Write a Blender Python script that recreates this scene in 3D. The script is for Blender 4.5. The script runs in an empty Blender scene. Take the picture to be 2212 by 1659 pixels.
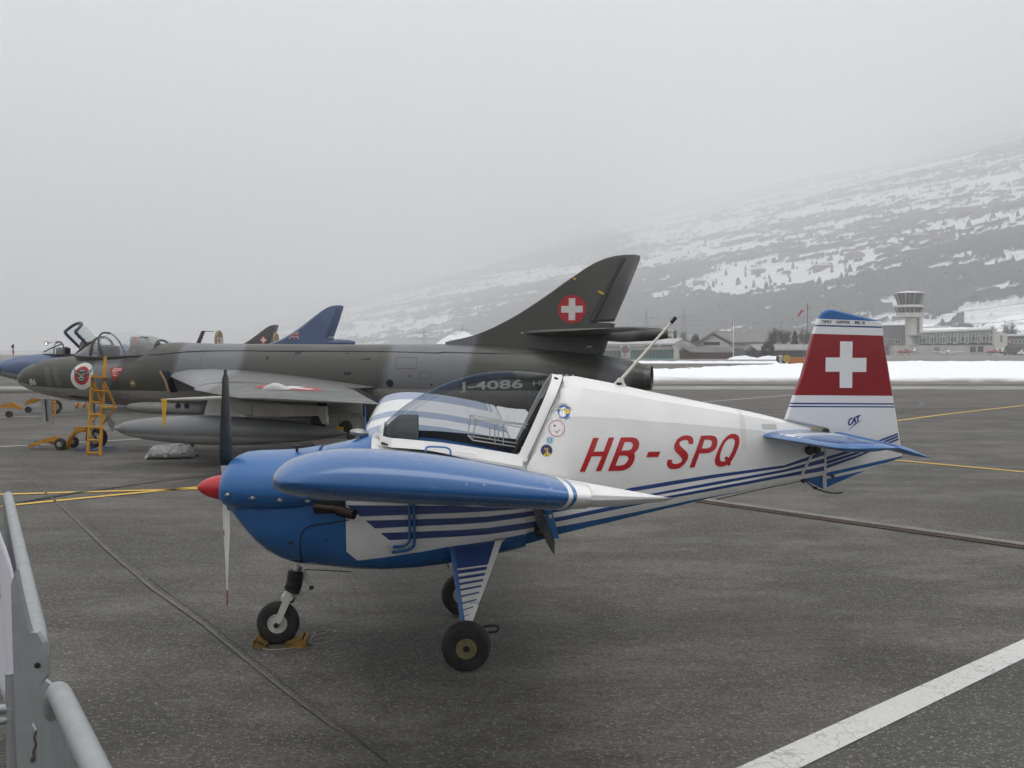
import bpy, bmesh, math, random
import numpy as np
from mathutils import Vector, Matrix, noise
from mathutils.bvhtree import BVHTree
from mathutils.geometry import tessellate_polygon

random.seed(7)
sc = bpy.context.scene
COL = sc.collection
PI = math.pi

# ------------------------------------------------------------------ camera, sky, sun, exposure
CAM_H, FPX, CX, CY, HORIZON = 1.8, 2303.0, 1106.0, 829.5, 757.0
PITCH = math.atan((CY - HORIZON) / FPX)
cam_d = bpy.data.cameras.new("camera")
cam = bpy.data.objects.new("camera", cam_d)
COL.objects.link(cam)
cam.location = (0, 0, CAM_H)
cam.rotation_euler = (PI / 2 - PITCH, 0, 0)
cam_d.sensor_width = 36.0
cam_d.lens = 36.0 * FPX / 2212.0
cam_d.clip_start, cam_d.clip_end = 0.05, 30000
sc.camera = cam

SKY_STRENGTH = 0.10
world = bpy.data.worlds.new("World")
sc.world = world
world.use_nodes = True
wn, wl = world.node_tree.nodes, world.node_tree.links
wn.clear()
SUN_EL, SUN_ROT = math.radians(76), math.radians(160)
sky = wn.new("ShaderNodeTexSky"); sky.sky_type = 'NISHITA'; sky.sun_disc = False
sky.sun_elevation = SUN_EL; sky.sun_rotation = SUN_ROT
sky.altitude = 500; sky.air_density = 1.0; sky.dust_density = 4.0
hs = wn.new("ShaderNodeHueSaturation"); hs.inputs['Saturation'].default_value = 0.10
wl.new(sky.outputs[0], hs.inputs['Color'])
# the closed cloud deck: an even grey, a little brighter overhead
tc = wn.new("ShaderNodeTexCoord"); sep = wn.new("ShaderNodeSeparateXYZ")
wl.new(tc.outputs['Generated'], sep.inputs[0])
mr = wn.new("ShaderNodeMapRange"); mr.inputs[1].default_value = 0.0; mr.inputs[2].default_value = 1.0
mr.inputs[3].default_value = 0.0; mr.inputs[4].default_value = 1.0
wl.new(sep.outputs[2], mr.inputs[0])
cr = wn.new("ShaderNodeValToRGB")
cr.color_ramp.elements[0].color = (5.5, 5.62, 5.95, 1)
cr.color_ramp.elements[1].color = (23.0, 23.0, 23.1, 1)
nz = wn.new("ShaderNodeTexNoise"); nz.inputs['Scale'].default_value = 1.3; nz.inputs['Detail'].default_value = 3
wl.new(tc.outputs['Generated'], nz.inputs['Vector'])
wl.new(mr.outputs[0], cr.inputs[0])
nm = wn.new("ShaderNodeMapRange"); nm.inputs[1].default_value = 0.2; nm.inputs[2].default_value = 0.8
nm.inputs[3].default_value = 0.9; nm.inputs[4].default_value = 1.1
wl.new(nz.outputs[0], nm.inputs[0])
mul = wn.new("ShaderNodeVectorMath"); mul.operation = 'SCALE'
wl.new(cr.outputs[0], mul.inputs[0]); wl.new(nm.outputs[0], mul.inputs['Scale'])
mx = wn.new("ShaderNodeMix"); mx.data_type = 'RGBA'; mx.inputs[0].default_value = 0.93
wl.new(hs.outputs[0], mx.inputs[6]); wl.new(mul.outputs[0], mx.inputs[7])
bg = wn.new("ShaderNodeBackground"); bg.inputs[1].default_value = SKY_STRENGTH
wl.new(mx.outputs[2], bg.inputs[0])
wo = wn.new("ShaderNodeOutputWorld"); wl.new(bg.outputs[0], wo.inputs[0])

sun_d = bpy.data.lights.new("sun", 'SUN'); sun_d.energy = 1.5; sun_d.angle = math.radians(30)
sun_d.color = (1.0, 0.98, 0.95)
sun = bpy.data.objects.new("sun", sun_d); COL.objects.link(sun)
_d = Vector((math.sin(SUN_ROT) * math.cos(SUN_EL), math.cos(SUN_ROT) * math.cos(SUN_EL), math.sin(SUN_EL)))
sun.rotation_euler = _d.to_track_quat('Z', 'Y').to_euler()
sun.location = (0, 0, 60)

sc.view_settings.view_transform = 'Standard'; sc.view_settings.look = 'None'
sc.view_settings.gamma = 1; sc.view_settings.use_curve_mapping = False
sc.view_settings.exposure = 0.09
sc.render.engine = 'CYCLES'
sc.cycles.max_bounces = 8; sc.cycles.diffuse_bounces = 3; sc.cycles.glossy_bounces = 3
sc.cycles.transmission_bounces = 6; sc.cycles.transparent_max_bounces = 10
sc.cycles.volume_bounces = 3
sc.cycles.use_denoising = True
sc.cycles.caustics_reflective = False; sc.cycles.caustics_refractive = False

# ------------------------------------------------------------------ helpers
K = 3264 / 2212.0
def Z(x0, y0, s, pts):
    """points read off an enlarged detail of the photo -> picture coordinates"""
    return [((x0 + x / s) / K, (y0 + y / s) / K) for x, y in pts]

def ray(px, py):
    v = Vector(((px - CX) / FPX, 1.0, -(py - CY) / FPX))
    c, s = math.cos(-PITCH), math.sin(-PITCH)
    return Vector((v.x, v.y * c - v.z * s, v.y * s + v.z * c))

def ground(px, py, z=0.0):
    r = ray(px, py); t = (z - CAM_H) / r.z
    return Vector((r.x * t, r.y * t, z))

def at(px, py, Y):
    """the world point at distance Y ahead"""
    r = ray(px, py); t = Y / r.y
    return Vector((r.x * t, Y, CAM_H + r.z * t))

class Frame:
    """an aircraft's own axes: x aft, y to its right (away from the viewer), z up"""
    def __init__(s, ox, oy, th):
        s.o = Vector((ox, oy, 0)); s.th = th
        s.A = Vector((math.cos(th), math.sin(th), 0)); s.R = Vector((-math.sin(th), math.cos(th), 0))
        s.c = Vector((0, 0, CAM_H)) - s.o
    def pt(s, px, py, y=0.0):
        r = ray(px, py); t = (y - s.c.dot(s.R)) / r.dot(s.R)
        p = s.c + r * t
        return (p.dot(s.A), p.z)
    def P(s, px, py, y=0.0):
        x, z = s.pt(px, py, y); return Vector((x, y, z))
    def L(s, pts, y=0.0):
        return [s.pt(a, b, y) for a, b in pts]

def link(o, parent=None):
    COL.objects.link(o)
    if parent is not None: o.parent = parent
    return o

def mesh(name, V, F, m=None, parent=None, smooth=True, sharp=40):
    me = bpy.data.meshes.new(name)
    me.from_pydata([tuple(v) for v in V], [], [tuple(f) for f in F])
    me.update()
    if m is not None: me.materials.append(m)
    if smooth:
        me.shade_smooth()
        me.set_sharp_from_angle(angle=math.radians(sharp))
    return link(bpy.data.objects.new(name, me), parent)

class MB:
    """collects simple solids into one mesh"""
    def __init__(s): s.V = []; s.F = []
    def add(s, V, F):
        n = len(s.V); s.V += [Vector(v) for v in V]; s.F += [tuple(i + n for i in f) for f in F]; return s
    def box(s, lo, hi, M=None):
        x0, y0, z0 = lo; x1, y1, z1 = hi
        V = [Vector(v) for v in ((x0,y0,z0),(x1,y0,z0),(x1,y1,z0),(x0,y1,z0),(x0,y0,z1),(x1,y0,z1),(x1,y1,z1),(x0,y1,z1))]
        if M is not None: V = [M @ v for v in V]
        return s.add(V, [(0,3,2,1),(4,5,6,7),(0,1,5,4),(1,2,6,5),(2,3,7,6),(3,0,4,7)])
    def tube(s, pts, r, n=8, r2=None, cap=True):
        pts = [Vector(p) for p in pts]; k = len(pts); V = []; F = []
        up = None
        for i, p in enumerate(pts):
            d = (pts[min(i + 1, k - 1)] - pts[max(i - 1, 0)]).normalized()
            if up is None:
                up = Vector((0, 0, 1)) if abs(d.z) < .9 else Vector((1, 0, 0))
            a = d.cross(up).normalized(); b = a.cross(d).normalized(); up = b
            rr = r if r2 is None else r + (r2 - r) * i / (k - 1)
            if isinstance(r, (list, tuple)): rr = r[i]
            for j in range(n):
                t = 2 * PI * j / n
                V.append(p + a * math.cos(t) * rr + b * math.sin(t) * rr)
        for i in range(k - 1):
            for j in range(n):
                F.append((i*n+j, i*n+(j+1)%n, (i+1)*n+(j+1)%n, (i+1)*n+j))
        if cap: F.append(tuple(range(n))[::-1]); F.append(tuple((k-1)*n+j for j in range(n)))
        return s.add(V, [f[::-1] for f in F])
    def loft(s, rings, cap0=True, cap1=True):
        n = len(rings[0]); V = [v for r in rings for v in r]; F = []
        for i in range(len(rings) - 1):
            for j in range(n):
                F.append((i*n+j, i*n+(j+1)%n, (i+1)*n+(j+1)%n, (i+1)*n+j))
        if cap0: F.append(tuple(range(n))[::-1])
        if cap1: F.append(tuple((len(rings)-1)*n+j for j in range(n)))
        return s.add(V, F)
    def lathe(s, prof, org, axis, n=24, cap=True):
        """prof: (distance along axis, radius)"""
        axis = Vector(axis).normalized(); org = Vector(org)
        u = axis.orthogonal().normalized(); v = axis.cross(u)
        rings = [[org + axis * a + (u * math.cos(2*PI*j/n) + v * math.sin(2*PI*j/n)) * max(r, 1e-4) for j in range(n)] for a, r in prof]
        return s.loft(rings, cap, cap)
    def prism(s, pts, off):
        """closed flat outline (3D points) pushed by off"""
        n = len(pts); off = Vector(off); pts = [Vector(p) for p in pts]
        V = pts + [p + off for p in pts]
        F = [tuple(range(n)), tuple(range(2*n-1, n-1, -1))] + [(j, j+n, (j+1)%n+n, (j+1)%n) for j in range(n)]
        return s.add(V, F)
    def build(s, name, m=None, parent=None, smooth=True, sharp=40, fix=True):
        o = mesh(name, s.V, s.F, m, parent, smooth, sharp)
        if fix:
            bm = bmesh.new(); bm.from_mesh(o.data)
            bmesh.ops.recalc_face_normals(bm, faces=bm.faces)
            bm.to_mesh(o.data); bm.free()
            if smooth: o.data.set_sharp_from_angle(angle=math.radians(sharp))
        return o

def tag(o, label, cat=None, group=None, kind=None):
    if label: o['label'] = label
    if cat: o['category'] = cat
    if group: o['group'] = group
    if kind: o['kind'] = kind
    return o

def empty(name, loc=(0, 0, 0), rz=0.0):
    o = bpy.data.objects.new(name, None); o.empty_display_size = .2
    o.location = loc; o.rotation_euler = (0, 0, rz); return link(o)

def copy_tree(o, parent=None):
    c = o.copy(); link(c); c.parent = parent
    for ch in [x for x in bpy.data.objects if x.parent == o]: copy_tree(ch, c)
    return c

# ------------------------------------------------------------------ materials
def mat(name, col, rough=.5, metal=0.0, coat=0.0, var=0.0, scale=8.0, bump=0.0, bscale=60.0, dirt=None, spec=.5, stretch=None):
    m = bpy.data.materials.new(name); m.use_nodes = True
    nt = m.node_tree; N, Lk = nt.nodes, nt.links
    b = N["Principled BSDF"]
    b.inputs['Base Color'].default_value = (*col, 1); b.inputs['Roughness'].default_value = rough
    b.inputs['Metallic'].default_value = metal; b.inputs['Coat Weight'].default_value = coat
    b.inputs['Specular IOR Level'].default_value = spec
    if var or bump:
        t = N.new("ShaderNodeTexCoord")
        src = t.outputs['Object']
        if stretch:
            mp = N.new("ShaderNodeMapping"); mp.inputs['Scale'].default_value = stretch
            Lk.new(src, mp.inputs[0]); src = mp.outputs[0]
    if var:
        n = N.new("ShaderNodeTexNoise"); n.inputs['Scale'].default_value = scale; n.inputs['Detail'].default_value = 6
        n.inputs['Roughness'].default_value = .65
        Lk.new(src, n.inputs['Vector'])
        r = N.new("ShaderNodeValToRGB")
        d = dirt or tuple(c * (1 - var) for c in col)
        r.color_ramp.elements[0].position = .32; r.color_ramp.elements[0].color = (*d, 1)
        r.color_ramp.elements[1].position = .62; r.color_ramp.elements[1].color = (*col, 1)
        Lk.new(n.outputs[0], r.inputs[0]); Lk.new(r.outputs[0], b.inputs['Base Color'])
        rr = N.new("ShaderNodeMapRange"); rr.inputs[3].default_value = min(1, rough + .12); rr.inputs[4].default_value = max(0, rough - .05)
        Lk.new(n.outputs[0], rr.inputs[0]); Lk.new(rr.outputs[0], b.inputs['Roughness'])
    if bump:
        n2 = N.new("ShaderNodeTexNoise"); n2.inputs['Scale'].default_value = bscale; n2.inputs['Detail'].default_value = 3
        Lk.new(src, n2.inputs['Vector'])
        bp = N.new("ShaderNodeBump"); bp.inputs['Strength'].default_value = bump; bp.inputs['Distance'].default_value = .01
        Lk.new(n2.outputs[0], bp.inputs['Height']); Lk.new(bp.outputs[0], b.inputs['Normal'])
    return m

class NB:
    """small node-building helper"""
    def __init__(s, name):
        s.m = bpy.data.materials.new(name); s.m.use_nodes = True
        s.N, s.L = s.m.node_tree.nodes, s.m.node_tree.links
        s.b = s.N["Principled BSDF"]
        s.tc = s.N.new("ShaderNodeTexCoord"); s.obj = s.tc.outputs['Object']
        sp = s.N.new("ShaderNodeSeparateXYZ"); s.L.new(s.obj, sp.inputs[0])
        s.x, s.y, s.z = sp.outputs
    def put(s, sock, v):
        if isinstance(v, (int, float)): sock.default_value = v
        elif isinstance(v, tuple): sock.default_value = (*v, 1) if len(v) == 3 else v
        else: s.L.new(v, sock)
    def math(s, op, a, b=0.0, c=None):
        n = s.N.new("ShaderNodeMath"); n.operation = op
        s.put(n.inputs[0], a); s.put(n.inputs[1], b)
        if c is not None: s.put(n.inputs[2], c)
        return n.outputs[0]
    def lt(s, a, b): return s.math('LESS_THAN', a, b)
    def gt(s, a, b): return s.math('GREATER_THAN', a, b)
    def AND(s, *a):
        r = a[0]
        for q in a[1:]: r = s.math('MULTIPLY', r, q)
        return r
    def OR(s, *a):
        r = a[0]
        for q in a[1:]: r = s.math('MAXIMUM', r, q)
        return r
    def NOT(s, a): return s.math('SUBTRACT', 1.0, a)
    def between(s, v, lo, hi): return s.AND(s.gt(v, lo), s.lt(v, hi))
    def mix(s, f, a, b):
        n = s.N.new("ShaderNodeMix"); n.data_type = 'RGBA'
        s.put(n.inputs[0], f); s.put(n.inputs[6], a); s.put(n.inputs[7], b); return n.outputs[2]
    def noise(s, scale, detail=4, vec=None, stretch=None, rough=.55):
        n = s.N.new("ShaderNodeTexNoise"); n.inputs['Scale'].default_value = scale; n.inputs['Detail'].default_value = detail
        n.inputs['Roughness'].default_value = rough
        v = vec or s.obj
        if stretch:
            mp = s.N.new("ShaderNodeMapping"); mp.inputs['Scale'].default_value = stretch
            s.L.new(v, mp.inputs[0]); v = mp.outputs[0]
        s.L.new(v, n.inputs['Vector']); return n.outputs[0]
    def ramp(s, v, stops, interp='LINEAR'):
        r = s.N.new("ShaderNodeValToRGB"); r.color_ramp.interpolation = interp
        e = r.color_ramp.elements
        while len(e) < len(stops): e.new(.5)
        for el, (p, c) in zip(e, stops):
            el.position = p; el.color = (c, c, c, 1) if isinstance(c, (int, float)) else (*c, 1)
        s.put(r.inputs[0], v); return r.outputs[0]
    def curve(s, v, pts):
        """piecewise linear v -> value through pts [(x, y)...]"""
        xs = [p[0] for p in pts]; ys = [p[1] for p in pts]
        x0, x1 = min(xs), max(xs); y0, y1 = min(ys), max(ys)
        if y1 - y0 < 1e-5: y1 = y0 + 1e-3
        t = s.math('DIVIDE', s.math('SUBTRACT', v, x0), x1 - x0)
        n = s.N.new("ShaderNodeFloatCurve"); c = n.mapping.curves[0]
        pp = sorted(((a - x0) / (x1 - x0), (b - y0) / (y1 - y0)) for a, b in pts)
        c.points[0].location = pp[0]; c.points[1].location = pp[-1]
        for p in pp[1:-1]: c.points.new(*p)
        for p in c.points: p.handle_type = 'VECTOR'
        n.mapping.update(); s.put(n.inputs['Value'], t)
        return s.math('ADD', s.math('MULTIPLY', n.outputs[0], y1 - y0), y0)
    def bump(s, h, strength=.3, dist=.01):
        b = s.N.new("ShaderNodeBump"); b.inputs['Strength'].default_value = strength; b.inputs['Distance'].default_value = dist
        s.put(b.inputs['Height'], h); s.L.new(b.outputs[0], s.b.inputs['Normal'])
    def done(s, col, rough=.5, coat=0.0, metal=0.0):
        s.put(s.b.inputs['Base Color'], col); s.put(s.b.inputs['Roughness'], rough)
        s.b.inputs['Coat Weight'].default_value = coat; s.b.inputs['Metallic'].default_value = metal
        return s.m

# ------------------------------------------------------------------ flat print laid on a surface
def refine(V, F, L):
    bm = bmesh.new()
    vs = [bm.verts.new((a, b, 0)) for a, b in V]
    for f in F:
        try: bm.faces.new([vs[i] for i in f])
        except ValueError: pass
    for _ in range(6):
        e = [e for e in bm.edges if e.calc_length() > L]
        if not e: break
        bmesh.ops.subdivide_edges(bm, edges=e, cuts=1)
        bmesh.ops.triangulate(bm, faces=bm.faces)
    bm.verts.ensure_lookup_table(); bm.verts.index_update()
    V2 = [(v.co.x, v.co.y) for v in bm.verts]; F2 = [[v.index for v in f.verts] for f in bm.faces]
    bm.free(); return V2, F2

def fill(polys):
    """polys: list of contours, each shape = [outer, hole, ...]"""
    V = []; F = []
    for shape in polys:
        if isinstance(shape[0][0], (int, float)): shape = [shape]
        loops = [[Vector((a, b, 0)) for a, b in c] for c in shape]
        n = len(V); V += [(p.x, p.y) for c in loops for p in c]
        for t in tessellate_polygon(loops): F.append(tuple(i + n for i in t))
    return V, F

def bvh_of(*objs):
    V = []; F = []
    for o in objs:
        n = len(V); V += [v.co.copy() for v in o.data.vertices]; F += [tuple(i + n for i in p.vertices) for p in o.data.polygons]
    return BVHTree.FromPolygons(V, F)

def lay(name, V, F, m, parent, bvh, axis='y', off=.0025, seg=.08, sign=-1):
    """drape a flat shape given in (x, z) - or (x, y) for axis z - onto a surface, as thin print"""
    V, F = refine(V, F, seg)
    out = []
    for a, b in V:
        if axis == 'y': o, d = Vector((a, sign * 8, b)), Vector((0, -sign, 0))
        else: o, d = Vector((a, b, sign * 8)), Vector((0, 0, -sign))
        h = bvh.ray_cast(o, d)
        if h[0] is None: h = bvh.find_nearest(Vector((a, sign * .3, b)) if axis == 'y' else Vector((a, b, 1)))
        nrm = h[1] if h[1].dot(d) < 0 else -h[1]
        out.append(h[0] + nrm * off)
    # face the viewer
    F2 = []
    for f in F:
        p = [out[i] for i in f]; nn = (p[1]-p[0]).cross(p[2]-p[0])
        d = Vector((0, -sign, 0)) if axis == 'y' else Vector((0, 0, -sign))
        F2.append(f if nn.dot(d) < 0 else f[::-1])
    return mesh(name, out, F2, m, parent, True, 60)

def disc(cx, cz, r, n=32, a0=0): return [(cx + r*math.cos(a0+2*PI*i/n), cz + r*math.sin(a0+2*PI*i/n)) for i in range(n)]
def ring_(cx, cz, r, r2, n=40): return [disc(cx, cz, r, n), disc(cx, cz, r2, n)[::-1]]
def cross_(cx, cz, a, b):
    """Swiss cross: half arm length a, half arm width b"""
    return [(cx-b,cz-a),(cx+b,cz-a),(cx+b,cz-b),(cx+a,cz-b),(cx+a,cz+b),(cx+b,cz+b),(cx+b,cz+a),(cx-b,cz+a),(cx-b,cz+b),(cx-a,cz+b),(cx-a,cz-b),(cx-b,cz-b)]

_tc = {}
def text2d(txt, h, bold=0.0, shear=0.0, sx=1.0, center=True, space=1.0):
    """flat glyph mesh with capital height h: (V, F, width)"""
    key = (txt, bold, shear, space)
    if key not in _tc:
        cu = bpy.data.curves.new("t", 'FONT'); cu.body = txt; cu.size = 1.0; cu.offset = bold; cu.shear = shear
        cu.space_character = space; cu.resolution_u = 3; cu.fill_mode = 'FRONT'
        o = bpy.data.objects.new("t", cu); COL.objects.link(o)
        me = bpy.data.meshes.new_from_object(o)
        V = [(v.co.x, v.co.y) for v in me.vertices]; F = [tuple(p.vertices) for p in me.polygons]
        bpy.data.objects.remove(o); bpy.data.curves.remove(cu); bpy.data.meshes.remove(me)
        _tc[key] = (V, F)
    V, F = _tc[key]
    k = h / .73
    V = [(a * k * sx, b * k) for a, b in V]
    w = max(a for a, b in V); w0 = min(a for a, b in V)
    if center: V = [(a - (w + w0) / 2, b - h / 2) for a, b in V]
    return V, F, w - w0

def glyph_strokes(segs, w):
    """bars between points, for hand-drawn lettering"""
    out = []
    for (x0, y0), (x1, y1) in segs:
        d = Vector((x1-x0, y1-y0)); 
        if d.length < 1e-6: continue
        d.normalize(); n = Vector((-d.y, d.x)) * w / 2; e = d * w * .25
        out.append([(x0-e.x+n.x, y0-e.y+n.y), (x0-e.x-n.x, y0-e.y-n.y), (x1+e.x-n.x, y1+e.y-n.y), (x1+e.x+n.x, y1+e.y+n.y)])
    return out

def smooth_curve(pts, n):
    """dense Catmull-Rom through points"""
    P = [np.array(p, float) for p in pts]; out = []
    for i in range(len(P) - 1):
        p0, p1, p2, p3 = P[max(i-1, 0)], P[i], P[i+1], P[min(i+2, len(P)-1)]
        for k in range(n):
            t = k / n
            out.append(tuple(.5 * ((2*p1) + (-p0+p2)*t + (2*p0-5*p1+4*p2-p3)*t*t + (-p0+3*p1-3*p2+p3)*t**3)))
    out.append(tuple(P[-1])); return out

def interp(x, pts):
    pts = sorted(pts); return float(np.interp(x, [p[0] for p in pts], [p[1] for p in pts]))

def sect(x, zt, zb, w, nt=2.2, nb=2.6, m=28, zc=None):
    """closed body section at station x: top zt, bottom zb, half width w, roundness above and below"""
    if zc is None: zc = (zt + zb) / 2
    R = []
    for j in range(m):
        a = 2 * PI * j / m; c, s = math.cos(a), math.sin(a)
        n = nt if s >= 0 else nb
        y = w * math.copysign(abs(c) ** (2 / n), c); h = (zt - zc) if s >= 0 else (zc - zb)
        R.append(Vector((x, y, zc + h * math.copysign(abs(s) ** (2 / n), s))))
    return R

# common paints and metals
WHITE = mat("white_paint", (.80, .80, .79), .28, coat=.4, var=.05, scale=3)
BLUE_RGB = (.018, .122, .35); NAVY_RGB = (.020, .055, .20); WHITE_RGB = (.80, .80, .79)
BLUE = mat("blue_gloss_paint", BLUE_RGB, .30, coat=.22, var=.05, scale=4)
NAVY = mat("dark_blue_paint", NAVY_RGB, .35, coat=.3)
RED = mat("red_paint", (.50, .012, .022), .35, coat=.3, var=.06, scale=5)
BLACKP = mat("black_paint", (.012, .012, .014), .45, var=.3, scale=20)
RUBBER = mat("tyre_rubber", (.018, .018, .018), .75, var=.4, scale=25, dirt=(.035, .033, .03), bump=.15, bscale=120)
STEEL = mat("dull_steel", (.42, .42, .41), .42, metal=.9, var=.3, scale=15)
DARKM = mat("dark_metal", (.05, .05, .05), .5, metal=.6)
GALV = mat("galvanised_steel", (.36, .38, .385), .48, metal=.55, var=.14, scale=16, bump=.05, bscale=200, stretch=(1, 1, 1))
YEL = mat("yellow_ochre_paint", (.56, .27, .015), .55, var=.25, scale=18, dirt=(.32, .15, .01))
YELLOW = mat("yellow_paint", (.72, .42, .02), .5, var=.2, scale=10)
ORANGE = mat("orange_paint", (.70, .25, .02), .5, var=.15, scale=6)
def glass_mat(name, tint=(.9, .93, .94), base=.10, rough=.02):
    m = bpy.data.materials.new(name); m.use_nodes = True; N, Lk = m.node_tree.nodes, m.node_tree.links
    N.clear(); o = N.new("ShaderNodeOutputMaterial"); t = N.new("ShaderNodeBsdfTransparent"); t.inputs[0].default_value = (*tint, 1)
    g = N.new("ShaderNodeBsdfGlossy"); g.inputs['Roughness'].default_value = rough
    lw = N.new("ShaderNodeLayerWeight"); lw.inputs[0].default_value = .35
    mr = N.new("ShaderNodeMapRange"); mr.inputs[3].default_value = base; mr.inputs[4].default_value = .8
    p = N.new("ShaderNodeMath"); p.operation = 'POWER'; p.inputs[1].default_value = 2.0
    Lk.new(lw.outputs['Facing'], p.inputs[0]); Lk.new(p.outputs[0], mr.inputs[0])
    gi = N.new("ShaderNodeNewGeometry"); fr_ = N.new("ShaderNodeMath"); fr_.operation = 'SUBTRACT'; fr_.inputs[0].default_value = 1.0
    Lk.new(gi.outputs['Backfacing'], fr_.inputs[1]); ml = N.new("ShaderNodeMath"); ml.operation = 'MULTIPLY'; Lk.new(fr_.outputs[0], ml.inputs[0]); Lk.new(mr.outputs[0], ml.inputs[1])
    x = N.new("ShaderNodeMixShader"); Lk.new(ml.outputs[0], x.inputs[0]); Lk.new(t.outputs[0], x.inputs[1]); Lk.new(g.outputs[0], x.inputs[2])
    Lk.new(x.outputs[0], o.inputs[0]); return m
GLASS = glass_mat("clear_perspex", (.76, .775, .79), .075)

# ================================================================== THE SETTING
def asphalt(name, base=(.100, .094, .083), dark=(.056, .054, .049), lite=(.168, .157, .135), speck=1.0):
    n = NB(name)
    big = n.noise(.22, 5, stretch=(.55, 1.0, 1))            # broad worn areas
    mid = n.noise(1.1, 6, stretch=(.6, 1.2, 1), rough=.7)    # smears
    fine = n.noise(42, 3)
    c = n.mix(n.ramp(big, [(.40, 0), (.60, 1)]), dark, base)
    c = n.mix(n.math('MULTIPLY', n.ramp(mid, [(.44, 0), (.66, 1)]), .75), c, lite)
    pat = n.noise(.55, 3, stretch=(1, .7, 1))
    c = n.mix(n.math('MULTIPLY', n.ramp(pat, [(.54, 0), (.60, 1)]), .6), c, tuple(q * .85 for q in dark))
    smear = n.noise(.8, 5, stretch=(.55, 1.7, 1), rough=.65)
    c = n.mix(n.math('MULTIPLY', n.ramp(smear, [(.55, 0), (.68, 1)]), .5), c, tuple(q * .8 for q in dark))
    c = n.mix(n.math('MULTIPLY', n.ramp(fine, [(.35, 1), (.55, 0)]), .55), c, tuple(q * .45 for q in dark))
    vc = n.N.new("ShaderNodeTexVoronoi"); vc.feature = 'DISTANCE_TO_EDGE'; vc.inputs['Scale'].default_value = .42
    vn = n.N.new("ShaderNodeTexNoise"); vn.inputs['Scale'].default_value = 1.4; vn.inputs['Detail'].default_value = 5; n.L.new(n.obj, vn.inputs['Vector'])
    va = n.N.new("ShaderNodeVectorMath"); va.operation = 'MULTIPLY_ADD'; n.L.new(vn.outputs['Color'], va.inputs[0]); va.inputs[1].default_value = (1.2, 1.2, 0); n.L.new(n.obj, va.inputs[2]); n.L.new(va.outputs[0], vc.inputs['Vector'])
    crack = n.AND(n.ramp(vc.outputs['Distance'], [(.0, 1), (.010, 0)]), n.ramp(n.noise(.33, 2), [(.48, 0), (.56, 1)]))
    c = n.mix(n.math('MULTIPLY', crack, .55), c, (.035, .034, .032))
    cell = n.N.new("ShaderNodeTexVoronoi"); cell.inputs['Scale'].default_value = .21; n.L.new(n.obj, cell.inputs['Vector'])
    cs = n.N.new("ShaderNodeSeparateColor"); n.L.new(cell.outputs['Color'], cs.inputs[0])
    c = n.mix(n.math('MULTIPLY', n.gt(cs.outputs[0], .82), .25), c, dark)
    oil = n.noise(.9, 3); c = n.mix(n.math('MULTIPLY', n.ramp(oil, [(.68, 0), (.74, 1)]), .45), c, (.035, .033, .031))
    g1_ = n.noise(11, 5, stretch=(.7, 1.3, 1), rough=.75); g2_ = n.noise(24, 4, rough=.8)
    c = n.mix(n.math('MULTIPLY', n.ramp(g1_, [(.38, 1), (.50, 0)]), .42), c, tuple(q * .55 for q in dark))
    c = n.mix(n.math('MULTIPLY', n.ramp(g2_, [(.52, 0), (.66, 1)]), .40), c, tuple(q * 1.15 for q in lite))
    st = n.N.new("ShaderNodeTexVoronoi"); st.inputs['Scale'].default_value = 75; n.L.new(n.obj, st.inputs['Vector'])
    sr = n.N.new("ShaderNodeTexVoronoi"); sr.inputs['Scale'].default_value = 33; n.L.new(n.obj, sr.inputs['Vector'])
    hue = n.math('FRACT', n.math('MULTIPLY', n.N.new("ShaderNodeValue").outputs[0], 1))
    sepc = n.N.new("ShaderNodeSeparateColor"); n.L.new(st.outputs['Color'], sepc.inputs[0])
    sepd = n.N.new("ShaderNodeSeparateColor"); n.L.new(sr.outputs['Color'], sepd.inputs[0])
    stone = n.AND(n.gt(sepc.outputs[0], .80), n.lt(st.outputs['Distance'], .42))
    stone2 = n.AND(n.gt(sepd.outputs[1], .93), n.lt(sr.outputs['Distance'], .30))
    c = n.mix(n.math('MULTIPLY', n.OR(stone, stone2), .55 * speck), c, (.30, .275, .235))
    h = n.math('ADD', n.math('MULTIPLY', fine, .6), n.math('MULTIPLY', n.math('SUBTRACT', 1.0, st.outputs['Distance']), .5))
    n.bump(h, .55, .006)
    return n.done(c, n.ramp(mid, [(.3, .92), (.8, .78)]))
ASPH = asphalt("worn_apron_asphalt")
ASPH_D = asphalt("dark_seam_asphalt", (.088, .084, .076), (.060, .058, .053), (.125, .118, .105), .8)
ASPH_F = asphalt("far_taxiway_asphalt", (.13, .125, .115), (.10, .098, .09), (.16, .15, .135), .2)
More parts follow.
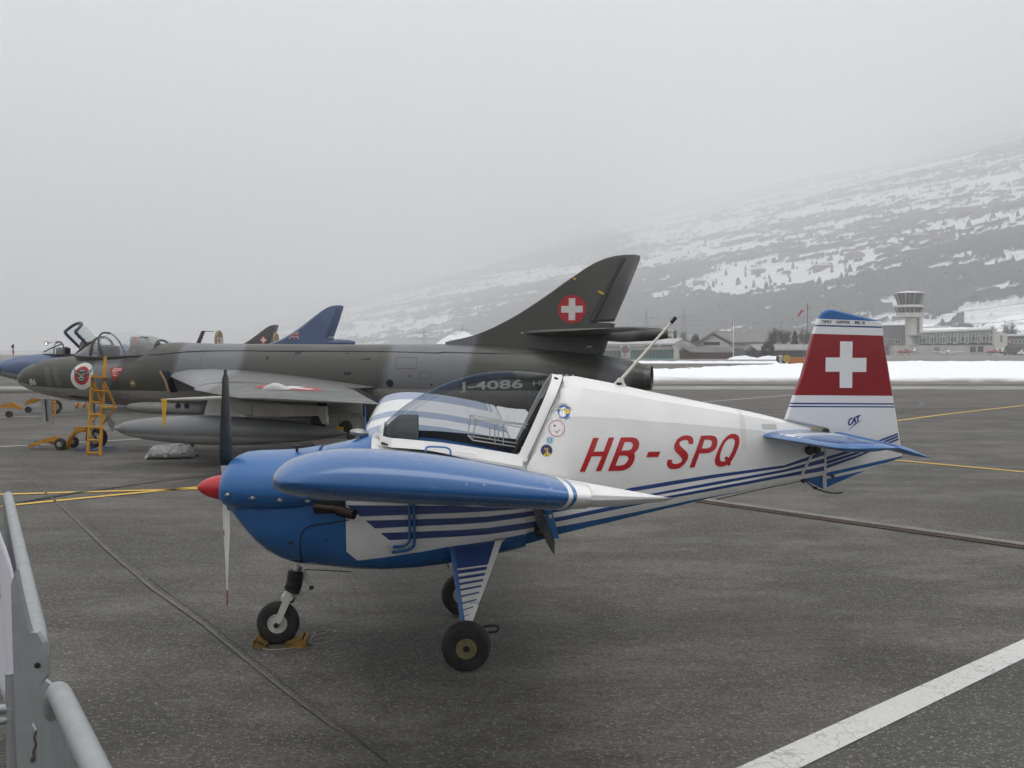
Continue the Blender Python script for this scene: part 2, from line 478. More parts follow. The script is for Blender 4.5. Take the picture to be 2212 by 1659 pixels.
def paintline(name, col, under, wear=.5, crack=True):
    n = NB(name)
    w = n.noise(5, 6, rough=.8)
    c = n.mix(n.ramp(w, [(wear - .14, 1), (wear - .05, 0)]), col, under)
    f = n.noise(60, 2)
    c = n.mix(n.math('MULTIPLY', n.ramp(f, [(.36, 1), (.5, 0)]), .35), c, tuple(q * .6 for q in col))
    if crack:
        v = n.N.new("ShaderNodeTexVoronoi"); v.feature = 'DISTANCE_TO_EDGE'; v.inputs['Scale'].default_value = 5.5
        nn = n.N.new("ShaderNodeTexNoise"); nn.inputs['Scale'].default_value = 6; n.L.new(n.obj, nn.inputs['Vector'])
        va = n.N.new("ShaderNodeVectorMath"); va.operation = 'MULTIPLY_ADD'; n.L.new(nn.outputs['Color'], va.inputs[0])
        va.inputs[1].default_value = (.35, .35, .35); n.L.new(n.obj, va.inputs[2]); n.L.new(va.outputs[0], v.inputs['Vector'])
        mask = n.AND(n.lt(v.outputs['Distance'], .022), n.gt(n.noise(2.2, 2), .47))
        c = n.mix(n.math('MULTIPLY', mask, .42), c, (.16, .155, .15))
    return n.done(c, .7)
PW = paintline("white_line_paint", (.60, .60, .58), (.12, .115, .11), .34)
PY = paintline("yellow_line_paint", (.62, .40, .07), (.13, .12, .10), .38, False)
PWF = paintline("faded_white_line_paint", (.42, .42, .41), (.13, .12, .11), .42, False)
SNOW = mat("snow", (.86, .88, .91), .8, var=.06, scale=.6, bump=.5, bscale=2)

def sheet(name, pts, z, m, lab=None):
    me = bpy.data.meshes.new(name)
    V = [(a, b, z) for a, b in pts]
    F = [tuple(t) for t in tessellate_polygon([[Vector(v) for v in V]])]
    F = [f if (Vector(V[f[1]])-Vector(V[f[0]])).cross(Vector(V[f[2]])-Vector(V[f[0]])).z > 0 else f[::-1] for f in F]
    o = mesh(name, V, F, m, None, False)
    o['kind'] = 'structure'
    if lab: o['label'] = lab
    return o

sheet("ground", [(-8500, -2500), (8500, -2500), (8500, 7500), (-8500, 7500)], 0.0, ASPH, "worn grey asphalt apron with light stones and darker smears")

def strip(name, px_pts, w, z, m, lab, ext=None):
    """a painted line of width w along ground points given in the picture"""
    P = [ground(a, b).to_2d() for a, b in px_pts]
    if ext:
        P[0] = P[0] + (P[0] - P[1]).normalized() * ext[0]; P[-1] = P[-1] + (P[-1] - P[-2]).normalized() * ext[1]
    Lp = []; Rp = []
    for i, p in enumerate(P):
        d = (P[min(i+1, len(P)-1)] - P[max(i-1, 0)]).normalized(); n = Vector((-d.y, d.x))
        ww = w[i] if isinstance(w, (list, tuple)) else w
        Lp.append(p + n * ww / 2); Rp.append(p - n * ww / 2)
    V = [(q.x, q.y, z) for q in Lp + Rp]; k = len(P)
    F = [(i, k + i, k + i + 1, i + 1) for i in range(k - 1)]
    o = mesh(name, V, F, m, None, False); o['kind'] = 'structure'; o['label'] = lab
    return o

# --- painted lines
up = Z(2300, 1300, 1.445, [(85, 1659), (1393, 1070)]); lo = Z(2300, 1300, 1.445, [(375, 1659), (1393, 1160)])
gu = [ground(*p).to_2d() for p in up]; gl = [ground(*p).to_2d() for p in lo]
du = (gu[1] - gu[0]).normalized(); dl = (gl[1] - gl[0]).normalized()
sheet("white_line", [tuple(gu[0] - du * 2.5), tuple(gl[0] - dl * 2.5), tuple(gl[1] + dl * 2.2), tuple(gu[1] + du * 2.2)], .008, PW,
      "wide cracked white line across the near right corner")
# the darker asphalt lane on the near side of that line
q = [gl[0] - dl * 3, gl[1] + dl * 9]; nn = Vector((dl.y, -dl.x))
if nn.y > 0: nn = -nn
sheet("asphalt_lane", [tuple(q[0] + nn * .0), tuple(q[0] + nn * 3), tuple(q[1] + nn * 3), tuple(q[1])], .004,
      asphalt("fresh_asphalt", (.088, .086, .080), (.058, .057, .054), (.13, .124, .114), 1.2), "darker coarse asphalt beyond the wide white line")
z8 = lambda p: Z(2300, 1300, 1.445, p)
z7 = lambda p: Z(2300, 950, 2.553, p)
z1 = lambda p: Z(0, 950, 2.765, p)
z5b = lambda p: Z(0, 1500, 1.75, p)
z5 = lambda p: Z(1150, 1150, 3.16, p)
n1 = lambda p: Z(1900, 900, 3.16, p)
t2 = lambda p: Z(2650, 850, 3.603, p)
strip("yellow_line", z8([(805, 60), (1050, 28), (1300, 0)]), .13, .008, PY, "thin yellow line beyond the rudder of the small aircraft, farther one", (0, 14))
strip("yellow_line", z8([(560, 222), (805, 243), (1393, 297)]), .12, .008, PY, "thin yellow line beside the drooping elevator tip, nearer one", (2, 8))
strip("yellow_line", z5b([(15, 135), (350, 125), (700, 115)]), .13, .008, PY, "yellow line running level from the barrier to the propeller", (1, 2))
strip("yellow_line", z5b([(65, 195), (400, 162), (700, 133)]), .13, .008, PY, "yellow line meeting the level one at a narrow angle", (1, 1.2))
strip("tar_line", z5b([(40, 190), (250, 155), (400, 130), (700, 88)]) + Z(550, 1350, 2.765, [(0, 495), (420, 450)]), [.10, .1, .08, .05, .04, .04], .012,
      mat("tar", (.03, .03, .032), .6, var=.3, scale=4), "black tar seam crossing the two yellow lines", (.5, 1))
strip("white_line", z1([(0, 1312), (250, 1300), (700, 1275), (1230, 1245)]), .12, .008, PWF, "thin white line under the yellow tow bar", (6, 14))
strip("white_line", z1([(0, 1055), (400, 1040), (780, 1015)]), .14, .008, PWF, "thin white line behind the nose of the dark jet", (8, 16))
strip("white_line", z5([(1300, 590), (1760, 553)]), .13, .008, PWF, "thin white line seen through the small aircraft's canopy", (10, 20))
strip("yellow_line", z5([(1440, 608), (1750, 622)]), .12, .008, PY, "thin yellow line seen through the small aircraft's canopy", (6, 3))
strip("tyre_mark", z7([(1390, 797), (1500, 808), (1590, 828), (1640, 858), (1622, 885), (1540, 912), (1430, 935)]),
      [.05, .08, .12, .16, .12, .08, .05], .012, mat("tyre_mark_black", (.075, .073, .07), .7, var=.5, scale=3, dirt=(.11, .108, .10)), "black curved tyre mark between the fin and the snow", (0, 6))
# curved seam of darker asphalt from the jets to the near edge
sp = [(0, 975), (75, 1030), (160, 1105), (250, 1190), (340, 1268), (450, 1345), (540, 1420), (640, 1500), (740, 1575), (850, 1659)]
strip("asphalt_seam", [(a + 16, b) for a, b in sp], [.07] * 4 + [.075, .07, .06, .05, .05, .05], .004, ASPH_D, "dark rough seam curving across the apron in front of the propeller", (4, 1))
strip("asphalt_seam", [(a - 12, b + 4) for a, b in sp[1:9]], [.015, .03, .035, .03, .028, .025, .022, .015], .008,
      mat("pale_seam", (.124, .117, .103), .85, var=.4, scale=6, dirt=(.090, .085, .076), bump=.4, bscale=60), "pale worn edge beside the dark seam")
sheet("taxiway", [(-400, 33), (500, 33), (500, 49), (-400, 49)], .004, asphalt("taxiway_asphalt", (.115, .108, .097), (.085, .081, .075), (.14, .13, .115), .2), "brownish taxiway beyond the apron")
sheet("taxiway_edge", [(-400, 49), (500, 49), (500, 53.5), (-400, 53.5)], .008, mat("pale_concrete", (.34, .335, .32), .85, var=.5, scale=1.1, dirt=(.12, .115, .10), stretch=(.35, 1, 1)), "pale strip in front of the snow")

# --- drain channel with grate
a0, a1 = ground(*z8([(0, 447)])[0]).to_2d(), ground(*z8([(1393, 645)])[0]).to_2d()
dd = (a1 - a0).normalized(); a0 = a0 - dd * 2.6; a1 = a1 + dd * 3.0; dn = Vector((-dd.y, dd.x))
if dn.y < 0: dn = -dn
Ld = (a1 - a0).length
drain = empty("drain_channel", (a0.x, a0.y, 0), math.atan2(dd.y, dd.x)); tag(drain, "long rusty brown drain grate set in a pale concrete strip", kind='structure')
mesh("concrete_edge", [(0, .075, .006), (Ld, .075, .006), (Ld, .26, .006), (0, .26, .006)], [(0, 1, 2, 3)], mat("drain_concrete", (.21, .20, .175), .85, var=.35, scale=3, bump=.3, bscale=40), drain, False)
mesh("gutter", [(0, -.075, .003), (Ld, -.075, .003), (Ld, .075, .003), (0, .075, .003)], [(0, 1, 2, 3)], mat("gutter_black", (.012, .012, .012), .9), drain, False)
RUST = mat("rusty_iron", (.105, .075, .058), .75, metal=.2, var=.45, scale=14, dirt=(.05, .038, .032))
fr = MB(); fr.box((0, .06, .002), (Ld, .078, .014)); fr.box((0, -.078, .002), (Ld, -.06, .014)); fr.build("rail", RUST, drain, False)
br = MB(); k = int(Ld / .042)
for i in range(k): br.box((i * .042, -.059, .003), (i * .042 + .019, .059, .011))
o = br.build("grate_bar", RUST, drain, False, fix=False); o['kind'] = 'stuff'

# --- snow banks
def bank(name, x0, x1, y0, y1, h, seed, nx, ny, m, lab, peaks=()):
    V = []; F = []
    for i in range(nx + 1):
        for j in range(ny + 1):
            u, v = i / nx, j / ny; x = x0 + (x1 - x0) * u
            edge = .9 * noise.noise(Vector((x * .12, seed, 0))) + .35 * noise.noise(Vector((x * .7, seed + 3, 0)))
            y = y0 + edge + (y1 - y0) * v
            prof = min(1, math.sin(PI * min(1, v * 1.02)) ** .55 * 1.05) if 0 < v < 1 else 0
            hh = h * (.92 + .2 * noise.noise(Vector((x * .045, seed, 1.3))) + .16 * noise.noise(Vector((x * .21, y * .2, seed))))
            for (pxx, ph, pw) in peaks: hh += ph * math.exp(-((x - pxx) / pw) ** 2)
            z = prof * max(.05, hh) + .16 * prof * noise.noise(Vector((x * .9, y * .9, seed))) + .07 * prof * noise.noise(Vector((x * 2.6, y * 2.6, seed)))
            V.append((x, y, z if 0 < v < 1 else -.02))
    for i in range(nx):
        for j in range(ny):
            a = i * (ny + 1) + j; F.append((a, a + ny + 1, a + ny + 2, a + 1))
    o = mesh(name, V, F, m, None, True, 180); o['kind'] = 'structure'; o['label'] = lab; return o
def snow_mat():
    n = NB("ploughed_snow")
    g = n.N.new("ShaderNodeNewGeometry"); s = n.N.new("ShaderNodeSeparateXYZ"); n.L.new(g.outputs['Position'], s.inputs[0])
    w = n.noise(.9, 6, stretch=(.25, 1, 1), rough=.75)
    low = n.math('SUBTRACT', s.outputs[2], n.math('MULTIPLY', n.math('SUBTRACT', w, .42), .34))
    c = n.mix(n.ramp(low, [(.08, 1), (.30, 0)]), (.88, .90, .93), (.20, .185, .16))
    n.bump(n.noise(3, 5, stretch=(.5, 1, 1)), .6, .08)
    return n.done(c, .8)
PSNOW = snow_mat()
pk = [((at(p, 790, 68).x), .24, 1.9) for p in (1628, 1743)] + [(at(p, 790, 68).x, .24, 5.5) for p in (1900, 2060, 2220, 2400)]
bank("snow_bank", -8, 46, 57, 82, .56, 2.1, 260, 40, PSNOW, "ploughed snow bank with dirty foot in front of the runway", pk)
bank("snow_strip", -20, 130, 147, 176, .12, 5.7, 200, 12, SNOW, "thin snow strip between runway and hangars")
sheet("runway", [(-400, 86), (500, 86), (500, 146), (-400, 146)], .004, ASPH_F, "grey runway between the snow bank and the snow strip")
strip("yellow_line", t2([(1620, 1115), (2130, 1073)]), .35, .008, PY, "yellow line on the runway below the terminal", (4, 30))
sheet("far_apron", [(-400, 180), (700, 180), (700, 420), (-400, 420)], .004, asphalt("far_apron_asphalt", (.22, .215, .20), (.18, .175, .165), (.25, .24, .22), .1), "pale apron in front of the hangars and terminal")
sheet("snow_field", [(-2500, 422), (3500, 422), (3500, 1500), (-2500, 1500)], .004, mat("valley_snow", (.45, .46, .46), .85, var=.6, scale=.02, dirt=(.12, .12, .11)), "flat valley floor with patchy snow behind the airfield")

# --- mountainside
POS = [  # open snowy slopes, in picture coordinates
 [(1330, 405), (1480, 385), (1700, 372), (1880, 355), (2300, 330), (2300, 485), (2100, 500), (1990, 515), (1900, 560), (1850, 585), (1850, 625), (1700, 640), (1560, 640), (1500, 632), (1545, 590), (1500, 570), (1380, 590), (1250, 612), (1150, 640), (1000, 655), (900, 675), (740, 700), (740, 665), (860, 640), (950, 615), (1100, 590), (1290, 570), (1400, 540), (1340, 500)],
 [(940, 592), (1000, 575), (1060, 560), (1100, 543), (1090, 560), (1010, 588), (950, 598)],
 [(1350, 430), (1300, 470), (1180, 500), (1170, 510), (1340, 500), (1450, 470)],
 [(2095, 675), (2140, 660), (2230, 655), (2320, 665), (2320, 735), (2080, 712)],
 [(1895, 655), (1925, 650), (1975, 660), (1965, 672), (1915, 672)],
 [(1880, 712), (1960, 700), (1970, 718), (1900, 722)],
 [(500, 725), (700, 705), (860, 690), (980, 690), (900, 715), (640, 738)],
 [(2190, 380), (2400, 300), (2500, 420), (2300, 470)]]
NEG = [
 [(1855, 600), (1900, 575), (2050, 530), (2212, 498), (2420, 470), (2420, 648), (2100, 655), (2040, 700), (1880, 690), (1860, 640)],
 [(1400, 655), (1560, 645), (1700, 645), (1850, 632), (1880, 700), (1870, 760), (1300, 760), (1390, 690)],
 [(1000, 690), (1150, 650), (1300, 625), (1400, 640), (1390, 760), (980, 760)],
 [(1250, 480), (1400, 440), (1520, 470), (1330, 540), (1100, 580), (1130, 545)],
 [(1555, 395), (1640, 400), (1560, 440), (1480, 470), (1450, 440)],
 [(700, 600), (900, 560), (1100, 500), (1180, 515), (1080, 550), (930, 590), (760, 640)]]
def inside(pt, poly):
    x, y = pt; c = False; j = len(poly) - 1
    for i in range(len(poly)):
        xi, yi = poly[i]; xj, yj = poly[j]
        if (yi > y) != (yj > y) and x < (xj - xi) * (y - yi) / (yj - yi) + xi: c = not c
        j = i
    return c
def inside_np(X, Y, poly):
    C = np.zeros(X.shape, bool); j = len(poly) - 1
    for i in range(len(poly)):
        xi, yi = poly[i]; xj, yj = poly[j]
        if yi != yj:
            C ^= ((yi > Y) != (yj > Y)) & (X < (xj - xi) * (Y - yi) / (yj - yi) + xi)
        j = i
    return C
rng = np.random.RandomState(3)
_TAB = rng.rand(256, 256)
def vnoise(x, y):
    xi = np.floor(x).astype(int); yi = np.floor(y).astype(int); fx = x - xi; fy = y - yi
    fx = fx * fx * (3 - 2 * fx); fy = fy * fy * (3 - 2 * fy)
    g = lambda a, b: _TAB[a % 256, b % 256]
    return (g(xi, yi) * (1 - fx) + g(xi + 1, yi) * fx) * (1 - fy) + (g(xi, yi + 1) * (1 - fx) + g(xi + 1, yi + 1) * fx) * fy
def fbm(x, y, o=5, g=.5):
    s = 0; a = 1; t = 0
    for k in range(o): s = s + a * vnoise(x + 17.3 * k, y + 9.1 * k); t += a; a *= g; x = x * 2.03; y = y * 2.03
    return s / t
def hill_z(X, Y):
    q = .385 * X + .170 * Y
    z = .697 * np.maximum(q - 235, 0)
    z = z * (1 + .16 * (fbm(X / 900, Y / 900, 3) - .5)) + 14 * (fbm(X / 160 + 5, Y / 160, 4) - .5) * np.clip((q - 235) / 60, 0, 1)
    return np.minimum(z, 1700 + 0 * z)
NA, ND = 1200, 330
az = np.linspace(-45, 62, 1 + NA) if False else np.degrees(np.arctan((np.linspace(-500, 3100, NA + 1) - CX) / FPX))
dist = 560 * (9000 / 560) ** (np.linspace(0, 1, ND + 1))
A, D = np.meshgrid(np.radians(az), dist, indexing='ij')
X, Y = D * np.sin(A), D * np.cos(A)
Zh = hill_z(X, Y)
# picture coordinates of every point, to know which slope it belongs to
cp, sp_ = math.cos(PITCH), math.sin(PITCH)
dz = Zh - CAM_H; fy = Y * cp - dz * sp_; uz = Y * sp_ + dz * cp
PX = CX + FPX * X / fy; PY_ = CY - FPX * uz / fy
bias = np.full(X.shape, -.17)
wx = PX + 26 * (fbm(X / 130, Y / 130, 4) - .5); wy = PY_ + 20 * (fbm(X / 110 + 40, Y / 110, 4) - .5)
for p in NEG: bias[inside_np(wx, wy, p)] = -.40
for p in POS: bias[inside_np(wx, wy, p)] = .10
tall = (X * -.62 + Y * .78); along = (X * .78 + Y * .62)
T = fbm(along / 150, Zh / 22, 5, .6); T2 = fbm(along / 48 + 9, Zh / 11 + 3, 5, .62)
T3 = fbm(X / 24 + 3, Y / 24, 4, .65); T4 = fbm(along / 520 + 2, Zh / 45, 3, .5)
S = bias + .85 * (T - .5) + .95 * (T2 - .5) + 1.25 * (T3 - .5) + .5 * (T4 - .5) + .04
S = np.clip((S + .02) / .10, 0, 1)
q_ = .385 * X + .170 * Y
wood = (1 - S) * np.clip((q_ - 240) / 20, 0, 1)
Zh = Zh + wood * (3 + 6 * fbm(X / 12, Y / 12, 3)) 
Zh = np.where(q_ < 235, -3, Zh)
V = np.stack([X, Y, Zh], -1).reshape(-1, 3)
ii = (np.arange(NA)[:, None] * (ND + 1) + np.arange(ND)[None, :]).reshape(-1)
Fh = np.stack([ii, ii + ND + 1, ii + ND + 2, ii + 1], -1)
keep = (q_[:-1, :-1].reshape(-1) > 222)
Fh = Fh[keep]
me = bpy.data.meshes.new("mountainside"); me.from_pydata(V.tolist(), [], Fh[:, ::-1].tolist()); me.update()
at_ = me.attributes.new("snow", 'FLOAT', 'POINT'); at_.data.foreach_set('value', S.reshape(-1).astype(np.float32))
n = NB("mountain_slope")
an = n.N.new("ShaderNodeAttribute"); an.attribute_name = "snow"
g1 = n.noise(.16, 7, stretch=(1, 1, 3), rough=.85)
sn = n.ramp(n.math('ADD', an.outputs['Fac'], n.math('MULTIPLY', n.math('SUBTRACT', g1, .5), 1.9)), [(.42, 0), (.62, 1)])
g2 = n.noise(.05, 5)
forest = n.mix(g2, (.014, .017, .021), (.050, .052, .056))
rows = n.math('SINE', n.math('MULTIPLY', n.z, 1.1)); rows = n.ramp(rows, [(.0, .80), (.7, 1.0)])
snowc = n.mix(n.math('MULTIPLY', rows, n.ramp(g1, [(.3, .8), (.6, 1.0)])), (.30, .30, .30), (.74, .755, .78))
me.materials.append(n.done(n.mix(sn, forest, snowc), .9)); n.b.inputs['Specular IOR Level'].default_value = .1
me.shade_smooth()
_n = rng.rand(26000, 2); tv = []; tf = []
for u, v in _n:
    i, j = int(u * NA), int((v ** 1.15) * ND * .86); x, y, z = X[i, j], Y[i, j], Zh[i, j]
    if z < 2 or q_[i, j] < 245: continue
    sv = S[i, j]
    if sv > .4 and x * x + y * y < 1.1e6: continue
    if sv > .8 and (u * 977) % 1 > .16: continue
    h_ = 4 + 6 * ((u * 3331) % 1); w_ = h_ * (.22 + .2 * ((v * 811) % 1)); k = len(tv); gz = z - (9 if sv < .5 else 1)
    tv += [(x - w_, y - w_, gz), (x + w_, y - w_, gz), (x + w_ * .8, y + w_, gz), (x - w_ * .8, y + w_, gz), (x - w_ * .7, y, gz + h_ * .75), (x + w_ * .7, y, gz + h_ * .7), (x, y, gz + h_ * 1.25)]
    tf += [(k, k+1, k+5, k+4), (k+1, k+2, k+5), (k+3, k, k+4), (k+2, k+3, k+4, k+5), (k+4, k+5, k+6)]
sw = mesh("scattered_trees", tv, tf, mat("far_tree_grey", (.05, .05, .048), .95, var=.4, scale=.02), None, False); tag(sw, "countless small bare trees scattered over the snowy mountainside", kind='stuff')
hill = link(bpy.data.objects.new("mountainside", me)); tag(hill, "mountainside with snowy vineyard terraces and dark woods fading into fog", kind='structure')

# low snowy knoll behind the terminal
def knoll(cx, cy, rx, ry, h, lab, seed, m):
    V = []; F = []; nr, na = 22, 60
    for i in range(nr + 1):
        for j in range(na):
            r = i / nr; t = 2 * PI * j / na
            x, y = cx + rx * r * math.cos(t), cy + ry * r * math.sin(t)
            z = h * (1 - r * r) ** 1.1 * (1 + .35 * noise.noise(Vector((x * .02, y * .02, seed)))) - .3
            V.append((x, y, z))
    for i in range(nr):
        for j in range(na):
            F.append((i*na+j, i*na+(j+1)%na, (i+1)*na+(j+1)%na, (i+1)*na+j))
    o = mesh("snow_knoll", V, [f[::-1] for f in F], m, None, True, 180); tag(o, lab, kind='structure'); return o
def knoll_mat():
    n = NB("snow_with_bushes"); w = n.noise(.12, 6, rough=.75, stretch=(1, .3, 1.5))
    return n.done(n.mix(n.ramp(w, [(.54, 0), (.66, 1)]), (.84, .86, .88), (.16, .16, .16)), .85)
KM = knoll_mat()
c = at(2235, 757, 640); knoll(c.x + 4, 640, 50, 60, 27, "rounded snowy knoll with bushes behind the terminal", 1, KM)
c = at(1010, 757, 1050); knoll(c.x - 10, 1050, 30, 40, 21, "low snowy knoll behind the dark jet's spine", 4, KM)
c = at(1925, 757, 560); knoll(c.x + 3, 560, 9, 14, 15, "small snow heap behind the control tower", 7, KM)

# --- the haze: one even box of air round everything
hz = MB().box((-9600, -3000, -4), (9600, 9600, 1760)).build("haze", None, None, False)
hm = bpy.data.materials.new("fog_air"); hm.use_nodes = True; hn = hm.node_tree; hn.nodes.clear()
pv = hn.nodes.new("ShaderNodeVolumePrincipled"); pv.inputs['Density'].default_value = .00064
pv.inputs['Color'].default_value = (.965, .972, .986, 1); pv.inputs['Anisotropy'].default_value = 0.0
ho = hn.nodes.new("ShaderNodeOutputMaterial"); hn.links.new(pv.outputs[0], ho.inputs['Volume'])
hz.data.materials.append(hm); tag(hz, "pale winter haze over the airfield", kind='stuff')

# ================================================================== THE SMALL BLUE AND WHITE AIRCRAFT
_n = ground(1007, 1447); _f = ground(985, 1327)
_ax = (_f - _n); TH = math.radians(3.8)          # its nose points left, tail a little away
_mid = (_n + _f) / 2
NF = Frame(_mid.x, _mid.y, TH)
TRK = _ax.length / 2
la = empty("light_aircraft", NF.o, TH)
tag(la, "small white and blue propeller aircraft with red spinner and white cross on red fin", "aircraft")
z4 = lambda p: Z(550, 1350, 2.765, p)
z6 = lambda p: Z(1300, 1450, 2.37, p)
z8n = lambda p: Z(1700, 1150, 2.765, p)

def xpx(px, y=0.0): return NF.pt(px, 950, y)[0]
X483, X690, X748, X805, X1218, X1780 = [xpx(v) for v in (484, 690, 749, 808, 1214, 1781)]
# half width of the body along its length
HW = [(xpx(495), .13), (xpx(520), .22), (xpx(560), .27), (xpx(620), .295), (xpx(700), .30), (X805, .305), (X1218, .30), (xpx(1400), .235), (xpx(1600), .135), (xpx(1700), .08), (X1780, .035)]
def hw(x): return interp(x, HW)
top_px = [(495, 1060), (560, 1040), (640, 1020), (680, 985), (700, 963), (760, 950), (808, 936), (1214, 813), (1240, 812), (1330, 829), (1400, 845), (1480, 861), (1600, 885), (1650, 896), (1700, 909), (1740, 921), (1781, 933)]
TOPC = NF.L(top_px, 0)
bot_px = [(497, 1106), (505, 1114), (516, 1130), (530, 1150), (545, 1170), (562, 1188), (585, 1205), (612, 1218), (645, 1227), (700, 1232), (760, 1234.5), (830, 1233), (900, 1229), (960, 1221), (1000, 1213), (1047, 1204), (1110, 1190), (1160, 1176), (1200, 1163), (1260, 1148), (1330, 1131), (1400, 1113), (1470, 1096), (1540, 1078), (1600, 1066), (1680, 1048), (1781, 1028)]
BOTC = [NF.pt(a, b, -.62 * interp(xpx(a), HW)) for a, b in bot_px]
# canopy sill: bottom line of the white canopy rail
SILL_PX = z5([(100, 745), (140, 872), (400, 885), (650, 905), (900, 945), (1200, 995), (1660, 1078)])
SILL = [NF.pt(a, b, -.31) for a, b in SILL_PX[1:]]
SILL = [(X805 - .02, SILL[0][1] + .10)] + SILL
XF_, ZF_ = NF.pt(*z5([(1672, 1076)])[0], -.30); XT_, ZT_ = NF.pt(*z5([(2040, 172)])[0], -.05)
def zcut(x): return ZF_ + (ZT_ + .02 - ZF_) * (x - XF_) / (XT_ - XF_)
def ztop(x):
    if X805 < x < X1218: return interp(x, SILL) + .015
    return interp(x, TOPC)
rings = []
xs = sorted(set([xpx(p) for p in (497, 500, 505, 512, 520, 530, 545, 562, 585, 612, 645, 690)] + list(np.linspace(xpx(700), X1780, 62)) + [X805 - .001, X805 + .001, X1218 - .001, X1218 + .001, XF_ - .002, XF_ + .002] + list(np.linspace(XF_ + .03, X1218 - .03, 8))))
for x in xs:
    zt, zb = ztop(x), interp(x, BOTC)
    w = hw(x); u = max(0, min(1, (x - X1218) / (X1780 - X1218)))
    zc = zb + (zt - zb) * (.5 if x < X1218 else .52)
    nt = 2.6 if x < X805 else (5 if x < X1218 else 1.9 + .5 * u)
    bl_k = max(0, min(1, (x - X690) / (X748 + .30 - X690))); bl_k = bl_k * bl_k * (3 - 2 * bl_k)
    nb = 2.6 + 2.4 * bl_k
    if x < X748 + .30: zc = zb + (zt - zb) * (.62 - .12 * bl_k)
    if XF_ < x <= X1218:
        zt = interp(max(x, xpx(1195)), TOPC); nt = 1.9; zc = zb + (zt - zb) * .52
    R_ = sect(x, zt, zb, w, nt, nb, 36, zc)
    if XF_ < x <= X1218 + .02:
        for v in R_: v.z = min(v.z, zcut(x))
    if x > XF_:   # fabric stretched over stringers: flat facets between every third point
        for j in range(0, 36, 3):
            p, q = R_[j], R_[(j + 3) % 36]
            for k_ in (1, 2):
                f_ = p.lerp(q, k_ / 3); R_[j + k_] = R_[j + k_].lerp(f_, .55)
    rings.append(R_)
# paint scheme worked out in the shader from lines measured on the side
n = NB("fuselage_paint")
def side(pts, yo=None):
    out = []
    for a, b in pts:
        x0 = xpx(a); out.append(NF.pt(a, b, -hw(x0) if yo is None else yo))
    return out
S = {}
S['1t'] = side(z6([(40, 383), (300, 384), (600, 378)]) + z8n([(170, 1290), (860, 1120), (1200, 1062), (1600, 1000), (2212, 920)]) + [(1781, 974)])
S['1b'] = side(z6([(60, 450), (400, 437), (600, 427), (900, 405)]) + z8n([(170, 1262), (955, 1140), (1200, 1098), (1600, 1032), (2212, 942)]) + [(1781, 983)])
S['2t'] = side(z4([(1570, 858)]) + z6([(60, 487), (400, 476), (600, 465), (900, 430)]) + z8n([(165, 1305), (600, 1238), (1060, 1168), (1600, 1066), (2212, 958)]) + [(1781, 990)])
S['2b'] = side(z4([(1570, 936)]) + z6([(60, 540), (400, 524), (600, 510), (900, 470)]) + z8n([(165, 1343), (600, 1262), (1060, 1190), (1600, 1095), (2212, 980)]) + [(1781, 1000)])
S['3t'] = side(z4([(1570, 975)]) + z6([(60, 580), (400, 566), (600, 552), (980, 502)]) + z8n([(180, 1388), (600, 1302), (1200, 1190), (1600, 1115), (2212, 1000)]) + [(1781, 1007)])
S['3b'] = side(z4([(1570, 1046)]) + z6([(60, 635), (400, 616), (600, 602), (980, 548)]) + z8n([(180, 1428), (600, 1340), (1200, 1215), (1600, 1143), (2212, 1028)]) + [(1781, 1017)])
S['Bt'] = side(z4([(1625, 1220), (2212, 1130)]) + z6([(300, 697), (650, 650), (740, 628), (1000, 575), (1130, 550)]) + z8n([(215, 1472), (600, 1402), (1000, 1322), (1400, 1236), (1700, 1180), (1900, 1146)]) + [(1640, 1062), (1781, 1040)])
C = {k: n.curve(n.x, v) for k, v in S.items()}
zs = n.z
dg = side(z4([(1570, 750), (1925, 1040)]))
sl = (dg[1][1] - dg[0][1]) / (dg[1][0] - dg[0][0])
dline = n.math('ADD', n.math('MULTIPLY', n.math('SUBTRACT', n.x, dg[0][0]), sl), dg[0][1])   # stripes start behind this slant
behind = n.gt(zs, dline)
str_ = n.OR(n.AND(n.lt(zs, C['1t']), n.gt(zs, C['1b'])), n.AND(n.lt(zs, C['2t']), n.gt(zs, C['2b'])), n.AND(n.lt(zs, C['3t']), n.gt(zs, C['3b'])))
str_ = n.AND(str_, behind)
vfront = side(z4([(1528, 900)]))[0][0]
cg = side(z4([(1528, 1135), (1625, 1222)])); sl2 = (cg[1][1] - cg[0][1]) / (cg[1][0] - cg[0][0])
corner = n.lt(zs, n.math('ADD', n.math('MULTIPLY', n.math('SUBTRACT', n.x, cg[0][0]), sl2), cg[0][1]))
corner = n.AND(corner, n.lt(n.x, cg[1][0] + .02))
front = n.lt(n.x, vfront)
topf = n.AND(n.lt(n.x, X805), n.gt(zs, NF.pt(760, 985, -.3)[1]))
blue_all = n.OR(front, topf, corner, n.lt(zs, C['Bt']))
dirt = n.noise(2.4, 5)
white = n.mix(n.ramp(dirt, [(.3, 0), (.7, 1)]), (.70, .70, .69), (.82, .82, .81))
tape = n.AND(n.between(n.x, xpx(1600, -.13) - .0, xpx(1612, -.13)), n.gt(zs, NF.pt(1600, 970, -.13)[1]))
white = n.mix(n.math('MULTIPLY', tape, .6), white, (.62, .58, .53))
bl = n.mix(n.ramp(dirt, [(.35, 0), (.65, 1)]), tuple(c * .85 for c in BLUE_RGB), BLUE_RGB)
col = n.mix(str_, white, NAVY_RGB); col = n.mix(blue_all, col, bl)
rib = n.math('ADD', n.noise(3.0, 4), n.math('MULTIPLY', n.noise(55, 2), .05))
n.bump(rib, .18, .02)
FUS = n.done(col, .27, .45)
b_ = MB().loft(rings)
body = b_.build("fuselage", FUS, la, True, 13)
BODY_BVH = bvh_of(body)

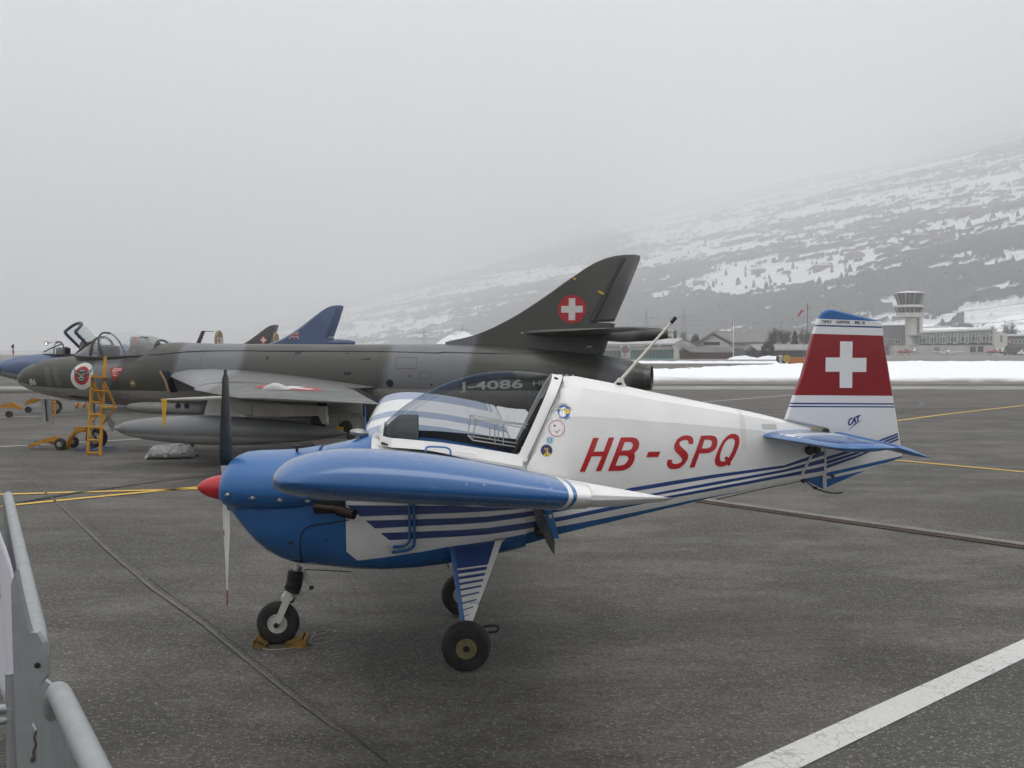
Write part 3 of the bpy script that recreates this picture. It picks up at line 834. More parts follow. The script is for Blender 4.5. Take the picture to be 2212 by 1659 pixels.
# cowling over the engine, wider than the body behind it
ct = NF.L([(484, 1030), (487, 1016), (492, 1005), (500, 994), (512, 985), (530, 978), (560, 975), (600, 974), (640, 972), (692, 964)], -.05)
cb_px = [(484, 1083), (487, 1092), (492, 1098), (500, 1105), (512, 1110), (530, 1114), (560, 1117), (600, 1119), (640, 1119), (692, 1112)]
cw = [.20, .255, .29, .315, .335, .35, .362, .37, .372, .37]
cb = [NF.pt(a, b, -w * .8) for (a, b), w in zip(cb_px, cw)]
rings = []
for i, w in enumerate(cw):
    x = ct[i][0]; zt, zb = ct[i][1], cb[i][1]
    rings.append(sect(x, zt, zb, w, 2.3, 2.2, 40, zb + (zt - zb) * .42))
cr_ = [rings[0]]
for a in range(len(rings) - 1):
    for t in (.5, 1.0): cr_.append([rings[a][j].lerp(rings[a+1][j], t) for j in range(40)])
cowl = MB().loft(cr_).build("cowling", BLUE, la, True, 50)
CB = bvh_of(cowl, body)
# air inlet and rear outlet with opening shade put in as black, seam, fasteners
mesh("air_inlet", [rings[0][j] * 1.0 + Vector((-.004, 0, 0)) + (Vector((rings[0][j].x, 0, (ct[0][1] + cb[0][1]) / 2)) - rings[0][j]) * .25 for j in range(40)], [tuple(range(40))], BLACKP, la, False)
x0, x1 = X690, xpx(742, -.33)
zt0, zt1 = NF.pt(690, 1082, -.34)[1], NF.pt(690, 1110, -.34)[1]
MB().box((x0 + .004, -.335, zt1), (x1, .335, zt0)).build("cowl_outlet", mat("outlet_shade_black", (.01, .01, .01), .9), la, False)  # solid black block: the shade inside the opening is put into its colour
ZL = lambda pts, y: [NF.P(a, b, y) for a, b in pts]
sm = []
for a, b in smooth_curve(z4([(447, 610), (700, 636), (950, 655), (1250, 674)]), 10):
    x, zz = NF.pt(a, b, -.36); h = CB.ray_cast(Vector((x, -3, zz)), Vector((0, 1, 0)))
    if h[0]: sm.append(h[0] + h[1] * .0)
MB().tube(sm, .0022, 6).build("seam", DARKM, la)
for p in z4([(478, 635), (703, 660), (945, 676), (1188, 687)]):
    x, zz = NF.pt(p[0], p[1], -.36); h = CB.ray_cast(Vector((x, -3, zz)), Vector((0, 1, 0)))
    m_ = MB().lathe([(-.003, .013), (.003, .013), (.008, .009), (.011, .004)], h[0], h[1], 14); m_.box((-.018, -.004, -.003), (.018, .003, .003), Matrix.Translation(h[0]))
    m_.build("fastener", STEEL, la)
sm = []
for a, b in smooth_curve(z4([(1560, 845), (1400, 875), (1240, 898), (1170, 925), (1135, 980), (1118, 1080), (1118, 1180), (1125, 1262)]), 8):
    x, zz = NF.pt(a, b, -.29); h = BODY_BVH.ray_cast(Vector((x, -3, zz)), Vector((0, 1, 0)))
    if h[0]: sm.append(h[0] + h[1] * .001)
MB().tube(sm, [.004] * len(sm), 6).build("seam", mat("seam_black", (.008, .010, .02), .7), la)
for p, r in zip(z4([(1035, 1050), (1352, 1035), (1905, 1205)]), (.012, .006, .005)):
    x, zz = NF.pt(p[0], p[1], -.29); h = BODY_BVH.ray_cast(Vector((x, -3, zz)), Vector((0, 1, 0)))
    MB().lathe([(0, r), (.006, r), (.012, r * .5)], h[0], h[1], 10).build("drain_stub", DARKM, la)
for p in z4([(1097, 238), (1232 + 150, 560)])[:1]:
    x, zz = NF.pt(p[0], p[1] + 4, -.1)
    MB().lathe([(-.03, .008), (.03, .008), (.032, .022), (.042, .022)], (x, -.1, zz), (0, 0, 1), 12).build("oil_cap", BLACKP, la)
# exhaust pipe
e = ZL(z4([(1240, 735), (1400, 752), (1500, 765)]), -.36)
m_ = MB().tube(e, .020, 12); m_.tube([e[2] - Vector((.03, 0, 0)), e[2] + Vector((.02, -.01, -.012)), e[2] + Vector((.07, -.035, -.02))], .030, 14)
m_.build("exhaust_pipe", mat("burnt_steel", (.045, .03, .025), .55, metal=.7, var=.5, scale=30), la)
# fuel vent pipes hugging the side
for pts in ([(2086, 705), (2090, 1000), (2075, 1050), (2030, 1082), (1942, 1088)], [(2126, 705), (2130, 1035), (2112, 1090), (2060, 1118), (1932, 1134)]):
    q = [NF.P(a, b, -.322) for a, b in smooth_curve(z4(pts), 6)]
    MB().tube(q, .0095, 10).build("vent_pipe", BLUE, la)
t = ZL(z4([(1942, 1088), (1890, 1089)]), -.322); MB().tube(t, .0075, 10).build("pipe_end", mat("bare_aluminium", (.7, .7, .68), .35, metal=.8), la)

# --- spinner and propeller
pc = NF.P(484, 1053, 0); tip = NF.P(426, 1052.5, 0)
L = pc.x - tip.x; R0 = NF.P(484, 1026, 0).z - pc.z
prof = [(L * u, R0 * (1 - (1 - u) ** 1.75) ** .62 if u > 0 else 0) for u in np.linspace(0, 1, 14)]
MB().lathe([(0, .001)] + prof[1:] + [(L + .02, R0)], tip, pc - tip, 32).build("spinner", RED, la, True, 60)
PWHITE = mat("propeller_white", (.72, .72, .68), .35, coat=.3, var=.1)
ptop, pbot = NF.P(490, 798, 0).z, NF.P(490, 1305, 0).z
RP = (ptop - pbot) / 2; px_ = NF.P(489, 1052, 0).x; pz_ = pc.z
def blade(sgn, m, name, parts=None):
    rg = []
    for u in np.linspace(.10, 1, 26):
        r = RP * u
        ch = .135 * (math.sin(min(1, u * 1.6 + .12) * PI / 2)) * (1 - .62 * max(0, u - .25) ** 1.3) * (1 if u < .96 else .55)
        tw = math.atan(.32 / (u + .12)) ; th = .022 * (1 - u * .8) + .004
        ring_pts = []
        for k in range(12):
            a = 2 * PI * k / 12; c_, s_ = math.cos(a), math.sin(a)
            lx, ly = th / 2 * s_ , ch / 2 * c_
            X_ = lx * math.cos(tw) + ly * math.sin(tw) * .9; Y_ = -lx * math.sin(tw) + ly * math.cos(tw)
            ring_pts.append(Vector((px_ + X_ * 1.0, Y_ * sgn, pz_ + sgn * r)))
        rg.append(ring_pts)
    return MB().loft(rg).build(name, m, la, True, 60)
def blade_mat(name, dark_above):
    n = NB(name); d = n.math('ABSOLUTE', n.math('SUBTRACT', n.z, pz_))
    c = (.72, .72, .68)
    if dark_above: c = n.mix(n.gt(d, RP * .19), c, (.010, .010, .011))
    else:
        c = n.mix(n.gt(d, RP * .87), c, (.33, .02, .03))
        tri = n.AND(n.between(d, RP * .37, RP * .42), n.lt(n.x, px_ - .015))
        c = n.mix(tri, c, (.40, .03, .04))
    return n.done(c, .4, .3)
blade(1, blade_mat("blade_black_rear", True), "blade"); blade(-1, blade_mat("blade_white", False), "blade")

# --- canopy
GB = z5([(178, 745), (186, 790), (230, 803), (400, 812), (560, 828), (800, 850), (1100, 893), (1350, 935), (1520, 963), (1630, 980)])
GTOP = z5([(178, 690), (300, 570), (400, 480), (500, 412), (600, 350), (700, 297), (800, 250), (900, 208), (1000, 173), (1100, 145), (1200, 124), (1300, 111), (1400, 104), (1500, 102), (1600, 104), (1700, 111), (1800, 122), (1900, 138), (1985, 153)])
gb = [NF.pt(a, b, -.29) for a, b in GB]; gt = [NF.pt(a, b, 0) for a, b in GTOP]
xa, xb = gt[0][0] + .01, gt[-1][0]
# rear edge leans: top further aft than bottom
lean = xb - gb[-1][0]
def canopy_ring(x, m=25, grow=0.0):
    """arch from near sill to far sill; x measured at the top, feet pulled forward at the rear"""
    u = (x - xa) / (xb - xa); zt = interp(x, gt) + grow
    xf = xa + (gb[-1][0] - xa) * u
    zb = interp(xf, gb); w = .285 * min(1, (max(u, 0) * 9 + .12) ** .5) + grow
    w = min(w, .29 + grow)
    out = []
    for j in range(m):
        a = PI * j / (m - 1); c_, s_ = math.cos(a), math.sin(a)
        h = s_ ** .9 if s_ > 0 else 0
        out.append(Vector((xf + (x - xf) * h, -w * math.copysign(abs(c_) ** .82, c_), zb + (zt - zb) * h)))
    return out
us = [0, .004, .012, .03, .06] + list(np.linspace(.1, 1, 30))
cr2 = [canopy_ring(xa + (xb - xa) * u) for u in us]
V = [v for r in cr2 for v in r]; m = 25
F = [(i*m+j, i*m+j+1, (i+1)*m+j+1, (i+1)*m+j) for i in range(len(cr2)-1) for j in range(m-1)]
gl_ = mesh("canopy_glass", V, F, GLASS, la, True, 80)
# white rail under the glass
rail = MB(); rr = []
for u in us[1:]:
    r = canopy_ring(xa + (xb - xa) * u)
    for_y = r[0]
    xs_ = for_y.x; zb = interp(xs_, SILL) + .004; zt = for_y.z + .004; w = max(.10, -for_y.y)
    rr.append((xs_, zb, zt, w))
for sgn in (-1, 1):
    rg = []
    for xs_, zb, zt, w in rr:
        rg.append([Vector((xs_, sgn * (w - .012), zt + .012)), Vector((xs_, sgn * (w + .008), zt + .012)), Vector((xs_, sgn * (w + .026), zb)), Vector((xs_, sgn * (w - .012), zb))])
    rail.loft(rg)
rail.build("canopy_rail", WHITE, la, True, 40)
# front bow and rear bow
def bow(u0, u1, name, m_, g=.006, dx=0.0, w=.0):
    r0 = canopy_ring(xa + (xb - xa) * u0, 25, g); r1 = canopy_ring(xa + (xb - xa) * u1, 25, g)
    i0 = canopy_ring(xa + (xb - xa) * u0, 25, g - .012); i1 = canopy_ring(xa + (xb - xa) * u1, 25, g - .012)
    rg = [[r0[j], r1[j], i1[j], i0[j]] for j in range(25)]
    o = MB().loft(rg).build(name, m_, la, True, 40)
    if dx: 
        for v in o.data.vertices: v.co.x += dx
    return o
bow(.965, 1.0, "rear_bow", WHITE, .008, .0); bow(.0, .03, "front_bow", WHITE, .008)
# slanting white frame band just behind the glass, closing to the turtle deck
ru = canopy_ring(xb, 25, .010); off = .024
MB().loft([[p + Vector((0, 0, 0)), p + Vector((off, 0, -.002)), p + Vector((off, 0, -.02)) * 1.0, p + Vector((0, 0, -.02))] for p in ru]).build("frame_band", WHITE, la, True, 40)
seam = [p + Vector((off + .004, -.003 if p.y < 0 else .003, .001)) for p in ru]
MB().tube(seam, .0024, 6).build("seam", DARKM, la)

# cockpit inside
INT = mat("dark_cockpit_lining", (.03, .03, .032), .8, var=.3)
GREYC = mat("grey_fabric_cover", (.13, .13, .135), .85, var=.3, scale=12, bump=.3, bscale=40)
cx0, cx1 = xa + .02, gb[-1][0]
fl = []
for x in np.linspace(cx0, cx1, 12):
    u = (x - cx0) / (cx1 - cx0); zz = interp(x, gb) - .02 - .07 * u
    fl.append([Vector((x, -.27, zz)), Vector((x, .27, zz)), Vector((x, .27, zz - .01)), Vector((x, -.27, zz - .01))])
MB().loft(fl).build("cockpit_floor", INT, la, False)
sw_ = []
for x in np.linspace(cx0 + .1, cx1, 12):
    u = (x - cx0) / (cx1 - cx0); zz = interp(x, gb); a_, b_ = zz - .09, zz + .022 + .045 * u
    sw_.append([Vector((x, .262, a_)), Vector((x, .268, a_)), Vector((x, .268, b_)), Vector((x, .262, b_))])
MB().loft(sw_).build("side_lining", INT, la, False)
# coaming: grey shield in front of the pilot
cpx = z5([(560, 540), (575, 825)])
xc = NF.pt(*z5([(575, 680)])[0], 0)[0]
rg = []
for u in np.linspace(0.02, 1, 10):
    x = xa + .03 + (xc - xa - .03) * u
    U = (x - xa) / (xb - xa); r = canopy_ring(x, 25, -.02)
    zb = r[0].z; zt = min(interp(x, gt) - .03, NF.pt(*z5([(430, 545)])[0], 0)[1] + .0)
    rg.append([Vector((x, -abs(r[0].y) * math.copysign(abs(math.cos(a)) ** .8, math.cos(a)), zb + (zt - zb) * math.sin(a) ** .7)) for a in [PI * j / 16 for j in range(17)]])
V = [v for r in rg for v in r]; F = [(i*17+j, i*17+j+1, (i+1)*17+j+1, (i+1)*17+j) for i in range(len(rg)-1) for j in range(16)]
F.append(tuple((len(rg)-1)*17+j for j in range(17)))
mesh("instrument_coaming", V, F, GREYC, la, True, 40)
# bulkhead tube frame behind the seat, seat belt strip
A_ = z5([(1975, 175), (1540, 950)]); 
for yy, nm in ((-.21, "bulkhead_tube"), (.21, "bulkhead_tube")):
    p, q = NF.P(*A_[0], yy * .5), NF.P(*A_[1], yy)
    MB().tube([p, q], .017, 8).build(nm, BLACKP, la)
p = NF.P(*z5([(1950, 215)])[0], -.10); q = NF.P(*z5([(1625, 955)])[0], -.20)
MB().box((-.018, -.003, 0), (.018, .003, (p - q).length), Matrix.Translation(q) @ (p - q).to_track_quat('Z', 'Y').to_matrix().to_4x4()).build("harness_strap", mat("tan_webbing", (.30, .21, .14), .85), la, False)
bpts = [NF.P(a, b, .0) for a, b in z5([(1960, 190), (1545, 948), (1640, 965), (1990, 185)])]
MB().prism([p + Vector((0, .22, 0)) for p in bpts], (0, .012, 0)).build("bulkhead", INT, la, False)
# light tube rack behind the seat
rk = MB(); RY0, RY1 = -.12, .14
def rkp(p, y): return NF.P(*z5([p])[0], y)
for ya, sh in ((RY0, 0), (RY1, 0)):
    o_ = (0, 0) if ya < 0 else (-50, -45)
    P_ = [(1155, 590), (1740, 690), (1680, 885), (1130, 800), (1155, 590)]
    rk.tube([rkp((a + o_[0], b + o_[1]), ya) for a, b in P_], .0045, 6)
    for a in (1350, 1435): rk.tube([rkp((a + o_[0], 640 + o_[1]), ya), rkp((a + o_[0], 838 + o_[1]), ya)], .003, 5)
for P_ in ((1155, 590), (1740, 690), (1130, 800)): rk.tube([rkp(P_, RY0), rkp((P_[0] - 50, P_[1] - 45), RY1)], .0045, 6)
for k in range(3): rk.tube([rkp((1150 + 10*k, 575 + 12*k), 0), rkp((1640, 630 + 9*k), 0)], .003, 5)
rk.build("luggage_rack", mat("rack_tube", (.6, .6, .58), .4, metal=.5), la)
# handles
q = [NF.P(a, b, -.335) for a, b in smooth_curve(z5([(650, 925), (655, 890), (675, 868), (750, 866), (840, 872), (885, 885), (903, 910), (905, 950)]), 4)]
MB().tube(q, .0055, 8).build("step_handle", BLUE, la)
q = [NF.P(a, b, -.335) for a, b in smooth_curve(z5([(945, 920), (975, 908), (1120, 930), (1160, 950)]), 5)]
MB().tube(q, .007, 8).build("door_handle", WHITE, la)
# windscreen cap and whip antenna ahead of the canopy
p = NF.P(*Z(700, 900, 3.016, [(1340, 1455)])[0], 0)
MB().lathe([(-.03, .022), (0, .022), (.004, .055), (.022, .060), (.034, .050), (.042, .018)], p + Vector((0, 0, -.012)), (.12, 0, 1), 20).build("fuel_cap", STEEL, la)
a_, b__ = [NF.P(*v, -.02) for v in Z(700, 900, 3.016, [(1402, 1470), (1402, 1180)])]
MB().tube([a_, a_.lerp(b__, .45), b__], [.006, .005, .0018], 6).build("pitot_whip", BLUE, la)
# VHF aerial on the spine
bpt = [NF.P(a, b, 0) for a, b in n1([(258, 970), (790, 368)])]
MB().tube([bpt[0], bpt[1]], [.0095, .0075], 10).build("aerial_mast", mat("cream_plastic", (.66, .64, .56), .4), la)
MB().tube([bpt[1] + (bpt[0]-bpt[1]).normalized() * -.012, bpt[1] + (bpt[0]-bpt[1]).normalized() * .035], .012, 10).build("aerial_tip", BLACKP, la)
ft = [(a, b) for a, b in n1([(145, 1048), (200, 1000), (228, 962), (268, 962), (282, 1010), (320, 1075), (318, 1092), (140, 1060)])]
fp = [NF.P(a, b, 0) for a, b in ft]
MB().prism([p + Vector((0, -.016, 0)) for p in fp], (0, .032, 0)).build("aerial_base", mat("cream_plastic_base", (.66, .65, .60), .4), la, False)

# --- wing (one part each side), tip and aileron
TIPY = -2.98
UP = [(590, 1040), (591, 1030), (596, 1019), (604, 1009), (616, 999), (632, 990), (655, 982), (685, 974), (720, 969), (760, 967.5), (810, 969), (860, 973), (930, 980), (1000, 990), (1070, 1003), (1140, 1016), (1187, 1027), (1220, 1034), (1256, 1043)]
LO = [(590, 1040), (592, 1048), (598, 1056), (610, 1063), (632, 1070), (670, 1076), (720, 1080), (780, 1083), (860, 1087), (950, 1091), (1040, 1095), (1120, 1098), (1180, 1100.5), (1220, 1101), (1256, 1098)]
pu = [NF.pt(a, b, TIPY) for a, b in UP]; pl = [NF.pt(a, b, TIPY) for a, b in LO]
te = NF.pt(1443, 1076, TIPY)
xle, xgap = pu[0][0], pu[-1][0]
def prof(nn=22, x0=xle, x1=xgap):
    t_ = [(1 - math.cos(PI * .5 * k / nn)) for k in range(nn + 1)]
    xs_ = [x0 + (x1 - x0) * v for v in t_]
    up_ = [(x, interp(x, pu)) for x in xs_]; lo_ = [(x, interp(x, pl)) for x in xs_]
    return up_ + lo_[:0:-1]
PR = prof(); zmid = (pu[0][1] + te[1]) / 2
SLOPE_N, SLOPE_F = .099, .062
def sps(y): return SLOPE_N if y < 0 else SLOPE_F
def wing_ring(y, k=1.0, kx=1.0, drop=True):
    dzz = (abs(y) - 2.98) * sps(y) + (-.045 if y > 0 else 0)
    xc_ = (xle + xgap) / 2
    out = []
    for x, z in PR:
        zm_ = pu[0][1] + (pl[-1][1] * .5 + pu[-1][1] * .5 - pu[0][1]) * (x - xle) / (xgap - xle)
        out.append(Vector(((x - xgap) * kx + xgap, y, zm_ + (z - zm_) * k + dzz)))
    return out
n = NB("wing_paint")
ay = n.math('ABSOLUTE', n.y)
tipb = n.gt(ay, 2.40)
g1x, g1z = NF.pt(1187, 1028, TIPY); g2x, g2z = NF.pt(1226, 1066, TIPY - .2); g3x, g3z = NF.pt(1199, 1099, TIPY)
zz_ = n.math('SUBTRACT', n.z, n.math('MULTIPLY', n.math('SUBTRACT', ay, 2.98), SLOPE_N))
uu = n.math('DIVIDE', n.math('SUBTRACT', zz_, (g1z + g3z) / 2), (g1z - g3z) / 2)
bx = n.math('SUBTRACT', g2x, n.math('MULTIPLY', n.math('MULTIPLY', uu, uu), g2x - (g1x + g3x) / 2))
wpx = 1.55e-3
d1 = n.math('SUBTRACT', n.x, bx)
m1 = n.OR(n.lt(d1, 0.0), n.between(d1, 9 * wpx, 17 * wpx))
band = n.OR(n.AND(tipb, m1), n.AND(n.between(ay, 1.24, 1.60), n.gt(n.y, 0.0)), n.AND(n.lt(ay, .83), n.gt(n.y, 0.0)))
wd = n.noise(3, 5)
cc = n.mix(band, n.mix(wd, (.74, .74, .73), (.82, .82, .81)), n.mix(wd, tuple(c*.85 for c in BLUE_RGB), BLUE_RGB))
chip = n.AND(n.gt(n.noise(60, 2), .70), n.gt(n.noise(5, 2), .55))
cc = n.mix(n.math('MULTIPLY', chip, .6), cc, (.55, .56, .55))
n.bump(n.noise(2.2, 3), .12, .02)
WING = n.done(cc, .24, .55)
for sgn in (-1, 1):
    rg = [wing_ring(sgn * y) for y in np.linspace(.22, 2.98, 26)]
    for t in (15, 30, 45, 58, 70, 79, 85, 89):
        a = math.radians(t); rg.append(wing_ring(sgn * (2.98 + .24 * math.sin(a)), math.cos(a) ** .9, 1 - .10 * (1 - math.cos(a))))
    MB().loft(rg).build("wing", WING, la, True, 50)
    # aileron: blunt nose, tapering to a thin edge
    AX0 = NF.pt(1259, 1070, TIPY)[0]
    au = [NF.pt(a, b, TIPY) for a, b in [(1259, 1072), (1262, 1056), (1268, 1047), (1276, 1045), (1330, 1057), (1390, 1068), (1432, 1073), (1443, 1077)]]
    al = [NF.pt(a, b, TIPY) for a, b in [(1259, 1072), (1261, 1086), (1266, 1095), (1276, 1097), (1330, 1094), (1390, 1087), (1432, 1083), (1443, 1077)]]
    ax_ = [a[0] for a in au[:-1]]
    xs_ = [p[0] for p in au]
    ring0 = [(x, interp(x, au)) for x in xs_] + [(x, interp(x, al)) for x in xs_[::-1][1:-1]]
    rg = []
    for y, k in [(.32, 1), (1.0, 1), (1.6, 1), (2.2, 1), (2.96, 1), (3.02, .93), (3.07, .78), (3.105, .55), (3.12, .2)]:
        zc_ = (au[0][1] + al[0][1]) / 2
        rg.append([Vector((au[0][0] + (x - au[0][0]) * (1 - .08 * (1 - k)), sgn * y, zc_ + (z - zc_) * k + (y - 2.98) * sps(sgn) + (-.045 if sgn > 0 else 0))) for x, z in ring0])
    MB().loft(rg).build("aileron", mat("aileron_white", (.78, .78, .77), .4, var=.1, scale=6, bump=.2, bscale=30) if sgn < 0 else bpy.data.materials["aileron_white"], la, True, 40)
for sgn in (-1, 1):
    gr = []
    for y in (.3, 1.5, 2.96):
        d_ = (y - 2.98) * sps(sgn) + (-.045 if sgn > 0 else 0); a, b = pu[-1][1] + d_, pl[-1][1] + d_
        gr.append([Vector((xgap - .01, sgn*y, a - .008)), Vector((xgap + .02, sgn*y, a - .012)), Vector((xgap + .02, sgn*y, b + .012)), Vector((xgap - .01, sgn*y, b + .008))])
    MB().loft(gr).build("hinge_gap", mat("hinge_grey", (.42, .42, .38), .7) if sgn < 0 else bpy.data.materials["hinge_grey"], la, False)

# --- bracket and dark outlet under the wing
fp = [NF.P(a, b, -.36) for a, b in z6([(1030, 380), (1085, 400), (1145, 632), (1098, 632), (1062, 560)])]
MB().prism(fp, (0, .04, 0)).build("step_bracket", BLUE, la, False)
fp = [NF.P(a, b, -.38) for a, b in z6([(938, 390), (1000, 385), (1035, 470), (1085, 585), (1112, 660), (1107, 757), (1080, 725), (1045, 655), (1035, 610), (985, 545), (965, 470)])]
MB().prism(fp, (0, .07, 0)).build("foot_step", mat("worn_black_plastic", (.028, .032, .040), .4, var=.7, scale=9, dirt=(.12, .12, .13)), la, False)
p = NF.P(*z6([(990, 578)])[0], -.33); MB().lathe([(-.03, .028), (.03, .028), (.04, .018)], p, (0, -1, 0), 16).build("rubber_stop", BLACKP, la)
p = NF.P(*z6([(1073, 465)])[0], -.405); MB().lathe([(0, .013), (.01, .013), (.014, .006)], p, (0, -1, 0), 12).build("bolt", STEEL, la)

# --- landing gear
def wheel(name, c, R, W, hubr, hub_m, axis=(0, 1, 0), holes=6, parent=la, spokes=False):
    ax = Vector(axis).normalized()
    pr = [(-W*.36, hubr), (-W*.47, hubr*1.12), (-W*.5, R*.72), (-W*.44, R*.88), (-W*.30, R*.965), (-W*.27, R*.955), (-W*.24, R*.98), (-W*.13, R*.995), (-W*.10, R*.975), (-W*.07, R), (-W*.015, R), (0, R*.98), (W*.015, R), (W*.07, R), (W*.10, R*.975), (W*.13, R*.995), (W*.24, R*.98), (W*.27, R*.955), (W*.30, R*.965), (W*.44, R*.88), (W*.5, R*.72), (W*.47, hubr*1.12), (W*.36, hubr)]
    w_ = MB().lathe(pr, c, ax, 48, False).build("tyre", RUBBER, None, True, 35)
    root = empty(name, c); root.parent = parent
    # groove rings
    gv = MB()
    for k in (-.16, -.08, 0, .08, .16):
        u = ax.orthogonal().normalized(); v = ax.cross(u)
        rr_ = R * (1.0 - .05 * abs(k) * 4) + .0005
    w_.parent = root; w_.data.transform(Matrix.Translation(-c) @ Matrix.Translation(c) @ Matrix.Scale(1.02, 4) @ Matrix.Translation(-c))
    for v in w_.data.vertices:      # the tyre sits flat on the ground
        if v.co.z < -c.z + .001: v.co.z = -c.z + .001
    h = MB().lathe([(-W*.34, hubr), (-W*.40, hubr*1.03), (-W*.40, hubr*.86), (-W*.30, hubr*.78), (-W*.30, hubr*.35), (-W*.42, hubr*.33), (-W*.42, hubr*.14), (W*.42, hubr*.14), (W*.42, hubr*.33), (W*.30, hubr*.35), (W*.30, hubr*.78), (W*.40, hubr*.86), (W*.40, hubr*1.03), (W*.34, hubr)], Vector(), ax, 36, True)
    h.build("rim", hub_m, root, True, 35)
    u = ax.orthogonal().normalized(); v = ax.cross(u)
    for k in range(holes):
        a = 2*PI*k/holes + .3; cc_ = (u*math.cos(a) + v*math.sin(a)) * hubr*.60 - ax * W * .302
        MB().lathe([(0, hubr*.15), (W*.012, hubr*.15)], cc_, -ax, 10).build("rim_hole", BLACKP, root)
    MB().lathe([(0, hubr*.33), (W*.02, hubr*.33), (W*.021, hubr*.2), (W*.05, hubr*.18), (W*.03, hubr*.08)], -ax * W * .42, -ax, 16).build("hub_cap", DARKM, root)
    return root
GOLD = mat("gold_rim", (.36, .31, .17), .45, metal=.4, var=.3, scale=20)
cn = NF.P(1007, 1395, -TRK); r_main = cn.z
wheel("main_wheel", Vector((cn.x, -TRK, r_main)), r_main, .125, r_main * .42, GOLD, (0, 1, .10))
wheel("main_wheel", Vector((cn.x, TRK, r_main)), r_main, .125, r_main * .42, STEEL, (0, 1, -.10))
nw = NF.P(601, 1344, 0); r_n = nw.z
wheel("nose_wheel", Vector((nw.x, 0, r_n)), r_n, .095, r_n * .46, mat("rim_white", (.62, .62, .57), .45, var=.2), (0, 1, 0))
# triangular legs with stripes
LEG = z6([(318, 718), (715, 645), (488, 1262), (395, 1262)])
yin, yout = -.33, -TRK + .075
def legP(p, t): return NF.P(p[0], p[1], yin + (yout - yin) * t)
tl, tr, brr, bl_ = legP(LEG[0], 0), legP(LEG[1], 0), legP(LEG[2], 1), legP(LEG[3], 1)
n = NB("leg_stripes")
vz = n.math('DIVIDE', n.math('SUBTRACT', n.z, bl_.z), tl.z - bl_.z)    # 0 at the wheel, 1 at the body
# stripe slope: front lower than rear
edge = n.math('ADD', n.math('MULTIPLY', vz, tl.x - bl_.x), bl_.x); edr = n.math('ADD', n.math('MULTIPLY', vz, tr.x - brr.x), brr.x)
uu = n.math('DIVIDE', n.math('SUBTRACT', n.x, edge), n.math('SUBTRACT', edr, edge))
vv = n.math('SUBTRACT', vz, n.math('MULTIPLY', uu, .085))
stripes = None
for lo_, hi_, ur in ((.79, 1.3, .80), (.715, .765, .80), (.635, .675, .80), (.555, .588, .80), (.475, .503, .80), (.388, .411, .80), (.292, .312, .78), (.198, .214, .72), (.110, .122, .60)):
    s_ = n.AND(n.between(vv, lo_ - .06, hi_ - .06), n.lt(uu, ur)); stripes = s_ if stripes is None else n.OR(stripes, s_)
lead = n.lt(uu, .17 ) ; lead = n.lt(n.math('MULTIPLY', uu, n.math('SUBTRACT', edr, edge)), .028)
c_ = n.mix(stripes, (.70, .70, .69), NAVY_RGB); c_ = n.mix(lead, c_, BLUE_RGB)
LEGM = n.done(c_, .4, .3)
for sgn in (-1, 1):
    f = lambda p: Vector((p.x, p.y if sgn < 0 else -p.y, p.z))
    rg = []
    for t in np.linspace(0, 1, 8):
        a, b = f(tl).lerp(f(bl_), t), f(tr).lerp(f(brr), t); c_ = (a + b) / 2; w = (b - a) / 2; nn = Vector((0, 1, .3)).normalized() * .014
        rg.append([c_ - w, c_ - w * .8 - nn, c_ - nn * 1.1, c_ + w * .8 - nn * .6, c_ + w, c_ + w * .8 + nn * .6, c_ + nn * 1.1, c_ - w * .8 + nn])
    MB().loft(rg).build("gear_leg", LEGM, la, True, 50)
    y_ = sgn * .325
    hp = [NF.P(a, b, -.325) for a, b in z6([(300, 700), (345, 696), (345, 722), (300, 726)])]
    MB().prism([Vector((p.x, y_, p.z)) for p in hp], (0, -sgn * .03, 0)).build("gear_bracket", NAVY, la, False)
    hp = [NF.P(a, b, -.325) for a, b in z6([(650, 645), (735, 632), (725, 655), (668, 668)])]
    MB().prism([Vector((p.x, y_, p.z)) for p in hp], (0, -sgn * .03, 0)).build("gear_bracket", STEEL, la, False)
    MB().tube([Vector((f(brr).x - .03, sgn * (TRK - .10), r_main + .02)), Vector((cn.x, sgn * TRK, r_main))], .014, 8).build("axle", DARKM, la)
# placard on the near leg
pl_ = [NF.P(a, b, yin + (yout - yin) * .72) for a, b in Z(1350, 1650, 3.317, [(405, 905), (535, 885), (545, 950), (420, 972)])]
PL = mat("paper_label", (.55, .56, .57), .6)
MB().prism([p + Vector((0, -.018, -.0)) for p in pl_], (0, .002, 0)).build("placard", PL, la, False)
PLT = mat("placard_print", (.10, .12, .2), .6)
d_ = (pl_[1] - pl_[0]).normalized(); up_ = (pl_[0] - pl_[3]).normalized()
m_ = MB(); o0 = pl_[3] + Vector((0, -.0195, 0))
for k in range(4):
    for j in range(5):
        q0 = o0 + up_ * (.006 + .0095 * k) + d_ * (.006 + .020 * j); m_.prism([q0, q0 + d_ * .014, q0 + d_ * .014 + up_ * .004, q0 + up_ * .004], (0, -.0006, 0))
m_.build("placard_print", PLT, la, False)['kind'] = 'stuff'
# tie-down loop behind the near wheel
q = [NF.P(a, b, -TRK + .05) for a, b in smooth_curve(z6([(570, 1298), (620, 1290), (670, 1292), (684, 1310), (665, 1335), (610, 1340)]), 6)]
MB().tube(q, .0065, 8).build("tie_loop", BLACKP, la)
q = [NF.P(a, b, -.3) for a, b in z6([(300, 800), (306, 855)])]; MB().tube(q, .004, 6).build("drain_pin", DARKM, la)
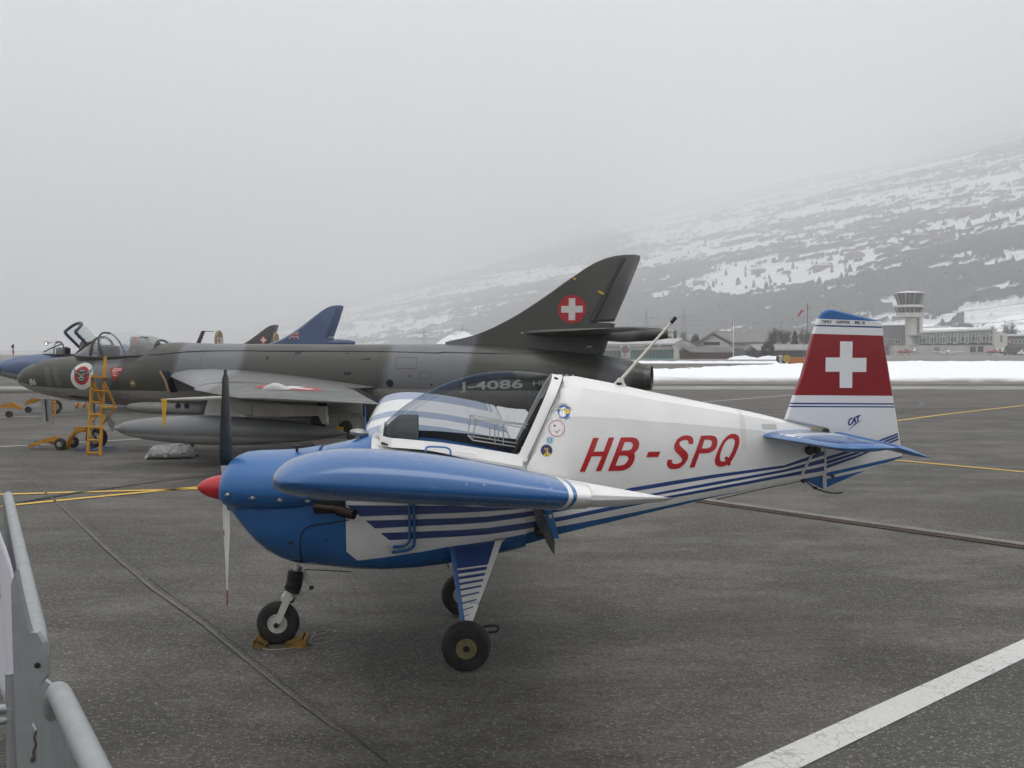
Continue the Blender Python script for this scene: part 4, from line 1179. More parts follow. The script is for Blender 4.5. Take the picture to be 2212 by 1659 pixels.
# nose strut: boot, fork, scissor links
z10 = lambda p: Z(700, 1700, 3.686, p)
s0 = [NF.P(a, b, 0) for a, b in z10([(940, 380), (905, 440)])]; MB().tube(s0, .024, 14).build("strut_top", STEEL, la)
rr_ = [NF.P(a, b, 0) for a, b in z10([(898, 440), (890, 500), (882, 560), (870, 620), (842, 680)])]
bo = []; 
for i in range(17):
    t = i / 16 * 4; k_ = int(min(t, 3)); bo.append(rr_[k_].lerp(rr_[k_+1], t - k_))
MB().tube(bo, [.047 + (.005 if i % 2 else 0) for i in range(17)], 16).build("rubber_boot", mat("rubber_gaiter", (.008, .009, .011), .6, bump=.5, bscale=60), la)
MB().tube([NF.P(a, b, 0) for a, b in z10([(842, 665), (820, 720)])], .030, 12).build("strut_piston", mat("pale_metal", (.55, .55, .5), .5), la)
for yy in (-.072, .072):
    fk = [NF.P(a, b, yy) for a, b in z10([(765, 725), (852, 720), (828, 800), (740, 1000), (680, 1108), (626, 1080), (690, 920)])]
    MB().prism([p + Vector((0, -.007, 0)) for p in fk], (0, .014, 0)).build("fork_blade", bpy.data.materials["rim_white"], la, False)
MB().box((-.035, -.08, -.012), (.035, .08, .012), Matrix.Translation(NF.P(*z10([(808, 735)])[0], 0))).build("fork_bridge", bpy.data.materials["rim_white"], la, False)
MB().tube([Vector((nw.x, -.09, r_n)), Vector((nw.x, .09, r_n))], .016, 12).build("axle", BLACKP, la)
MB().tube([NF.P(a, b, 0) for a, b in z10([(975, 435), (1082, 632)])], .016, 8).build("scissor_link", bpy.data.materials["pale_metal"], la)
MB().tube([NF.P(a, b, 0) for a, b in z10([(1082, 632), (855, 765)])], .010, 8).build("scissor_link", bpy.data.materials["pale_metal"], la)
MB().tube([NF.P(a, b, 0) + Vector((0, s_, 0)) for (a, b), s_ in zip(z10([(1082, 632), (1082, 632)]), (-.02, .02))], .014, 10).build("link_pivot", DARKM, la)
MB().lathe([(-.03, .02), (.03, .02)], NF.P(*z10([(850, 770)])[0], 0), (0, 1, 0), 12).build("link_pivot", DARKM, la)
MB().tube([NF.P(a, b, 0) for a, b in z10([(985, 425), (1350, 440), (1550, 452)])], .003, 5).build("brake_cable", DARKM, la)

# --- tail: all-moving fin, tailplane, skid
FIN = z7([(777, 172), (790, 140), (812, 110), (840, 92), (870, 86), (900, 90), (960, 104), (1290, 188), (1297, 200), (1318, 380), (1345, 540), (1380, 760), (1405, 900), (1432, 1080), (1450, 1190), (1466, 1300)]) + z7([(1200, 1390), (836, 1551), (836, 1085), (850, 1070), (512, 988), (580, 790), (640, 640), (735, 290)])
fr2 = NF.L(FIN, 0)
cxm = sum(p[0] for p in fr2) / len(fr2); czm = sum(p[1] for p in fr2) / len(fr2)
def fin_lines():
    out = []
    for a, b in ([(777, 168), (1290, 190)], [(757, 217), (1298, 231)], [(755, 229), (1300, 244)], [(735, 290), (1308, 306)], [(580, 790), (1385, 796)], [(553, 851), (1396, 856)], [(551, 864), (1398, 868)], [(550, 876), (1400, 880)], [(549, 888), (1402, 891)]):
        p, q = NF.L(z7([a, b]), -.02); out.append((p, q))
    return out
n = NB("fin_paint"); FL = fin_lines(); prev = []
for p, q in FL:
    s_ = (q[1] - p[1]) / (q[0] - p[0]); prev.append(n.math('ADD', n.math('MULTIPLY', n.math('SUBTRACT', n.x, p[0]), s_), p[1]))
wv = n.noise(3, 4)
cc = (.76, .76, .76)
cc = n.mix(n.gt(n.z, prev[0]), cc, BLUE_RGB)
cc = n.mix(n.AND(n.lt(n.z, prev[1]), n.gt(n.z, prev[2])), cc, NAVY_RGB)
cc = n.mix(n.AND(n.lt(n.z, prev[3]), n.gt(n.z, prev[4])), cc, n.mix(wv, (.23, .007, .013), (.28, .009, .016)))
cc = n.mix(n.AND(n.lt(n.z, prev[5]), n.gt(n.z, prev[6])), cc, NAVY_RGB)
cc = n.mix(n.AND(n.lt(n.z, prev[7]), n.gt(n.z, prev[8])), cc, NAVY_RGB)
bt = NF.L(z7([(836, 1440), (1466, 1300)]), -.02); bt2 = NF.L(z7([(836, 1425), (1466, 1290)]), -.02)
s_ = (bt[1][1]-bt[0][1])/(bt[1][0]-bt[0][0]); lnb = n.math('ADD', n.math('MULTIPLY', n.math('SUBTRACT', n.x, bt[0][0]), s_), bt[0][1])
dlt = n.math('SUBTRACT', lnb, n.z)
cc = n.mix(n.OR(n.gt(dlt, .028), n.between(dlt, -.012, .010)), cc, BLUE_RGB)
n.bump(n.noise(2.5, 3), .08, .02)
FINM = n.done(cc, .28, .4)
def plate(outline, y0, t, name, m, parent, edge=.6):
    """flat surface with softly rounded edges: outline (x, z), centred on y0"""
    cx_ = sum(p[0] for p in outline)/len(outline); cz_ = sum(p[1] for p in outline)/len(outline); R = []
    for yy, k in ((-t/2, .965), (-t*.36, .99), (0, 1.0), (t*.36, .99), (t/2, .965)):
        R.append([Vector((cx_ + (x-cx_)*k, y0 + yy, cz_ + (z-cz_)*k)) for x, z in outline])
    return MB().loft(R).build(name, m, parent, True, 30)
finp = plate(fr2, 0, .05, "fin", FINM, la)
FB = bvh_of(finp)
# cross on both faces
cc_ = [NF.pt(a, b, -.027) for a, b in z7([(848, 483), (1178, 487), (1178, 602), (845, 602)])]
V4 = [NF.pt(a, b, -.027) for a, b in z7([(965, 352), (1067, 354), (1064, 486), (1180, 487), (1177, 602), (1064, 602), (1062, 732), (961, 731), (961, 600), (845, 600), (848, 483), (963, 484)])]
for sg in (-1, 1):
    V, F = fill([V4]); lay("cross", V, F, mat("decal_white", (.78, .78, .78), .35, coat=.3) if sg < 0 else bpy.data.materials["decal_white"], la, FB, 'y', .002, .3, sg)
DW = bpy.data.materials["decal_white"]; DN = mat("decal_navy", NAVY_RGB, .4); DK = mat("decal_black", (.02, .02, .025), .4); DR = mat("decal_red", (.42, .006, .012), .35, coat=.3)
def put_text(txt, p0, p1, h, m, name, bvh, yo, bold=0, parent=la, fr=NF, sign=-1, shear=0, fit=True, seg=.08, space=1.0):
    """text from picture point p0 to p1 along its baseline (h in picture units at the middle)"""
    a, b = fr.pt(*p0, yo), fr.pt(*p1, yo); c_ = fr.pt(p0[0], p0[1] - h, yo)
    H = c_[1] - a[1]; Lx = math.hypot(b[0]-a[0], b[1]-a[1])
    V, F, w = text2d(txt, H, bold, shear, 1.0, False, space); w0 = min(v[0] for v in V); k = Lx / w if fit else 1
    ex = ((b[0]-a[0])/Lx, (b[1]-a[1])/Lx); V2 = [(a[0] + (x-w0)*k*ex[0] - 0*y, a[1] + (x-w0)*k*ex[1] + y) for x, y in V]
    return lay(name, V2, F, m, parent, bvh, 'y', .0022, seg, sign)
for t_, a, b in (("TIPSY", 812, 900), ("NIPPER", 935, 1046), ("MK III", 1085, 1165)):
    put_text(t_, z7([(a, 204 + (a-812)*.024)])[0], z7([(b, 205 + (b-812)*.026)])[0], 26/2.553/K, DK, "lettering", FB, -.027, .012)
# brushed word with underline
cat = [((1045, 985), (1033, 1005)), ((1033, 1005), (1036, 1030)), ((1036, 1030), (1052, 1028)), ((1045, 985), (1062, 978)), ((1060, 1025), (1082, 972)), ((1082, 972), (1090, 1012)), ((1068, 1002), (1090, 997)), ((1092, 968), (1128, 955)), ((1110, 962), (1108, 1002))]
cp_ = [[NF.pt(a, b, -.027) for a, b in z7(s_)] for s_ in cat]
V, F = fill(glyph_strokes(cp_, .009)); lay("lettering", V, F, DN, la, FB, 'y', .0022, .1)
V, F = fill([[NF.pt(a, b, -.027) for a, b in z7([(1030, 1082), (1048, 1058), (1090, 1018), (1160, 985), (1100, 1022), (1062, 1052)])]]); lay("lettering_stroke", V, F, DN, la, FB, 'y', .0022, .1)
# slanted stripes on the fin above and below the tailplane
for k, (a, b) in enumerate(([(836, 1310), (1436, 1105)], [(836, 1343), (1438, 1125)], [(836, 1378), (1440, 1147)])):
    (x0, z0), (x1, z1_) = NF.L(z7([(a[0], a[1]), (b[0], b[1])]), -.027); w = (.020, .012)
    xm, zm1 = NF.pt(*z7([(1100, (1232, 1262, 1290)[k])])[0], -.027)
    xk, zk = NF.pt(*z7([(870, (1300, 1335, 1368)[k])])[0], -.027)
    V, F = fill([[(x0, z0 + w[0]/2), (x0, z0 - w[0]/2), (xk, zk - w[0]/2), (xm, zm1 - .007), (x1, z1_ - w[1]/2), (x1, z1_ + w[1]/2), (xm, zm1 + .007), (xk, zk + w[0]/2)]])
    lay("stripe", V, F, DN, la, FB, 'y', .0022, .3)
# lower fin fixed ahead of the hinge, tail skid post
SK = NF.L(z7([(640, 1460), (818, 1430), (818, 1550), (800, 1545)]), 0); plate(SK, 0, .03, "skid_fin", BLUE, la)
V, F = fill([[NF.pt(a, b, -.02) for a, b in z7([(648, 1462), (818, 1430), (818, 1446), (668, 1475)])]])
pp = [NF.P(a, b, 0) for a, b in z7([(826, 1110), (828, 1550)])]; MB().tube([p + Vector((0, -.03, 0)) for p in pp], .010, 10).build("hinge_post", mat("post_white", (.62, .62, .62), .4), la)
MB().tube([NF.P(a, b, -.06) for a, b in z7([(765, 1215), (645, 1455)])], .0085, 8).build("tail_brace", bpy.data.materials["post_white"], la)
q = [NF.P(a, b, -.02) for a, b in smooth_curve(z7([(640, 1455), (700, 1500), (760, 1545), (850, 1578), (930, 1588), (985, 1582)]), 5)]; MB().tube(q, .005, 7).build("tail_skid", DARKM, la)
for a in ((662, 1492), (760, 1545), (900, 1450), (640, 1450)):
    p = NF.P(*z7([a])[0], -.03); MB().lathe([(-.02, .010), (.02, .010)], p, (0, 1, 0), 10).build("bolt", DARKM, la)
q = [NF.P(a, b, -.03) for a, b in z7([(645, 1490), (300, 1560), (-40, 1640)])]; MB().tube(q, .003, 6).build("control_cable", DARKM, la)
for a, s_ in (((718, 1240), .030), ((778, 1238), .026)):
    p = NF.P(*z7([a])[0], -.075); MB().lathe([(-.03, s_*.9), (.0, s_), (.012, s_*.7)], p, (0, -1, 0), 16).build("cable_pulley", DARKM, la)
p = NF.P(*z7([(850, 1080)])[0], -.05); MB().lathe([(-.02, .016), (.02, .016)], p, (0, 1, 0), 12).build("hinge_bolt", DARKM, la)
V, F = fill([[NF.pt(a, b, -.02) for a, b in z7([(740, 1062), (832, 1060), (832, 1074), (740, 1078)])]])
MB().prism([NF.P(a, b, -.03) for a, b in z7([(736, 1052), (850, 1072), (845, 1084), (736, 1078)])], (0, .05, 0)).build("hinge_cover", mat("khaki_tape", (.40, .33, .16), .7), la, False)
# tailplane, with the elevator drooping
YR, YT = -.045, -.92
LEr, LEt = NF.P(*z7([(290, 1115)])[0], YR), NF.P(*z7([(990, 1228)])[0], YT)
HR, HT = NF.P(*z7([(900, 1100)])[0], YR), NF.P(*z7([(1430, 1222)])[0], YT)
TE = NF.P(*z7([(1722, 1310)])[0], YT)
n = NB("tailplane_paint"); wv = n.noise(4, 4)
LEx = n.math('ADD', LEr.x, n.math('MULTIPLY', n.math('ABSOLUTE', n.y), (LEt.x - LEr.x) / (abs(YT))))
u_ = n.math('DIVIDE', n.math('SUBTRACT', n.math('ABSOLUTE', n.y), .0), abs(YT)); dd_ = n.math('SUBTRACT', n.x, LEx)
st = n.AND(n.OR(n.between(u_, .30, .42), n.between(u_, .24, .26), n.between(u_, .46, .48)), n.gt(dd_, .03))
TPM = n.done(n.mix(st, n.mix(wv, tuple(c*.85 for c in BLUE_RGB), BLUE_RGB), (.76, .76, .76)), .24, .55)
for sgn in (-1, 1):
    rg = []; eg = []
    for t in list(np.linspace(0, .9, 9)) + [.95, .98, 1.0]:
        k = 1 if t <= .9 else max(.12, math.sqrt(1 - ((t - .9) / .1) ** 2))
        f = lambda p: Vector((p.x, p.y * -sgn, p.z))
        a, b = f(LEr).lerp(f(LEt), t), f(HR).lerp(f(HT), t); th = .030 * k
        if t > .9: a = a + Vector((.08 * (1 - k), 0, 0)); 
        R = []
        for j in range(16):
            an = 2*PI*j/16; cc_ = (1 - math.cos(an)) / 2; s_ = math.sin(an)
            p = a.lerp(b, cc_); R.append(p + Vector((0, 0, th * s_ * (1.15 - .35*cc_))))
        rg.append(R)
        c2 = b + Vector((.012, 0, 0)); chord = (TE.x - HT.x) * (.95); dz = (TE.z - HT.z)
        R = []
        for j in range(12):
            an = 2*PI*j/12; cc_ = (1 - math.cos(an)) / 2; s_ = math.sin(an)
            R.append(c2 + Vector((chord * cc_, 0, dz * cc_ + th * .72 * s_ * (1 - cc_) ** .55 + (th * .25 * s_ * (1-cc_)))))
        eg.append(R)
    MB().loft(rg).build("tailplane", TPM, la, True, 50)
    MB().loft(eg).build("elevator", BLUE, la, True, 50)

# --- registration and stickers
def npoly(pts, yo=-.24): return [NF.pt(a, b, yo) for a, b in z8n(pts)]
def arc(cx, cy, rx, ry, a0, a1, k=8): return [(cx + rx*math.cos(math.radians(a0 + (a1-a0)*i/k)), cy - ry*math.sin(math.radians(a0 + (a1-a0)*i/k))) for i in range(k+1)]
LET = {
 'H': [[(398,970),(520,676),(570,676),(520,795),(655,795),(662,778),(662,778),(708,672),(708,672),(658,790),(588,966),(542,966),(598,836),(508,836),(445,968)][:0] or [(398,970),(520,676),(572,676),(524,795),(610,795),(660,674),(710,674),(590,966),(540,966),(596,836),(506,836),(446,970)]],
 'B': [[(650,966),(768,674),(872,674),(905,682),(928,705),(933,735),(925,770),(905,795),(885,812),(892,835),(888,870),(870,910),(840,940),(800,960),(770,966)],
       [(718,920),(760,920),(795,912),(820,890),(832,865),(832,845),(812,832),(752,832)], [(772,788),(828,788),(858,778),(872,755),(874,735),(862,718),(842,714),(802,714)]],
 '-': [[(993,848),(1014,802),(1122,802),(1102,848)]],
 'S': [[(1380,738),(1425,738),(1428,705),(1420,680),(1395,666),(1355,662),(1315,672),(1275,700),(1250,745),(1248,778),(1262,805),(1310,850),(1322,872),(1318,890),(1300,905),(1268,914),(1238,910),(1225,895),(1235,876),(1190,874),(1182,905),(1188,935),(1208,952),(1250,960),(1300,950),(1345,915),(1375,870),(1378,835),(1362,805),(1305,755),(1298,738),(1302,722),(1322,708),(1352,702),(1375,706),(1384,720)]],
 'P': [[(1388,948),(1500,668),(1590,666),(1630,675),(1648,695),(1652,725),(1642,770),(1615,800),(1575,818),(1520,823),(1482,823),(1436,948)],
       [(1504,780),(1555,780),(1585,768),(1598,745),(1600,722),(1588,708),(1565,704),(1532,704)]],
 'Q': [[(1845,668),(1858,690),(1858,725),(1846,770),(1815,840),(1782,895),(1770,905),(1775,925),(1756,940),(1738,928),(1700,945),(1655,942),(1630,922),(1624,890),(1634,845),(1660,785),(1700,715),(1740,675),(1780,656),(1818,655)],
       [(1708,752),(1686,800),(1672,845),(1672,880),(1684,898),(1708,900),(1728,890),(1712,868),(1732,853),(1755,866),(1785,815),(1808,755),(1814,720),(1806,702),(1786,694),(1758,700),(1730,722)]],
}
for k_, sh in LET.items():
    shape = [npoly(c) for c in sh]; V, F = fill([shape]); lay("registration_letter", V, F, DR, la, BODY_BVH, 'y', .0025, .06)
def sticker(cx, cy, r, layers, name, lab):
    """layers: list of (material, shape function(scale) list)"""
    c = NF.pt(*z5([(cx, cy)])[0], -.30); rr_ = abs(NF.pt(*z5([(cx + r, cy)])[0], -.30)[0] - c[0]); root = None
    for i, (m_, shp) in enumerate(layers):
        V, F = shp(c, rr_)
        o = lay(name if i == 0 else "sticker_print", V, F, m_, la if i == 0 else root, BODY_BVH, 'y', .0022 + .0008 * i, .08)
        if i == 0: root = o; o['label'] = lab
YD = mat("decal_yellow", (.62, .50, .04), .5); LB = mat("decal_blue", (.03, .14, .45), .5); PINK = mat("decal_crimson", (.42, .02, .06), .5); PUR = mat("decal_purple", (.03, .025, .12), .5); TEAL = mat("decal_teal", (.08, .30, .45), .5)
def D_(k, dx=0, dy=0): return lambda c, r: fill([disc(c[0] + dx*r, c[1] + dy*r, r*k)])
def R_(k, k2): return lambda c, r: fill([ring_(c[0], c[1], r*k, r*k2)])
def PG(*polys): return lambda c, r: fill([[(c[0]+a*r, c[1]+b*r) for a, b in p] for p in polys])
def ringtext(txt, rad, h, a0, a1, inward=False):
    def f(c, r):
        V = []; F = []; k = len(txt)
        for i, ch in enumerate(txt):
            if ch == ' ': continue
            v, ff, w = text2d(ch, h * r, .01); a = math.radians(a0 + (a1 - a0) * i / max(1, k - 1)); rot = a - PI/2 if not inward else a + PI/2
            n0 = len(V); V += [(c[0] + rad*r*math.cos(a) + x*math.cos(rot) - y*math.sin(rot), c[1] + rad*r*math.sin(a) + x*math.sin(rot) + y*math.cos(rot)) for x, y in v]; F += [tuple(q+n0 for q in g) for g in ff]
        return V, F
    return f
def merge(*fs):
    def f(c, r):
        V = []; F = []
        for g in fs:
            v, ff = g(c, r)[:2]; n0 = len(V); V += v; F += [tuple(q+n0 for q in h) for h in ff]
        return V, F
    return f
sticker(2058, 520, 88, [(WHITE, D_(1)), (DK, merge(ringtext("AERODROME", .84, .22, 168, 12), ringtext("DE BEX", .84, .22, 232, 312, True))), (LB, D_(.72)), (DW, merge(D_(.32, -.05, .15), D_(.38, -.15, -.22))), (YD, merge(D_(.30, .38, .02), D_(.14, -.42, .3))), (DK, merge(D_(.08, -.18, .12), D_(.07, .08, .22)))], "round_sticker", "round blue and yellow aerodrome sticker")
sticker(1979, 684, 82, [(WHITE, D_(1)), (PINK, R_(1, .93)), (PINK, ringtext("BELGIAN TIPSY AIRCRAFT CLUB", .78, .10, 215, -35)), (DK, PG([(-.55, -.15), (-.05, -.42), (.0, -.38)], [(.05, -.38), (.5, -.05), (.3, -.3)], [(-.35, .45), (-.1, .38), (-.2, .12), (-.35, .25)])), (RED, PG([(-.08, -.38), (.1, -.38), (.06, -.62), (-.04, -.62)]))], "round_sticker", "round sticker with red rim and a small winged emblem")
sticker(1907, 803, 40, [(mat("decal_pale_blue", (.45, .55, .62), .5), D_(1)), (TEAL, PG([(-.6, .4), (-.45, -.4), (0, -.75), (.45, -.4), (.6, .4), (0, .6)])), (DW, PG([(-.15, .3), (-.1, -.45), (.1, -.45), (.15, .3), (0, .45)]))], "round_sticker", "small pale blue sticker with a shield")
sticker(1872, 905, 59, [(PUR, D_(1)), (YD, merge(lambda c, r: (lambda q: ([(c[0]+a, c[1]+b+.28*r) for a, b in q[0]], q[1]))(text2d("EAS", .32*r, .03)), PG([(-.62, -.72), (-.25, -.5), (.0, .08), (.12, .08), (.35, -.4), (.75, -.55), (.5, -.83), (0, -.97), (-.4, -.88)]))), (PUR, PG([(-.02, -.1), (.06, -.1), (.02, -.9), (-.12, -.9)]))], "round_sticker", "round purple and yellow sticker lettered EAS")
# small riveted plate by the tail
V, F = fill([[NF.pt(a, b, -.12) for a, b in z7([(341, 1030), (466, 1033), (466, 1068), (341, 1066)])]]); pt_ = lay("name_plate", V, F, mat("plate_grey", (.50, .49, .45), .5, metal=.3), la, BODY_BVH, 'y', .003, .1)
put_text("HB-SPQ", z7([(365, 1059)])[0], z7([(448, 1060)])[0], 18/2.553/K, mat("plate_text", (.28, .27, .25), .6), "lettering", BODY_BVH, -.12, .02, pt_)
pt_.parent = la
# antenna base badge
V, F = fill([[NF.pt(a, b, -.02) for a, b in n1([(207, 1010), (258, 1008), (260, 1034), (212, 1036)])]])
AB = bvh_of(bpy.data.objects["aerial_base"]); lay("badge", V, F, DK, la, AB, 'y', .002, .2)

# --- yellow chocks and cord at the nose wheel
CHK = mat('worn_yellow_wood_shaded', (.26, .145, .03), .75, var=.4, scale=14, dirt=(.12, .075, .02))  # yellow browned and darkened: shade under the aircraft put into the colour
def chock(name, x0, x1, lab):
    r = empty(name, NF.o, TH); tag(r, lab, "wheel chock", "yellow chocks at the nose wheel")
    hi, lo = (x0, x1) ; t = .012
    for yy in (-.13, .03):
        o_ = [Vector((x0, yy, 0)), Vector((x0, yy, .045)), Vector((x0 + (x1-x0)*.12, yy, .055)), Vector((x1, yy, .018)), Vector((x1, yy, 0))]
        MB().prism(o_, (0, t, 0)).build("side_plate", CHK, r, False)
    MB().prism([Vector((x0 + (x1-x0)*.12, -.13, .055)), Vector((x1, -.13, .018)), Vector((x1, -.13, .008)), Vector((x0 + (x1-x0)*.12, -.13, .045))], (0, .17, 0)).build("ramp", CHK, r, False)
    MB().box((min(x0, x0+.012), -.13, 0), (max(x0, x0+.012), .042, .05)).build("end_plate", CHK, r, False)
c1, c2 = [NF.P(*z10([a])[0], -.1) for a in ((400, 1290), (992, 1290))]
chock("wheel_chock", c1.x, nw.x - .055, "open yellow chock in front of the white nose wheel")
chock("wheel_chock", c2.x, nw.x + .055, "open yellow chock behind the white nose wheel")
CORD = mat("thin_cord", (.34, .31, .27), .9)
cd = z10([(880, 1320), (930, 1280), (1050, 1290), (1150, 1300), (1270, 1280), (1350, 1240), (1300, 1230), (1150, 1240), (1060, 1280), (1100, 1210), (1130, 1160), (1200, 1140), (1255, 1140), (1240, 1165), (1150, 1180), (1070, 1225), (1200, 1190), (1360, 1160), (1330, 1145)])
q = [ground(a, b, .004) for a, b in smooth_curve(cd, 4)]; tag(MB().tube(q, .0032, 5).build("cord", CORD), "thin tangled cord lying behind the nose wheel", "cord")
q = [ground(a, b, .004) for a, b in smooth_curve(z10([(550, 1300), (500, 1325), (520, 1355), (640, 1368), (850, 1345), (905, 1325)]), 4)]; tag(MB().tube(q, .0030, 5).build("cord", CORD), "thin cord curving in front of the yellow chocks", "cord")

# ================================================================== THE FIGHTER JETS
_w = ground(205, 969)
HF = Frame(_w.x, _w.y, math.radians(-12))
z2 = lambda p: Z(700, 900, 3.016, p)
z3 = lambda p: Z(1300, 780, 2.602, p)
def hx(px, y=0.0): return HF.pt(px, 850, y)[0]
JSC = .845                         # the line-up is smaller jets: lengths below come from the side view itself

def jet_camo(name, green, grey, belly, zb_pts, camo=True):
    n = NB(name)
    w = n.math('MULTIPLY', n.math('SUBTRACT', n.noise(.9, 2), .5), .9)
    v = n.math('ADD', n.math('ADD', n.x, n.math('MULTIPLY', n.z, -.35)), n.math('MULTIPLY', w, .5))
    v = n.math('ADD', v, n.math('MULTIPLY', n.y, .35))
    if camo:
        sx = [hx(205), hx(262), hx(385), hx(520), hx(820), hx(1000), hx(1290), hx(1345)]
        lo, hi = -3.0, 13.0
        st = [(0, 0)]; on = 0
        for a in sx:
            on = 1 - on; st.append((((a - .35*1.4) - lo) / (hi - lo), on))
        t = n.math('DIVIDE', n.math('SUBTRACT', v, lo), hi - lo)
        m = None
        for k in range(0, len(sx) - 1, 2):
            a, b = [(q - .49 - lo) / (hi - lo) for q in (sx[k], sx[k+1])]
            g = n.AND(n.ramp(t, [(a - .003, 0), (a + .003, 1)]), n.ramp(t, [(b - .003, 1), (b + .003, 0)]))
            m = g if m is None else n.OR(m, g)
        d = n.noise(3, 5)
        c = n.mix(m, n.mix(d, tuple(q*.85 for q in green), green), n.mix(d, tuple(q*.88 for q in grey), grey))
    else:
        d = n.noise(2, 4); c = n.mix(d, tuple(q*.88 for q in green), green)
    if zb_pts: 
        cv = n.curve(n.x, zb_pts)
        c = n.mix(n.lt(n.z, cv), c, n.mix(n.noise(1.5, 5, stretch=(.4, 1, 2)), tuple(q*.8 for q in belly), belly))
    # panel lines
    pl = n.lt(n.math('ABSOLUTE', n.math('SUBTRACT', n.math('FRACT', n.math('MULTIPLY', n.x, .62)), .5)), .0045)
    c = n.mix(n.math('MULTIPLY', pl, .35), c, (.02, .02, .02))
    st_ = n.noise(6, 5, stretch=(.15, 1, 1.2), rough=.7)
    c = n.mix(n.math('MULTIPLY', n.ramp(st_, [(.55, 0), (.75, 1)]), .25), c, (.03, .03, .03))
    n.bump(n.noise(2, 3), .1, .02)
    return n.done(c, n.ramp(d, [(.3, .52), (.7, .40)]), .05)

GREEN, GREY, BELLY = (.060, .064, .053), (.155, .160, .172), (.32, .31, .29)
zb1 = [HF.pt(a, b, -.45) for a, b in z1([(150, 760), (230, 780), (600, 797), (1000, 812), (1500, 820)]) + z2([(1250, 1018)]) + z5([(300, 278), (1260, 300), (1890, 300)]) + [(1395, 845)]]

def build_jet(name, lab, paint, wingpaint, bellym, near=True, open_canopy=False, emblem=None):
    jet = empty(name, (0, 0, 0), 0); tag(jet, lab, "fighter jet")
    # ---- body
    topp = [(40, 812), (46, 803), (58, 794), (75, 785), (95, 777), (118, 770)] + z1([(380, 578), (450, 562), (600, 522), (700, 497), (900, 512), (1100, 508), (1300, 480), (1390, 420), (1440, 382), (1600, 385), (1750, 400), (2200, 404)]) + [(700, 744), (860, 744), (960, 743), (1030, 745), (1120, 750), (1200, 756), (1290, 764), (1330, 772), (1370, 780), (1398, 788)]
    TP = [HF.pt(a, b, 0) for a, b in topp]
    botp = z1([(165, 742), (180, 770), (230, 805), (320, 845), (440, 880), (600, 912), (800, 935), (1000, 955), (1200, 975), (1500, 985)]) + [(600, 905), (800, 905), (1000, 900), (1140, 893), (1240, 884), (1330, 866), (1392, 846)]
    wj = [(hx(40), .03), (hx(52), .13), (hx(75), .23), (hx(110), .33), (hx(165), .44), (hx(240), .52), (hx(330), .55), (hx(500), .60), (hx(900), .60), (hx(1150), .55), (hx(1300), .46), (hx(1395), .36)]
    BT = [HF.pt(a, b, -.7 * interp(hx(a), wj)) for a, b in botp]
    BT[0] = HF.pt(*z1([(165, 742)])[0], 0)
    xs = [hx(40) + v for v in (0, .02, .06, .12, .2, .3, .42)] + list(np.linspace(hx(40) + .55, hx(1395), 66))
    rg = []
    for x in xs:
        zt, zb, w = interp(x, TP), interp(x, BT), interp(x, wj)
        rg.append(sect(x, zt, zb, w, 2.1, 2.2, 36, zb + (zt - zb) * .5))
    # smooth spine: two passes
    for _ in range(2):
        for i in range(8, len(rg) - 1):
            rg[i] = [rg[i-1][j] * .25 + rg[i][j] * .5 + rg[i+1][j] * .25 for j in range(36)]; 
    bd = MB().loft(rg).build("fuselage", paint, jet, True, 40)
    B = bvh_of(bd)
    tipm = bpy.data.materials.get("nose_cap") or mat("nose_cap", (.03, .03, .032), .35, coat=.3)
    MB().loft([[v * 1.0 + (v - Vector((v.x, 0, sum(q.z for q in r)/36))) * .03 for v in r] for r in rg[:4]]).build("nose_cap", tipm, jet, True, 60)
    # jet pipe
    tb = rg[-1]; cz_ = sum(v.z for v in tb) / 36
    pm = bpy.data.materials.get("exhaust_metal") or mat("exhaust_metal", (.16, .15, .14), .4, metal=.8, var=.4, scale=8)
    MB().loft([[Vector((v.x - .12, v.y * 1.0, cz_ + (v.z - cz_) * 1.0)) for v in tb]] + [[Vector((v.x + .10, v.y * .93, cz_ + (v.z - cz_) * .93)) for v in tb]] + [[Vector((v.x + .09, v.y * .85, cz_ + (v.z - cz_) * .85)) for v in tb], [Vector((v.x - .3, v.y * .8, cz_ + (v.z - cz_) * .8)) for v in tb]], False, True).build("jet_pipe", pm, jet, True, 40)
    # raised spine fairing line
    sp_ = [HF.P(a, b, 0) for a, b in z2([(0, 655), (700, 660), (1300, 663), (2100, 680)])]
    # ---- fin and rudder
    FO = z3([(310, 812), (400, 795), (500, 770), (600, 735), (700, 692), (800, 640), (900, 585), (1000, 522), (1100, 455), (1200, 385), (1300, 312), (1400, 245), (1480, 190), (1560, 145), (1640, 112), (1720, 92), (1806, 82)])
    RL = z3([(1806, 82), (1840, 90), (1560, 640), (1540, 652), (1720, 655), (1712, 690), (1668, 780), (1628, 900), (1600, 940), (1300, 940), (600, 930), (310, 900)])
    f_o = HF.L(FO + RL[1:], 0)
    cx_ = sum(p[0] for p in f_o)/len(f_o)
    def slab(outl, t0, t1, nm, m_):
        """outline with thickness falling from t0 at the root to t1 at the tip, sharp edges"""
        zmn, zmx = min(p[1] for p in outl), max(p[1] for p in outl)
        cx = sum(p[0] for p in outl)/len(outl); cz = sum(p[1] for p in outl)/len(outl)
        R = []
        for s_, k in ((-1, .93), (-.55, .985), (0, 1.0), (.55, .985), (1, .93)):
            R.append([Vector((cx + (x-cx)*k, s_ * (t0 + (t1 - t0) * (z-zmn)/(zmx-zmn)) / 2, cz + (z-cz)*k)) for x, z in outl])
        return MB().loft(R).build(nm, m_, jet, True, 30)
    fin = slab(f_o, .22, .05, "fin", paint)
    ro = HF.L(z3([(1812, 82), (1870, 80), (1920, 88), (1930, 98), (1920, 140), (1815, 400), (1712, 638), (1548, 645), (1512, 628)]), 0)
